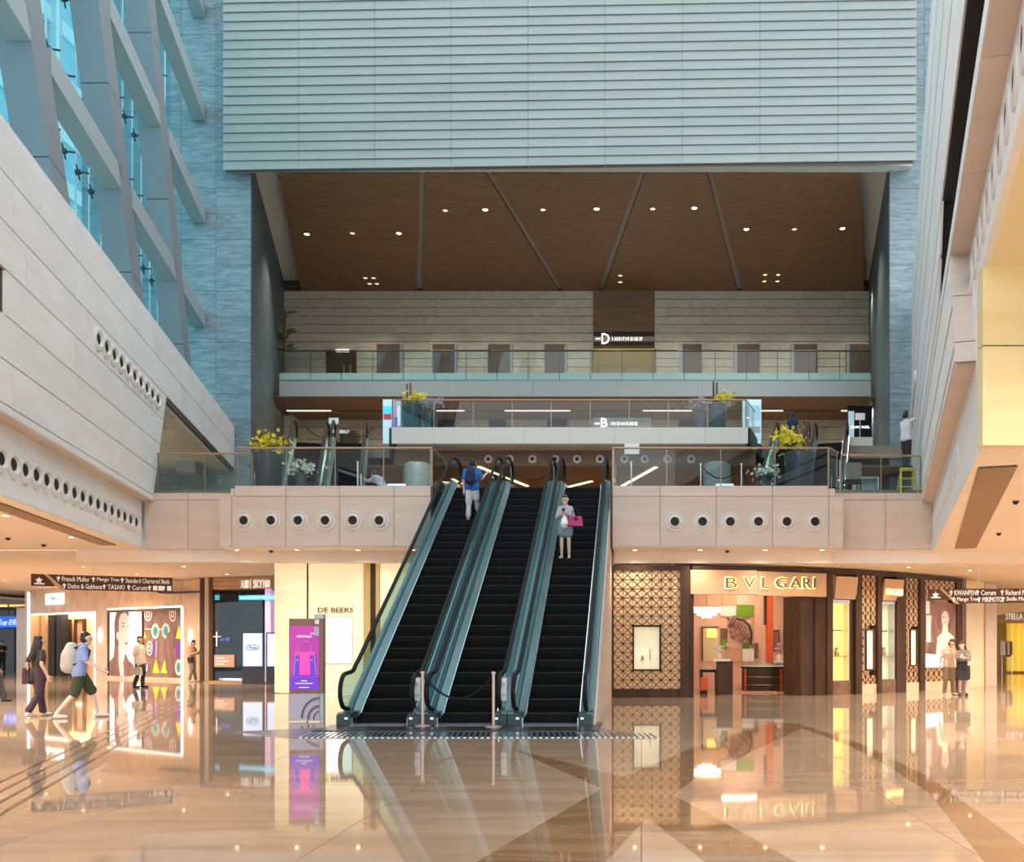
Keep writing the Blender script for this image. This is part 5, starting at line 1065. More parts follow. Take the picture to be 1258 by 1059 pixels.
# ---- hanging direction signs
def dir_sign(label, p0, p1, z0, z1, lines, ceil, fit=1.0):
    f = Fac(*p0, *p1); o = empty('direction_sign', f.pt(f.L / 2, z0, 0), label, 'sign'); h = z1 - z0; s = .62
    b = MB(); b.prism([f.pt(0, z0 + .10, 0), f.pt(s * 1.05, z0 + .10, 0), f.pt(s * .62, z1, 0), f.pt(0, z1, 0)], f.n * -.08); b.build('logo_panel', 'sign_brown', o)
    b = MB(); b.prism([f.pt(s * 1.48, z0, 0), f.pt(f.L, z0, 0), f.pt(f.L, z1, 0), f.pt(s * .70, z1, 0)], f.n * -.08); b.build('board', 'sign_brown', o)
    b = MB(); b.prism([f.pt(s * 1.30, z0 - .02, .01), f.pt(s * 1.46, z0 - .02, .01), f.pt(s * .69, z1, .01), f.pt(s * .55, z1, .01)], f.n * -.1); b.build('slant_edge', 'sign_tan', o)
    b = MB(); c = f.pt(s * .35, z1 - h * .42, .012)
    for k in range(5):
        a = math.radians(90 + 72 * k); e = math.radians(126 + 72 * k); g = math.radians(54 + 72 * k)
        P_ = lambda an, r: c + f.u * r * math.cos(an) + V((0, 0, r * math.sin(an))); b.prism([c, P_(g, .05), P_(a, .11), P_(e, .05)], f.n * .008)
    b.build('petal_mark', 'lit_letters', o); b = MB(); f.box(b, s * .14, s * .58, z0 + .15, z0 + .185, .0, .015); b.build('logo_text', 'lit_letters', o)
    lines = [[(q[0] * fit, q[1] * fit, q[2]) for q in r] for r in lines]
    for row, z in zip(lines, (z1 - h * .27, z1 - h * .75)):
        for t_a, w, s_ in row:
            b = MB(); q = f.pt(t_a, z, .014); b.bar(q - V((0, 0, .075)), q + V((0, 0, .05)), .035, .012); b.prism([q + V((0, 0, .085)), q + f.u * -.06 + V((0, 0, .01)), q + f.u * .06 + V((0, 0, .01))], f.n * .008); b.build('arrow', 'lit_letters', o)
            txt(o, 'lettering', s_, 'lit_letters', f.pt(t_a + .10 + w / 2, z, .014), w, .15, f.ang, .014)
    for t_ in (f.L * .42, f.L * .86): b = MB(); p = f.pt(t_, z1, -.04); b.tube([p, (p.x, p.y, ceil)], .012, 6); b.build('hanger', 'steel', o)
dir_sign('brown hanging direction sign with two rows of shop names before the peach marble shop', (PX(38, 29.5), 29.5), (PX(212, 31.3), 31.3), 3.27, 3.74, [[(.78, .80, 'Franck Muller'), (1.80, .66, 'Mango Tree'), (2.66, 1.36, 'Standard Chartered Bank')], [(.95, 1.0, 'Dolce & Gabbana'), (2.12, .50, 'TASAKI'), (2.86, .46, 'Corum'), (3.50, .30, '\u25a0\u25a0'), (3.94, .13, '\u25a0')]], 4.27, .94)
dir_sign('brown hanging direction sign with two rows of shop names in front of the yellow wall', (PX(1140, 28), 28), (PX(1290, 27.6), 27.6), 2.75, 3.17, [[(.66, .62, 'KWANPEN'), (1.42, .42, 'Corum'), (2.12, .72, 'Richard Mille')], [(.74, .60, 'Mango Tree'), (1.46, .56, 'MIKIMOTO'), (2.14, .98, 'Stella McCartney')]], 3.86)

# ---- advertising kiosk
kd = 18.5; ko = empty('advertising_kiosk', (PX(378, kd), kd, 0), 'tall brown advertising kiosk with a magenta handbag screen beside the escalators', 'kiosk')
fk2 = Fac(PX(354.5, 18.5), 18.5, PX(392.5, 18.5), 18.5)
def kz(py): return PZ(py, 18.5)
b = MB(); fk2.box(b, 0, fk2.L, 0.02, kz(852.5), -.12, 0); b.build('base_panel', 'lilac_panel', ko)
b = MB(); fk2.box(b, .01, fk2.L + .07, kz(852), kz(760), -.14, 0); b.build('case', 'kiosk_brown', ko)
b = MB(); fk2.box(b, fk2.L - .0, fk2.L + .07, 0, kz(852), -.14, -.02); fk2.box(b, fk2.L * .83, fk2.L + .075, kz(760), kz(754.5), -.14, .005); b.build('side_cheek', 'grey_paint', ko)
b = MB(); fk2.pbox(b, 356.5, 392, 769, 847.5, 0, .012); b.build('screen', 'magenta', ko)
def kp(name, m, pts, o, th=.003): b = MB(); fk2.poly(b, pts, o, th); return b.build(name, m, ko)
kp('screen_base', 'violet', [(356.8, 832), (391.8, 832), (391.8, 847.2), (356.8, 847.2)], .0125)
kp('bag_print', 'violet', [(362, 803.5), (388, 803.5), (390, 831), (360.5, 831)], .0135); kp('bag_print', 'hot_pink', [(369, 804), (380.5, 804), (381.5, 829), (368.5, 829)], .0165); kp('bag_flap_print', 'hot_pink', [(361.5, 801), (388, 801), (386, 805), (363.5, 805)], .0195)
b = MB(); b.tube([fk2.pp(x, y, .018) for x, y in ((366.5, 802), (368, 793), (371.5, 788.5), (375, 787.5), (378.5, 788.5), (381.5, 793), (383, 802))], .006, 6); b.build('bag_handle_print', 'lilac_panel', ko)
for pts in ([(363, 804), (364, 804), (362, 829), (361, 829)], [(386, 804), (387, 804), (389.4, 829), (388.4, 829)], [(364, 810), (368, 810), (366, 813)], [(381, 810), (385, 810), (383.4, 813)]): kp('bag_edge_print', 'lilac_panel', pts, .021)
txt(ko, 'lettering', 'MOYNAT', 'lit_letters', fk2.pp(374.5, 782, .016), .31, .05, 0, .006); txt(ko, 'lettering', 'PARIS', 'lit_letters', fk2.pp(384, 778.2, .016), .07, .02, 0, .006)
for y, w in ((836.5, .12), (839.5, .34), (844.5, .2)): b = MB(); p = fk2.pp(374, y, .016); b.box(p.x - w / 2, p.x + w / 2, p.y, p.y + .004, p.z - .008, p.z + .008); b.build('text_line', 'lit_letters', ko)
b = MB(); fk2.pbox(b, 387, 392, 761, 766.5, .0, .006); b.build('corner_mark', 'paper_white', ko); b = MB(); fk2.pbox(b, 386, 392.3, 770.5, 781, .012, .018); b.build('corner_print', 'lilac_panel', ko)
for k, (rx, ry) in enumerate(((22, 25), (20.5, 23), (14.5, 17), (12.8, 15), (7, 10))):
    pts = [fk2.pp(max(355, 392.4 - rx * math.sin(a)), 884 - ry * math.cos(a) - (2 if k < 2 else 0), .004) for a in [math.radians(q) for q in range(0, 91, 10)]]
    b = MB(); b.tube(pts, .010 if k % 2 == 0 else .006, 5); b.build('arc_line', 'ink', ko)
# ================================================================ ESCALATORS
TAN = .62
step_cache = {}
def escalator(label, group, x, y, z, rz, rise, hw=.79, cladding=0, plain=False):
    e = empty('escalator', (0, 0, 0), label, 'escalator', group)
    run = rise / TAN
    nose = lambda t: 0 if t < 0 else (rise if t > run else t * TAN)
    path = [(-.35, 0), (0, 0), (.18, .03), (.45, .45 * TAN - .05), (run - .45, rise - .45 * TAN + .05), (run - .18, rise - .03), (run, rise), (run + 1.3, rise)]
    B = lambda mb, n, m, p=e, sm=False, **k: mb.build(n, m, p, sm, **k)
    # truss: closed body below the steps
    b = MB(); b.prism([(-hw + .02, yy, zz) for yy, zz in [(-.35, 0), (0, 0.0), (.45, .45 * TAN - .25), (run - .4, rise - .45 * TAN - .2), (run + 1.3, rise - .3), (run + 1.3, rise - 1.0), (run + .2, rise - 1.05), (1.6, 0)]], (2 * hw - .04, 0, 0)); B(b, 'truss', 'dark_metal')
    # steps
    k0 = (.40,)
    if k0 not in step_cache:
        s = MB(); s.prism([(-.50, .0, .0), (-.50, .42, .0), (-.50, .42, -.03), (-.50, .04, -.03), (-.50, .04, -.26), (-.50, .0, -.26), (-.50, -.012, -.12)], (1.0, 0, 0)); s.cur = 1; s.prism([(-.50, -.006, -.012), (-.50, .012, .004), (-.50, .03, .004), (-.50, .004, -.02)], (1.0, 0, 0))
        step_cache[k0] = s.mesh('step', ['step', 'nosing'])
    n = int(run / .4) + 1
    for k in range(-1, n + 1):
        t = k * .4 + .1; place('step', step_cache[k0], (0, t, nose(t + .2) + .02), (0, 0, 0), e)
    for sx in (-1, 1):
        S_ = lambda sec: [(sx * a, c) for a, c in sec]
        b = MB(); b.sweep(S_([(.507, -.12), (.507, .15), (.522, .15), (.522, -.12)]), path); B(b, 'skirt', 'chrome')
        b = MB(); b.sweep(S_([(.523, -.05), (.523, .145), (.648, .25), (.648, -.05)]), path); B(b, 'inner_deck', 'teal_deck')
        b = MB(); b.sweep(S_([(.649, .0), (.649, .235), (.677, .235), (.677, .0)]), path); B(b, 'glass_channel', 'teal_dark')
        b = MB(); b.sweep(S_([(.678, -.1), (.678, .25), (hw - .004, .25), (hw - .004, -.1)]), path); B(b, 'outer_deck', 'teal_deck')
        # balustrade glass and handrail with rounded ends
        low = [(-.10, .30), (-.42, .36), (-.58, .56), (-.55, .80), (-.38, .95), (-.1, .985), (.2, 1.02)]
        top = [(run - .3, rise + .82), (run + .1, rise + .95), (run + .6, rise + .98), (run + 1.0, rise + .95), (run + 1.2, rise + .80), (run + 1.22, rise + .56), (run + 1.05, rise + .36), (run + .8, rise + .3)]
        mid = [(.6, .6 * TAN + .88), (run * .5, run * .5 * TAN + .9)]
        hr = smooth_path(low + [(.42, .42 * TAN + .905)], 3)[:-1] + mid + smooth_path(top, 3)
        b = MB(); pts = [(sx * .656, a, c - .02 if 0 < i < len(hr) - 1 else c) for i, (a, c) in enumerate(hr)] + [(sx * .656, a, c + .2) for a, c in path[::-1][1:-1]]
        b.prism(pts, (sx * .012, 0, 0)); B(b, 'balustrade_glass', 'esc_glass')
        b = MB(); b.tube([(sx * .662, a, c) for a, c in hr], .043, 8); B(b, 'handrail', 'black', e, True)
        b = MB(); b.prism([(sx * .53, -.42, 0), (sx * .53, .3, 0), (sx * .53, .3, .25), (sx * .53, -.25, .25), (sx * .53, -.42, .2)], (sx * (hw - .535), 0, 0)); nb_ = B(b, 'newel_base', 'teal_dark')
        b = MB(); b.box(sx * .60 - .025, sx * .60 + .025, -.44, -.425, .13, .16); B(b, 'sensor_light', 'lit_white', nb_)
    b = MB(); b.box(-.505, .505, -.6, .08, .0, .022); B(b, 'comb_plate', 'steel'); b = MB(); b.box(-.505, .505, run + .35, run + 1.3, rise - .02, rise + .02); B(b, 'comb_plate', 'steel')
    for sx in ((cladding,) if cladding else ()):
        b = MB(); b.prism([(sx * (hw + .004), -.3, 0), (sx * (hw + .004), .1, .22)] + [(sx * (hw + .004), run - .3, rise + .02), (sx * (hw + .004), run + 1.2, rise + .15), (sx * (hw + .004), run + 1.2, rise - .7), (sx * (hw + .004), run, 0)], (sx * .05, 0, 0)); B(b, 'side_cladding', 'fascia')
    e.location = (x, y, z); e.rotation_euler = (0, 0, rz)
    return e
M['esc_glass'] = glass('teal escalator glass', (0.66, 0.80, 0.80), 0.035)
EX = [-4.88, -3.29, -1.70]; EY = 17.95
for x, lab, c in zip(EX, ('long escalator with the man in blue riding up, leftmost of three', 'long empty middle escalator closed off by two posts and a rope', 'long escalator carrying the woman with the pink handbag'), (0, 0, 1)):
    escalator(lab, 'main escalators', x, EY, 0, 0, Z2, cladding=c)
for px, pd_, side in ((409 - 22.5, 40, -1), (409 + 22.5, 40, -1)):
    pass
rs = Z3 - Z2; rn = rs / TAN
for xc, rz, lab in ((-14.02, AL, 'short upper escalator next to the left slate pier'), (-12.36, AL, 'short upper escalator beside the left end of the projecting platform'), (6.36, AR, 'short upper escalator beside the right end of the projecting platform'), (8.02, AR, 'short upper escalator next to the right slate pier')):
    fx, fy_ = -math.sin(rz), math.cos(rz)
    escalator(lab, 'upper escalators', xc - fx * rn, 40.0 - fy_ * rn, Z2, rz, rs)
# ---- closing posts and ropes
def post(x, y, z, label, m='steel', h=.95, group=None):
    o = empty('rope_post', (x, y, z), label, 'post', group)
    b = MB(); b.lathe([(.15, 0), (.15, .015), (.03, .04)], (x, y, z), n=18); b.build('base', m, o, True)
    b = MB(); b.lathe([(.028, .03), (.028, h), (.04, h + .01), (.04, h + .05), (.02, h + .06)], (x, y, z), n=12); b.build('pole', m, o, True); return o
def rope(label, a, c, sag, m='black', r=.02):
    a, c = V(a), V(c); b = MB(); b.tube([a.lerp(c, t / 10) - V((0, 0, sag * 4 * (t / 10) * (1 - t / 10))) for t in range(11)], r, 6); return tag(b.build('barrier_rope', m, None, True), label, 'rope')
M['rose_metal'] = mat('brushed rose bronze', (0.62, 0.46, 0.40), rough=0.3, metal=0.5)
pa, pb = (PX(519, 17.3), 17.32), (PX(605, 17.0), 17.12)
post(*pa, .02, 'rose bronze rope post in front of the first newel', 'rose_metal'); post(*pb, .02, 'rose bronze rope post in front of the second newel', 'rose_metal')
rope('black rope hanging between the two rose bronze posts', (pa[0] + .03, pa[1], .93), (pb[0] - .03, pb[1], .93), .40)
for x, lab in ((-4.10, 'white notice plate on the glass newel between the first and middle escalators'), (-2.50, 'white notice plate on the glass newel between the middle and third escalators')):
    o = empty('notice_plate', (x, EY - .5, .3), lab, 'notice'); 
    for k, (dx, w) in enumerate(((-.06, .13),)): b = MB(); b.box(x + dx - w / 2, x + dx + w / 2, EY - .47, EY - .46, .48, .90); b.build('plate', 'paper_white', o); b = MB(); b.box(x + dx - .04, x + dx + .04, EY - .475, EY - .47, .74, .82); b.build('picture_mark', 'grey_paint', o); b = MB(); b.box(x + dx - .05, x + dx + .05, EY - .475, EY - .47, .56, .60); b.build('text_line', 'grey_paint', o)
    b = MB(); b.box(x - .13, x + .13, EY - .46, EY - .44, .25, .92); b.build('bracket', 'rail_glass', o)
tops = [(PX(628, 29.6), 29.6), (PX(681, 29.6), 29.6)]
post(*tops[0], Z2, 'silver rope post at the head of the middle escalator, beside the first balustrade', 'chrome'); post(*tops[1], Z2, 'silver rope post at the head of the middle escalator, beside the third escalator', 'chrome')
rope('dark red rope across the head of the middle escalator', (*tops[0], Z2 + .95), (*tops[1], Z2 + .95), .35, 'maroon')
for px, lab in ((861, 'silver rope post behind the balcony glass near the grey drum'), (911, 'silver rope post behind the balcony glass near the small white-flower pot')): post(PX(px, 29.3), 29.3, Z2, lab, 'chrome', 1.0)
rope('dark rope between the two silver posts behind the right balcony glass', (PX(861, 29.3), 29.3, Z2 + 1.0), (PX(911, 29.3), 29.3, Z2 + 1.0), .42)
rope('dark rope from the silver post towards the small white-flower pot', (PX(911, 29.3), 29.3, Z2 + 1.0), (PX(927, 31.5), 31.5, Z2 + .6), .25)
o = post(PX(775.5, 29), 29, Z2, 'silver post with a white notice on top behind the right balcony glass', 'chrome', 1.0); b = MB(); b.box(PX(767, 29), PX(785.5, 29), 28.97, 29.0, PZ(558, 29), PZ(545, 29)); b.build('notice', 'paper_white', o)
for px, y, lab in ((439.5, 29.0, 'first and tallest silver post of the short row behind the left balcony glass'), (443.5, 31.2, 'second silver post of the short row behind the left balcony glass'), (446.5, 33.4, 'third silver post of the short row behind the left balcony glass')): post(PX(px, y), y, Z2, lab, 'chrome', 1.0)
for xs, a in (((-13.97, -12.40), AL), ((6.42, 7.98), AR)):
    pass
rope('dark rope across the head of the upper escalator next to the left slate pier', (-14.6, 41.2, Z3 + .95), (-13.3, 41.2, Z3 + .95), .4); rope('dark rope across the head of the upper escalator by the left end of the platform', (-13.0, 41.2, Z3 + .95), (-11.7, 41.2, Z3 + .95), .4)
# ---- planters
def flowers(o, c, m, n, sp, sz, leaves=10):
    b = MB()
    for k in range(n):
        p = V((RND.gauss(0, sp[0]), RND.gauss(0, sp[1]), RND.gauss(0, sp[2]))) + V(c); u = V((RND.gauss(0, 1), RND.gauss(0, 1) - .6, RND.gauss(0, 1))).normalized(); w = u.orthogonal().normalized(); q = u.cross(w)
        for j in range(5):
            a = 1.2566 * j; d = w * math.cos(a) + q * math.sin(a); s = w * math.cos(a + .5) + q * math.sin(a + .5); t = w * math.cos(a - .5) + q * math.sin(a - .5)
            b.face([p, p + s * sz * .7 + u * .01, p + d * sz + u * .02, p + t * sz * .7 + u * .01])
    b.build('blossoms', m, o, kind='stuff')
    if leaves:
        b = MB()
        for k in range(leaves):
            a = RND.random() * 6.28; r = sp[0] * (1 + RND.random() * .9); d = V((math.cos(a), math.sin(a), 0)); s = V((-d.y, d.x, 0)) * .05; p = V(c) - V((0, 0, sp[2] * 1.3))
            b.face([p, p + d * r * .5 + s + V((0, 0, .12)), p + d * r + V((0, 0, .05)), p + d * r * .5 - s + V((0, 0, .12))])
        b.build('leaves', 'leaf', o, kind='stuff')
def pot(o, x, y, z, r0, r1, h, m):
    b = MB(); b.lathe([(r0 * .96, 0), (r0, .02), (r1, h), (r1 * .9, h), (r1 * .86, h - .06)], (x, y, z), n=28); b.build('pot', m, o, True)
def planter(label, px, d, z, w, h, m, fm_=None, n=60, fx=0.0, fz=.25, sp=(.2, .15, .12), sz=.06, sticks=None):
    x = PX(px, d); o = empty('flower_planter', (x, d, z), label, 'planter'); pot(o, x, d, z, w * .44, w * .5, h, m)
    if fm_: flowers(o, (x + fx, d - .1, z + h + fz), fm_, n, sp, sz)
    if fm_: b = MB(); [b.tube([(x + fx * .3, d, z + h - .1), (x + fx + RND.gauss(0, sp[0] * .6), d - .08, z + h + fz)], .008, 5) for k in range(6)]; b.build('stems', 'leaf', o, kind='stuff')
    for k, (dx, hh, ln) in enumerate(sticks or ()): b = MB(); b.tube([(x + dx, d + .05, z + h - .1), (x + dx + ln * .5, d + .05, z + h + hh * .5), (x + dx + ln, d + .05, z + h + hh)], [.05, .045, .035], 6); b.build('branch', 'bamboo', o)
    return o
planter('tall grey pot with yellow flowers and dark branches behind the left balcony glass', 329, 28.6, Z2, .84, 1.22, 'vase', 'petal_y', 120, .12, .30, (.24, .16, .17), .075, ((-.35, .95, -.08), (-.25, .8, .0), (-.17, .6, .02), (-.1, .42, .04)))
planter('small grey pot with greenish white flowers behind the left balcony glass', 369.5, 28.6, Z2 - .1, .36, .72, 'vase', 'petal_w', 110, .0, .16, (.26, .14, .10), .06)
planter('tall grey pot with yellow flowers and a brown post behind the right balcony glass', 982, 28.6, Z2, .92, 1.22, 'vase', 'petal_y', 130, -.32, .40, (.22, .16, .19), .075, ((.15, 1.0, .0), (.28, .98, .0)))
planter('small grey pot with white flowers behind the right balcony glass', 939, 28.6, Z2 - .1, .50, .62, 'vase', 'petal_w', 100, .08, .12, (.22, .14, .11), .06)
planter('tall teal pot with yellow flowers and branches at the left end of the middle platform', 507, 37.7, Z3, .80, 1.05, 'vase_teal', 'petal_y', 90, .12, .26, (.22, .16, .13), .08, ((-.22, .85, -.02), (-.10, .9, .0)))
planter('short teal pot with lilac orchids at the left end of the middle platform', 528, 37.6, Z3, .52, .72, 'vase_teal', 'petal_p', 100, .12, .36, (.22, .14, .09), .07)
planter('tall teal pot with yellow flowers and branches at the right end of the middle platform', 881.5, 37.7, Z3, .76, 1.05, 'vase_teal', 'petal_y', 90, .22, .26, (.2, .16, .14), .08, ((-.16, .95, .0), (-.04, .9, .02)))
planter('short teal pot with lilac orchids at the right end of the middle platform', 862, 37.6, Z3, .50, .72, 'vase_teal', 'petal_p', 100, -.08, .34, (.22, .14, .09), .07)
pl_ = empty('climbing_plant', (PX(350, 51), 51, Z4), 'dark leafy plant against the left slate pier on the top gallery', 'plant'); b = MB(); b.tube([(PX(349, 51), 51, Z4), (PX(350, 51), 51, 19.6)], .05, 6); b.build('stem', 'bamboo', pl_); b = MB()
for k in range(26): z = 16.9 + 2.6 * RND.random(); a = RND.random() * 6.28; d = V((math.cos(a), math.sin(a) * .5, .25)); p = V((PX(350, 51), 51, z)); s = V((0, 0, .1)); b.face([p, p + d * .3 + s, p + d * .75 - s * .5, p + d * .3 - s])
b.build('leaves', 'leaf', pl_, kind='stuff')
# ---- screens, desks and drums on the upper floors
def slab_screen(label, px0, px1, y0, y1, d, z0, deco):
    o = empty('directory_screen', (PX((px0 + px1) / 2, d), d, z0), label, 'screen'); b = MB(); b.box(PX(px0, d), PX(px1, d), d, d + .12, z0, PZ(y0, d)); b.build('case', 'grey_paint', o)
    for m, a, c, e, g in deco: b = MB(); b.box(PX(a, d), PX(c, d), d - .01, d, PZ(g, d), PZ(e, d)); b.build('screen_area', m, o)
M['ice'] = mat('ice blue panel', (0.55, 0.75, 0.85), emit=.35)
slab_screen('pale blue directory board with red and blue picture at the left end of the platform', 470, 481.5, 490.5, 545, 39.0, Z3, (('ice', 470.6, 481, 491, 499), ('cyan_led', 471.5, 480.5, 499.5, 508), ('print_red', 472, 480.5, 509, 515), ('ice', 470.6, 481, 516, 545)))
slab_screen('narrow violet and blue directory board behind the platform glass', 483.2, 492.5, 490.5, 525, 38.3, Z3, (('paper_white', 484, 492, 491, 498), ('lilac', 484.5, 489, 498.5, 512), ('violet', 484.5, 488, 512.5, 523), ('screen_blue', 488.5, 491.5, 498.5, 523)))
slab_screen('pale directory board with an orange band at the right end of the platform', 912, 935.5, 490.5, 545, 39.0, Z3, (('ice', 912.6, 935, 491, 545), ('paper_white', 914, 934, 498, 517), ('peach_cl', 917, 934, 524, 532)))
for px, lab in ((513, 'round grey drum behind the left balcony glass'), (881, 'round grey drum behind the right balcony glass')):
    d = 35.2; x = PX(px, d); o = MB(); o.lathe([(.52, 0), (.52, 1.98), (.48, 2.14), (.36, 2.2)], (x, d, Z2), n=32); tag(o.build('drum', 'drum_grey', None, True) if 'drum_grey' in M else (M.__setitem__('drum_grey', mat('grey brushed drum', (0.17, 0.20, 0.20), (0.22, 0.25, 0.25), (1, 1, 12), rough=0.4)), o.build('drum', 'drum_grey', None, True))[1], lab, 'drum')
for px, lab in ((485, 'white monitor standing on the desk behind the left balcony glass'), (891, 'white monitor standing on the desk behind the right balcony glass')):
    d = 29.2; x = PX(px, d); ds = empty('reception_desk', (x, d + .2, Z2), 'low pale reception desk under ' + lab.split(' standing')[0] + (' beside the left drum' if px < 600 else ' beside the right drum'), 'desk'); b = MB(); b.box(x - .7, x + .7, d, d + .6, Z2 - .02, Z2 + .04); b.box(x - .65, x + .65, d + .05, d + .55, Z2 - .2, Z2 - .02); b.build('desk_body', 'fascia', ds)
    o = empty('monitor', (x, d, Z2 + .04), lab, 'monitor'); b = MB(); b.box(x - .28, x + .28, d + .2, d + .25, Z2 + .09, Z2 + .44); b.build('screen', 'screen_white', o) if 'screen_white' in M else (M.__setitem__('screen_white', mat('white blue screen', (.75, .85, .88), emit=.6)), b.build('screen', 'screen_white', o)); b = MB(); b.box(x - .06, x + .06, d + .25, d + .3, Z2 + .04, Z2 + .3); b.build('stand', 'steel', o)
# sign boards by the upper escalators
def floor_sign(label, px0, px1, y0, y1, d, z, text=None):
    x = PX((px0 + px1) / 2, d); o = empty('floor_sign', (x, d, z), label, 'sign'); b = MB(); b.box(x - .02, x + .02, d, d + .04, z, PZ(y1, d)); b.box(x - .18, x + .18, d - .1, d + .14, z, z + .02); b.build('stand', 'steel', o); b = MB(); b.box(PX(px0, d), PX(px1, d), d - .02, d, PZ(y1, d), PZ(y0, d)); b.build('board', 'paper_white', o)
    if text: txt(o, 'lettering', text, 'lit_white', (x, d - .05, PZ((y0 + y1) / 2 + 22, d)), .75, .10, depth=.02)
floor_sign('white notice on a stand between the two left upper escalators', 404, 416, 513.5, 521, 41.3, Z3)
floor_sign('white notice on a steel stand next to the right slate pier', 1050.5, 1062.5, 507.5, 516, 42.0, Z3)
ws_ = empty('shop_window', (PX(1058, 50), 50, Z3), 'dark upper shop window with white lettering beside the right slate pier', 'shop window')
b = MB(); b.box(PX(1041, 50), PX(1071, 50), 50, 50.05, Z3, 14.2); b.build('glass_panel', 'dark_glass', ws_); b = MB(); b.box(PX(1042, 50), PX(1049, 50), 49.95, 49.99, Z3 + .4, 13.9); b.build('white_panel', 'ice', ws_); txt(ws_, 'lettering', 'NUAN NOEL', 'lit_white', (PX(1057, 50), 49.93, PZ(525, 50)), .95, .13, depth=.02)
ct2 = empty('ticket_counter', (PX(1058, 38), 38, Z3 - .1), 'grey counter block beside the right upper escalator', 'counter')
b = MB(); b.box(PX(1044, 41), PX(1072, 41), 41, 41.5, Z3 - .02, Z3 + .5); b.build('body', 'cream_slab', ct2)
dk = empty('dark_desk', (PX(418, 43), 43, Z3), 'dark desk with a white paper behind the left upper escalators', 'desk'); b = MB(); b.box(PX(417, 43), PX(437, 43), 43, 43.6, Z3 - .02, PZ(529, 43)); b.build('body', 'walnut_dk', dk); b = MB(); b.box(PX(417, 43), PX(429, 43), 42.97, 43.0, PZ(532.5, 43), PZ(528.5, 43)); b.build('paper', 'paper_white', dk)
tp = empty('office_desk', (PX(1066, 30), 30, Z2), 'grey desk with a dark chair behind the glass near the stepladder', 'desk'); b = MB(); b.box(PX(1053, 30), PX(1080, 30), 30, 30.7, Z2 + .72, Z2 + .76); b.box(PX(1053, 30), PX(1055, 30), 30, 30.7, Z2 - .02, Z2 + .72); b.box(PX(1078, 30), PX(1080, 30), 30, 30.7, Z2 - .02, Z2 + .72); b.box(PX(1055, 30), PX(1078, 30), 30.3, 30.35, Z2 + .3, Z2 + .72); b.build('desk_frame', 'grey_paint', tp)
oc_ = empty('office_chair', (PX(1048, 29), 29.0, Z2), 'dark upholstered chair with its back to the balcony glass near the stepladder', 'chair'); x = PX(1048, 29); b = MB(); b.box(x - .24, x + .24, 28.9, 28.98, Z2 + .5, Z2 + 1.0); b.build('backrest', 'grey_jk', oc_); b = MB(); b.box(x - .24, x + .24, 28.98, 29.42, Z2 + .42, Z2 + .5); b.build('seat', 'black_cl', oc_)
for dx in (-.21, .21):
    for dy in (28.95, 29.38): b = MB(); b.box(x + dx - .02, x + dx + .02, dy - .02, dy + .02, Z2 - .02, Z2 + .42); b.build('leg', 'dark_metal', oc_)
tr = empty('tall_banner_stand', (PX(1032, 28.5), 28.5, Z2), 'pair of thin steel poles behind the glass corner', 'stand'); b = MB(); b.tube([(PX(1021.5, 28.5), 28.5, 5.86), (PX(1021.5, 28.5), 28.5, Z2 + .5)], .02, 6); b.build('pole', 'chrome', tr); b = MB(); b.tube([(PX(1031.5, 28), 28, 5.86), (PX(1031.5, 28), 28, Z2 + .9)], .025, 6); b.build('pole', 'chrome', tr)
# stepladder
lx_, ly = PX(1115, 27.7), 27.75; lz = 5.88; sl = empty('stepladder', (lx_, ly, lz), 'yellow fibreglass stepladder behind the glass by the right wall', 'ladder')
for sx in (-1, 1):
    b = MB(); b.bar((lx_ + sx * .26, ly - .25, lz), (lx_ + sx * .17, ly, lz + .80), .05, .035); b.build('front_rail', 'ladder', sl); b = MB(); b.bar((lx_ + sx * .24, ly + .28, lz), (lx_ + sx * .17, ly + .04, lz + .80), .035); b.build('rear_rail', 'ladder', sl)
for k in range(3): t = .25 + .25 * k; b = MB(); w = .26 - .09 * t / .9; b.box(lx_ - w, lx_ + w, ly - .27 + .26 * t - .04, ly - .27 + .26 * t + .06, lz + t - .015, lz + t + .015); b.build('tread', 'ladder', sl)
b = MB(); b.box(lx_ - .2, lx_ + .2, ly - .06, ly + .12, lz + .79, lz + .84); b.build('top_cap', 'ladder', sl)
hl = MB(); hl.prism([(XR(30.5) - .02, 30.2, 7.5), (XR(30.5) - .02, 30.6, 7.5), (XR(31) - .02, 31.2, 10.2)], NR * .01)
# ---- cameras and detectors on the ceilings
def dome(x, y, z, label, g=None):
    o = empty('dome_camera', (x, y, z), label, 'camera', g); b = MB(); b.lathe([(.075, 0), (.075, -.025)], (x, y, z), n=14); b.build('collar', 'nozzle', o); b = MB(); b.lathe([(.06, -.025), (.053, -.06), (.027, -.085), (.007, -.092)], (x, y, z), n=14); b.build('dome', 'bore', o, True)
for x, y, z, lab in ((PX(1223, 18.5), 17.5, 4.2, 'dark dome camera in the pink soffit by the pale round lamp'), (PX(1227, 22.5), 22.5, 4.2, 'dark dome camera in the pink soffit beyond the slatted vent'), (PX(882, 30), 26.7, zb - .03, 'dark dome camera under the balcony over the lattice shop'), (PX(335, 26.8), 26.7, zb - .03, 'dark dome camera under the balcony over the dark shop'), (PX(41, 25), 24.0, 4.26, 'first dark camera in the cream soffit below the left wall'), (PX(65, 26.0), 25.6, 4.26, 'second dark camera in the cream soffit below the left wall'), (PX(1011, 50.5), 50.5, 14.4, 'dark dome camera in the walnut soffit of the top gallery')): dome(x, y, z, lab)
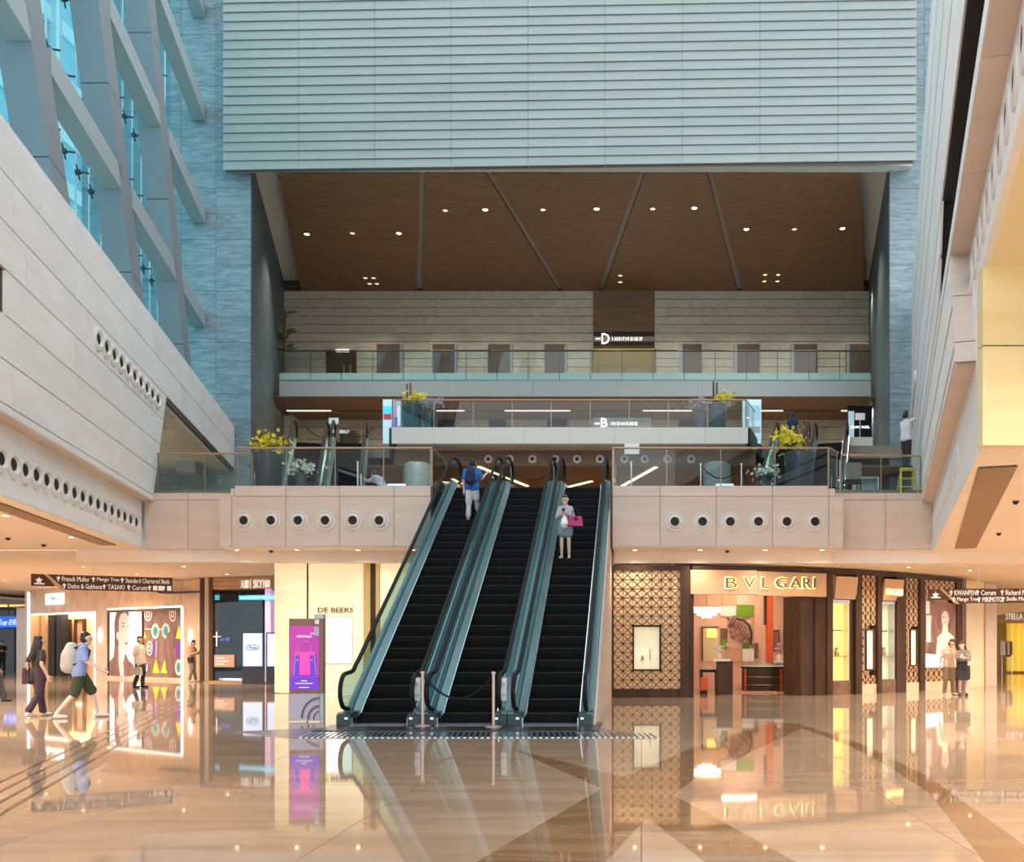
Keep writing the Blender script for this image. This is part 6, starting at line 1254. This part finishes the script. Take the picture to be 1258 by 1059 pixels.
# ================================================================ PEOPLE
def remesh(o, vox, smooth=3):
    m = o.modifiers.new('remesh', 'REMESH'); m.mode = 'VOXEL'; m.voxel_size = vox; m.use_smooth_shade = True
    s = o.modifiers.new('smooth', 'SMOOTH'); s.iterations = smooth; s.factor = .5
    return o
def person(label, x, y, z, head, h, pose, outfit, face=True, group=None):
    """joints are given for a 1.70 m figure: x to its right, y forward, z up; head = the way it faces, in degrees from +Y, clockwise from above"""
    s = h / 1.70; rz = -math.radians(head)
    J = dict(pel=(0, 0, .93), waist=(0, 0, 1.06), chest=(0, 0, 1.27), neck=(0, -.005, 1.43), hb=(0, .015, 1.50), hc=(0, .02, 1.585), ht=(0, .005, 1.64),
             shL=(-.165, -.01, 1.375), elL=(-.215, -.04, 1.10), wrL=(-.22, .03, .86), shR=(.165, -.01, 1.375), elR=(.215, -.04, 1.10), wrR=(.22, .03, .86),
             hiL=(-.085, 0, .90), knL=(-.095, .02, .49), anL=(-.10, -.02, .085), toL=(-.115, .13, .03), hiR=(.085, 0, .90), knR=(.095, .02, .49), anR=(.10, -.02, .085), toR=(.115, .13, .03))
    J.update(pose); J = {k: V(v) * s for k, v in J.items()}
    o = empty('person', (0, 0, 0), label, 'person', group)
    fem = outfit.get('fem', False); sk = outfit.get('skin', 'skin')
    wd = (.88 if fem else 1.0) * outfit.get('bulk', 1.0)
    for k in ('shL', 'shR'): J[k].x *= wd
    lat = (J['shR'] - J['shL']).normalized(); hlat = (J['hiR'] - J['hiL']).normalized()
    def torso(b, g, low=True, top=True):
        for q in (-1, 1):
            ch = J['chest'] + lat * q * .075 * s * wd; wa = J['waist'] + (lat + hlat).normalized() * q * .055 * s * wd; pe = J['pel'] + hlat * q * .07 * s
            b.tube([pe, wa, ch, J['chest'] + (J['neck'] - J['chest']) * .55 + lat * q * .07 * s], [(.105 + g) * s * wd, (.095 + g) * s * wd, (.108 + g) * s * wd, (.075 + g) * s * wd], 10, True)
        b.tube([J['chest'] + (J['neck'] - J['chest']) * .6, J['neck']], [(.085 + g) * s, (.055 + g) * s], 10, True)
    def arm(b, S_, r, g, frac=1.0):
        a, e, w = J['sh' + S_], J['el' + S_], J['wr' + S_]
        c = J['chest'] + (J['neck'] - J['chest']) * .55
        b.tube([c + (a - c) * .4, a, a.lerp(e, min(1, frac * 1.0) if frac < 1 else 1)], [(.070 + g) * s * wd, (.055 + g) * s * wd, ((.046 if frac < 1 else .040) + g) * s * wd], 9, True)
        if frac > 1: b.tube([e, e.lerp(w, min(1, frac - 1))], [(.040 + g) * s, (.030 + g) * s], 9, True)
    def leg(b, S_, g, frac=2.0, flare=0.0):
        a, k, f = J['hi' + S_], J['kn' + S_], J['an' + S_]
        b.tube([a, a.lerp(k, min(1, frac))], [(.088 + g) * s, ((.088 - .034 * min(1, frac)) + g + flare) * s], 10, True)
        if frac > 1: b.tube([k, k.lerp(f, .35 * min(1, (frac - 1) / .35)), k.lerp(f, frac - 1)], [(.053 + g) * s, (.052 + g) * s, (.034 + g + flare) * s], 10, True)
    b = MB(); torso(b, 0)
    b.tube([J['neck'] - V((0, 0, .04)) * s, J['hb']], [.055 * s, .052 * s], 9, True)
    fw = V((0, 1, 0)); hd = (J['ht'] - J['hb']).normalized(); lk = V(outfit.get('look', (0, 1, 0))); lk = (lk - hd * lk.dot(hd)).normalized(); rt = lk.cross(hd)
    b.tube([J['hb'] + lk * .02 * s, J['hc'], J['ht']], [.066 * s, .088 * s, .075 * s], 12, True)
    b.tube([J['hb'] + lk * .045 * s + hd * -.012 * s, J['hb'] + lk * .06 * s + hd * .02 * s], [.034 * s, .04 * s], 8, True)     # chin and jaw
    b.tube([J['hc'] + lk * .075 * s + hd * .01 * s, J['hc'] + lk * .105 * s - hd * .03 * s], [.012 * s, .017 * s], 7, True)         # nose
    for q in (-1, 1): b.tube([J['hc'] + rt * q * .083 * s - hd * .03 * s, J['hc'] + rt * q * .088 * s + hd * .012 * s], [.014 * s, .018 * s], 6, True)   # ears
    for S_, q in (('L', -1), ('R', 1)):
        arm(b, S_, 1, 0, 2.0)
        w = J['wr' + S_]; d = (w - J['el' + S_]).normalized(); hv = V(outfit.get('hand' + S_, tuple(d))).normalized()
        side = hv.cross(V((1, 0, 0)) if abs(hv.x) < .8 else V((0, 1, 0))).normalized()   # across the palm
        nrm = side.cross(hv)
        b.tube([w, w + hv * .045 * s, w + hv * .085 * s], [.030 * s, .038 * s, .036 * s], 8, True)
        curl = outfit.get('curl', .5)
        for i, (off, ln) in enumerate(((-.03, .075), (-.010, .085), (.010, .080), (.030, .062))):
            p0 = w + hv * .085 * s + side * off * s; p1 = p0 + hv * ln * .5 * s; p2 = p1 + (hv * (1 - curl * .5) + nrm * curl * q).normalized() * ln * .5 * s
            b.tube([p0, p1, p2], [.0105 * s, .0100 * s, .0085 * s], 6, True)
        p0 = w + hv * .03 * s - side * .03 * s; b.tube([p0, p0 + (hv * .7 - side * .7) * .05 * s, p0 + (hv * .95 - side * .55) * .085 * s], [.014 * s, .012 * s, .010 * s], 6, True)
        leg(b, S_, 0, 2.0); f, t = J['an' + S_], J['to' + S_]; heel = f + (f - t).normalized() * .03 * s; heel.z = t.z
        b.tube([f, V((f.x, f.y, t.z + .02 * s))], [.036 * s, .035 * s], 8, True); b.tube([heel, t], [.032 * s, .030 * s], 8, True)
    body = remesh(b.build('body', sk, o), .0105 * s, 2)
    # hair
    hs = outfit.get('hair', 'short'); hm = outfit.get('hair_mat', 'hair'); b = MB()
    b.tube([J['hc'] - lk * .022 * s + hd * -.02 * s, J['ht'] - lk * .012 * s + hd * .012 * s], [.094 * s, .084 * s], 12, True)
    b.tube([J['ht'] - lk * .01 * s + hd * .02 * s, J['ht'] + lk * .048 * s + hd * .010 * s], [.072 * s, .045 * s], 10, True)
    if hs == 'long':
        for q in (-1, 1): b.tube([J['hc'] + rt * q * .06 * s - lk * .03 * s, J['hb'] + rt * q * .075 * s - lk * .04 * s, J['neck'] + rt * q * .07 * s - lk * .06 * s - hd * .12 * s], [.05 * s, .045 * s, .03 * s], 8, True)
        b.tube([J['hc'] - lk * .04 * s, J['neck'] - lk * .07 * s, J['chest'] - lk * .135 * s, J['waist'].lerp(J['chest'], .6) - lk * .14 * s], [.085 * s, .075 * s, .062 * s, .03 * s], 9, True)
    elif hs == 'bob':
        for q in (-1, 1): b.tube([J['hc'] + rt * q * .065 * s - lk * .02 * s, J['hb'] + rt * q * .08 * s - lk * .02 * s, J['neck'] + rt * q * .085 * s - hd * .05 * s], [.045 * s, .04 * s, .028 * s], 8, True)
    elif hs == 'bun': b.ball(J['ht'] - lk * .07 * s + hd * .03 * s, .045 * s)
    remesh(b.build('hair', hm, o), .014 * s, 3)
    if face:
        for q in (-1, 1): b = MB(); b.ball(J['hc'] + rt * q * .032 * s + lk * .084 * s + hd * -.004 * s, .011 * s, n=8, m=5); b.build('eye', 'hair', o, True)
        b = MB(); c = J['hb'] + lk * .083 * s + hd * .022 * s; b.tube([c - rt * .022 * s, c + lk * .006 * s, c + rt * .022 * s], [.005 * s, .008 * s, .005 * s], 6); b.build('mouth', 'lips', o, True)
        if outfit.get('glasses'):
            for q in (-1, 1): b = MB(); c = J['hc'] + rt * q * .034 * s + lk * .10 * s; b.tube([c + (rt * math.cos(a) + hd * math.sin(a) * .8) * .026 * s for a in [6.283 * k / 10 for k in range(11)]], .004 * s, 5); b.build('glasses', 'hair', o)
    # clothes
    if outfit.get('top'):
        b = MB(); torso(b, .016); fr = outfit.get('sleeve', .75)
        arm(b, 'L', 1, .013, fr); arm(b, 'R', 1, .013, fr)
        if outfit.get('hem'): 
            for q in (-1, 1): b.tube([J['waist'] + hlat * q * .055 * s, J['pel'] + hlat * q * .075 * s - V((0, 0, outfit['hem'])) * s], [.115 * s * wd, .128 * s * wd], 10, True)
        remesh(b.build('top', outfit['top'], o), .015 * s, 3)
    if outfit.get('bottom'):
        b = MB(); lf = outfit.get('leg', 1.9); fl_ = outfit.get('flare', .012)
        if outfit.get('skirt'):
            L = outfit['skirt']
            for q in (-1, 1): b.tube([J['waist'] + hlat * q * .05 * s, J['pel'] + hlat * q * .075 * s, J['hi' + 'LR'[q > 0]].lerp(J['kn' + 'LR'[q > 0]], L) ], [.104 * s, .128 * s, .125 * s], 10, True)
            b.tube([J['pel'], (J['hiL'].lerp(J['knL'], L) + J['hiR'].lerp(J['knR'], L)) / 2], [.12 * s, .12 * s], 10, True)
        else:
            for q in (-1, 1): b.tube([J['waist'] + hlat * q * .05 * s, J['pel'] + hlat * q * .072 * s], [.100 * s, .116 * s], 10, True)
            for S_ in 'LR': leg(b, S_, .018, lf, fl_)
        remesh(b.build('skirt' if outfit.get('skirt') else ('shorts' if lf < 1.1 else 'trousers'), outfit['bottom'], o), .015 * s, 3)
    for S_ in 'LR':
        f, t = J['an' + S_], J['to' + S_]; d = (t - f); d.z = 0; d.normalize(); b = MB(); zz = t.z
        b.tube([V((f.x, f.y, zz + .012 * s)) - d * .03 * s, V((t.x, t.y, zz + .006 * s)) + d * .02 * s], [.043 * s, .040 * s], 9, True); b.tube([f - V((0, 0, .01)) * s, V((f.x, f.y, zz + .01 * s))], [.042 * s, .044 * s], 8, True)
        remesh(b.build('shoe', outfit.get('shoe', 'black_cl'), o), .012 * s, 2)
    for ch in (o,): pass
    o.location = (x, y, z); o.rotation_euler = (0, 0, rz)
    return o, J, s
def place_world(o, J, s, key, off=(0, 0, 0)):
    return o.location + Matrix.Rotation(o.rotation_euler.z, 3, 'Z') @ (J[key] + V(off) * s)
def backpack(o, J, s, m, label, sc=1.0, fl=(0, -1, 0)):
    c = J['chest']; bk = MB(); y = c.y - .16 * s
    bk.tube([(c.x, y - .06 * s, c.z - .22 * s * sc), (c.x, y - .05 * s, c.z - .02 * s), (c.x, y - .03 * s, c.z + .13 * s)], [.15 * s * sc, .145 * s * sc, .10 * s * sc], 12, True)
    bag = empty('backpack', o.location, label, 'backpack', rz=o.rotation_euler.z)
    def loc(mb, n, mm): 
        ob = bpy.data.objects.new(n, mb.mesh(n, mm, 'all')); C.objects.link(ob); ob.parent = bag; return ob
    remesh(loc(bk, 'bag_body', m), .016 * s, 3)
    for q in (-1, 1):
        st_ = MB(); st_.tube([(c.x + q * .09 * s, y + .0, c.z + .10 * s), (c.x + q * .10 * s, c.y - .02 * s, c.z + .165 * s), (c.x + q * .105 * s, c.y + .125 * s, c.z + .06 * s), (c.x + q * .15 * s, c.y + .09 * s, c.z - .12 * s), (c.x + q * .14 * s, y, c.z - .22 * s)], .018 * s, 6); loc(st_, 'strap', 'navy')
    z_ = MB(); z_.tube([(c.x - .10 * s, y - .185 * s, c.z + .02 * s), (c.x, y - .20 * s, c.z + .03 * s), (c.x + .10 * s, y - .185 * s, c.z + .02 * s)], .008 * s, 5); loc(z_, 'zip', 'hair')
    return bag
def hand_bag(label, cat, c, w, h, d, m, rz=0.0, handle=.16, hm=None):
    o = empty(cat, (0, 0, 0), label, 'bag'); b = MB(); b.prism([(-w / 2, -d / 2, 0), (w / 2, -d / 2, 0), (w * .42, -d / 2, h), (-w * .42, -d / 2, h)], (0, d, 0)); b.build('bag_body', m, o)
    b = MB(); b.tube([(-w * .25, 0, h - .02), (-w * .22, 0, h + handle * .7), (0, 0, h + handle), (w * .22, 0, h + handle * .7), (w * .25, 0, h - .02)], .012, 6); b.build('bag_handle', hm or m, o)
    b = MB(); b.box(-w * .12, w * .12, -d / 2 - .012, -d / 2, h * .55, h * .85); b.build('flap', hm or m, o)
    o.location = c; o.rotation_euler = (0, 0, rz); return o
# woman in black, walking away with a slight turn
D = FL(880.5); o, J, s = person('woman with long black hair in a black tee and plum trousers, walking away', PX(47, D), D, 0, 22, 1.70,
    dict(knL=(-.08, .10, .50), anL=(-.07, .16, .085), toL=(-.08, .31, .03), knR=(.07, -.03, .49), anR=(.06, -.26, .13), toR=(.07, -.13, .04), elL=(-.23, -.08, 1.10), wrL=(-.27, .02, .88), elR=(.24, -.10, 1.11), wrR=(.30, -.02, .88), shL=(-.17, -.01, 1.37)),
    dict(fem=True, hair='long', top='black_cl', bottom='plum', leg=1.93, flare=.022, hem=.15, shoe='white_shoe', sleeve=.72), face=True)
hand_bag('dark maroon shoulder bag at the side of the woman with long black hair', 'shoulder_bag', place_world(o, J, s, 'wrL', (-.05, -.02, -.20)), .28, .34, .10, 'maroon', -.5, .24, 'black_cl')
# man in blue shirt with backpack
D = FL(882); o, J, s = person('man in a light blue shirt and olive shorts striding with a pale backpack', PX(98, D), D, 0, 62, 1.78,
    dict(pel=(0, -.02, .93), chest=(0, .05, 1.27), neck=(0, .07, 1.43), hb=(0, .10, 1.49), hc=(0, .115, 1.575), ht=(0, .10, 1.63), shL=(-.17, .05, 1.375), shR=(.17, .04, 1.375), waist=(0, .01, 1.06), elL=(-.23, .10, 1.12), wrL=(-.22, .33, 1.0), elR=(.23, .12, 1.12), wrR=(.24, .36, .97), knL=(-.09, .20, .52), anL=(-.09, .30, .085), toL=(-.1, .45, .03), knR=(.09, -.08, .49), anR=(.09, -.38, .12), toR=(.1, -.25, .03)),
    dict(top='blue_shirt', bottom='olive', leg=.95, flare=.035, hem=.05, shoe='white_shoe', sleeve=.9, bulk=1.04, skin='skin_l'))
backpack(o, J, s, 'grey_bag', 'large pale grey backpack with dark straps on the man in the light blue shirt', 1.12)
# man in cream polo
D = FL(845); o, J, s = person('man in a cream polo shirt and black trousers passing the collage window', PX(171.5, D), D, 0, 100, 1.82,
    dict(elL=(-.22, -.02, 1.10), wrL=(-.2, .10, .88), elR=(.22, -.04, 1.10), wrR=(.22, .06, .87), knL=(-.09, .07, .50), anL=(-.09, .03, .09), toL=(-.1, .19, .03), anR=(.09, -.12, .10), toR=(.1, .04, .03)),
    dict(top='cream_cl', bottom='black_cl', leg=1.95, hem=.10, shoe='black_cl', sleeve=.85, flare=.018))
b = hand_bag('grey patterned carrier bag in the hand of the man in the cream polo', 'carrier_bag', place_world(o, J, s, 'wrR', (.02, .03, -.44)), .34, .28, .12, 'grey_bag', 0, .18)
# man leaning on the wall with a phone
D = 38.9; o, J, s = person('man in a peach shirt and grey trousers leaning by the wall, reading a tablet', PX(235.5, D), D, 0, 105, 1.72,
    dict(chest=(0, -.02, 1.27), hb=(0, .05, 1.49), hc=(0, .085, 1.565), ht=(0, .09, 1.625), elL=(-.20, .10, 1.12), wrL=(-.10, .32, 1.20), elR=(.20, .10, 1.12), wrR=(.10, .32, 1.19), anL=(-.09, .12, .085), toL=(-.1, .27, .03), knR=(.10, .09, .49)),
    dict(top='peach_cl', bottom='grey_trousers', leg=1.93, shoe='tan', sleeve=.8, look=(0, 1, -.6)))
p = place_world(o, J, s, 'wrL', (.10, .10, .03)); b = MB(); b.box(-.12, .12, -.006, .006, -.09, .09); t_ = b.build('tablet', 'ink'); t_.location = p; t_.rotation_euler = (-.8, 0, -1.75); tag(t_, 'dark tablet held by the man in the peach shirt', 'tablet')
b = MB(); c = place_world(o, J, s, 'pel', (.14, .06, -.02)); b.box(-.09, .09, -.07, .07, -.10, .10); t_ = b.build('belt_bag', 'black_cl'); t_.location = c; tag(t_, 'black belt bag on the hip of the man reading a tablet', 'bag')
# far person at the left edge
D = 54.0; o, J, s = person('person in black with crossed arms near the blue display band', PX(2.5, D), D, 0, 165, 1.75, dict(elL=(-.24, .06, 1.14), wrL=(.06, .24, 1.13), elR=(.24, .06, 1.14), wrR=(-.06, .26, 1.17)), dict(top='black_cl', bottom='black_cl', leg=1.95, sleeve=.8))
D = FL(862); o, J, s = person('person in black half cut off by the picture edge', PX(-9.5, D), D, 0, 90, 1.7, dict(knL=(-.09, .14, .5), anL=(-.09, .26, .09), toL=(-.1, .41, .03), anR=(.09, -.28, .12), toR=(.1, -.14, .03)), dict(top='black_cl', bottom='black_cl', leg=1.96, sleeve=.9))
# escalator riders: feet on the steps
def on_step(x, yy): t = round((yy - EY - .1 - .2) / .4); return EY + t * .4 + .1 + .22, (t * .4 + .1 + .2) * TAN + .02
yy, zz = on_step(0, 26.0); o, J, s = person('man in a royal blue shirt and pale trousers riding up the first escalator', PX(580, yy), yy, zz, 3, 1.70,
    dict(elL=(-.235, -.03, 1.10), wrL=(-.23, .02, .86), elR=(.27, .02, 1.16), wrR=(.33, .20, 1.30), knR=(.09, .10, .62), anR=(.09, .30, .33), toR=(.1, .44, .285)),
    dict(top='royal', bottom='white_cl', leg=1.88, shoe='grey_bag', sleeve=.8, flare=.022, hem=.02, skin='skin_l', bulk=1.06), face=True)
backpack(o, J, s, 'navy', 'navy backpack on the man riding up the first escalator', .92)
yy, zz = on_step(0, 23.9); o, J, s = person('woman in a lilac cardigan and denim skirt riding down while looking at her phone', PX(694.5, yy), yy, zz, 184, 1.62,
    dict(elL=(-.22, .03, 1.10), wrL=(-.05, .22, 1.20), elR=(.22, .03, 1.10), wrR=(.05, .22, 1.18), hb=(0, .03, 1.495), hc=(0, .05, 1.575), ht=(0, .045, 1.63)),
    dict(fem=True, skin='skin_l', hair='bun', hair_mat='hair_br', top='lilac_cl', bottom='denim', skirt=.55, shoe='skin_l', sleeve=1.9, hem=.02, glasses=True, look=(0, 1, -.35)))
p = place_world(o, J, s, 'wrL', (.05, .10, .04)); b = MB(); b.box(-.035, .035, -.006, .006, -.07, .07); t_ = b.build('phone', 'hair'); t_.location = p; t_.rotation_euler = (.6, 0, 0); tag(t_, 'dark phone held by the woman riding down', 'phone')
p = place_world(o, J, s, 'pel', (-.0, .17, .08)); b = MB(); b.tube([(0, 0, .16), (0, -.02, .04), (.01, -.02, -.08), (.0, 0, -.13)], [.015, .07, .11, .09], 9, True); t_ = b.build('white_pouch', 'paper_white', None, True); t_.location = p; tag(t_, 'white cloth pouch hanging from the hands of the woman riding down', 'pouch')
hand_bag('pink handbag on the arm of the woman riding down the escalator', 'handbag', place_world(o, J, s, 'pel', (-.30, .16, -.07)), .36, .24, .14, 'pink_bag', .1, .2, 'maroon')
# couple
D = FL(854); o, J, s = person('young man in a tan tee and khaki trousers leaning his head to his companion', PX(1166, D), D, 0, 170, 1.70,
    dict(hb=(-.03, .03, 1.49), hc=(-.055, .06, 1.565), ht=(-.075, .06, 1.62), elR=(.25, .0, 1.12), wrR=(.31, .05, .90), elL=(-.22, .04, 1.12), wrL=(-.14, .24, 1.10), anL=(-.13, .0, .085), anR=(.15, .0, .085), toR=(.2, .14, .03), toL=(-.14, .15, .03), knR=(.12, .02, .49)),
    dict(top='tan', bottom='khaki', leg=1.95, shoe='white_shoe', sleeve=.8, look=(-.35, 1, -.5), flare=.015, hem=.03))
D2 = FL(855); o, J, s = person('young woman in a grey-brown jacket and short black skirt looking at a phone', PX(1183.5, D2), D2, 0, 196, 1.63,
    dict(hb=(.03, .03, 1.49), hc=(.05, .06, 1.57), ht=(.06, .06, 1.625), elL=(-.2, .06, 1.12), wrL=(-.02, .24, 1.18), elR=(.2, .06, 1.12), wrR=(.10, .26, 1.20), anL=(-.09, .06, .085), toL=(-.1, .2, .03), anR=(.09, -.04, .085)),
    dict(fem=True, skin='skin_l', hair='bob', hair_mat='hair_br', top='grey_jk', bottom='black_cl', skirt=.75, shoe='maroon', sleeve=1.9, hem=.04, look=(.35, 1, -.55)))
p = place_world(o, J, s, 'wrR', (-.03, .10, .04)); b = MB(); b.box(-.035, .035, -.006, .006, -.07, .07); t_ = b.build('phone', 'paper_white'); t_.location = p; t_.rotation_euler = (.6, 0, 0); tag(t_, 'pale phone held by the young woman in the grey-brown jacket', 'phone')
hand_bag('black handbag hanging in front of the young woman by the yellow wall', 'handbag', place_world(o, J, s, 'pel', (.02, .20, -.42)), .34, .26, .12, 'black_cl', .1, .24)
hand_bag('small cream shoulder bag at the hip of the young woman by the yellow wall', 'shoulder_bag', place_world(o, J, s, 'pel', (-.2, .05, .02)), .2, .2, .1, 'cream_cl', .1, .2)
# worker on the ladder
o, J, s = person('worker in a white shirt standing on the stepladder reaching to the right wall', lx_ - .02, ly + .03, lz + .845, 55, 1.66,
    dict(elR=(.22, .12, 1.45), wrR=(.16, .25, 1.66), elL=(-.2, .12, 1.2), wrL=(-.14, .32, 1.28), hb=(0, .0, 1.50), hc=(0, -.01, 1.585), anL=(-.06, -.02, .085), anR=(.06, -.02, .085), toL=(-.06, .1, .03), toR=(.06, .1, .03), knL=(-.07, .02, .49), knR=(.07, .02, .49)),
    dict(top='white_cl', bottom='black_cl', leg=1.95, sleeve=.8, hem=.05, look=(0, 1, .4)))
# person on the middle gallery and the seated clerk
d = 41.5; o, J, s = person('man in a navy shirt standing on the middle gallery by the brown post', PX(974, d), d, Z3 - .02, 10, 1.72, {}, dict(top='navy', bottom='black_cl', leg=1.95, sleeve=.8))
d = 29.4; o, J, s = person('clerk in a pale lilac shirt crouching behind the left balcony glass', PX(468, d), d, Z2, 300, 1.66,
    dict(pel=(0, -.10, .30), waist=(0, -.03, .42), chest=(0, .10, .58), neck=(0, .20, .69), hb=(0, .25, .73), hc=(0, .31, .78), ht=(0, .33, .83), shL=(-.165, .14, .66), shR=(.165, .14, .66), elL=(-.22, .32, .50), wrL=(-.14, .50, .56), elR=(.22, .32, .50), wrR=(.14, .50, .56),
         hiL=(-.085, -.08, .28), hiR=(.085, -.08, .28), knL=(-.15, .28, .42), knR=(.15, .28, .42), anL=(-.12, .02, .085), anR=(.12, .02, .085), toL=(-.14, .17, .03), toR=(.14, .17, .03)), dict(top='lilac_cl', bottom='black_cl', leg=1.95, sleeve=.9))
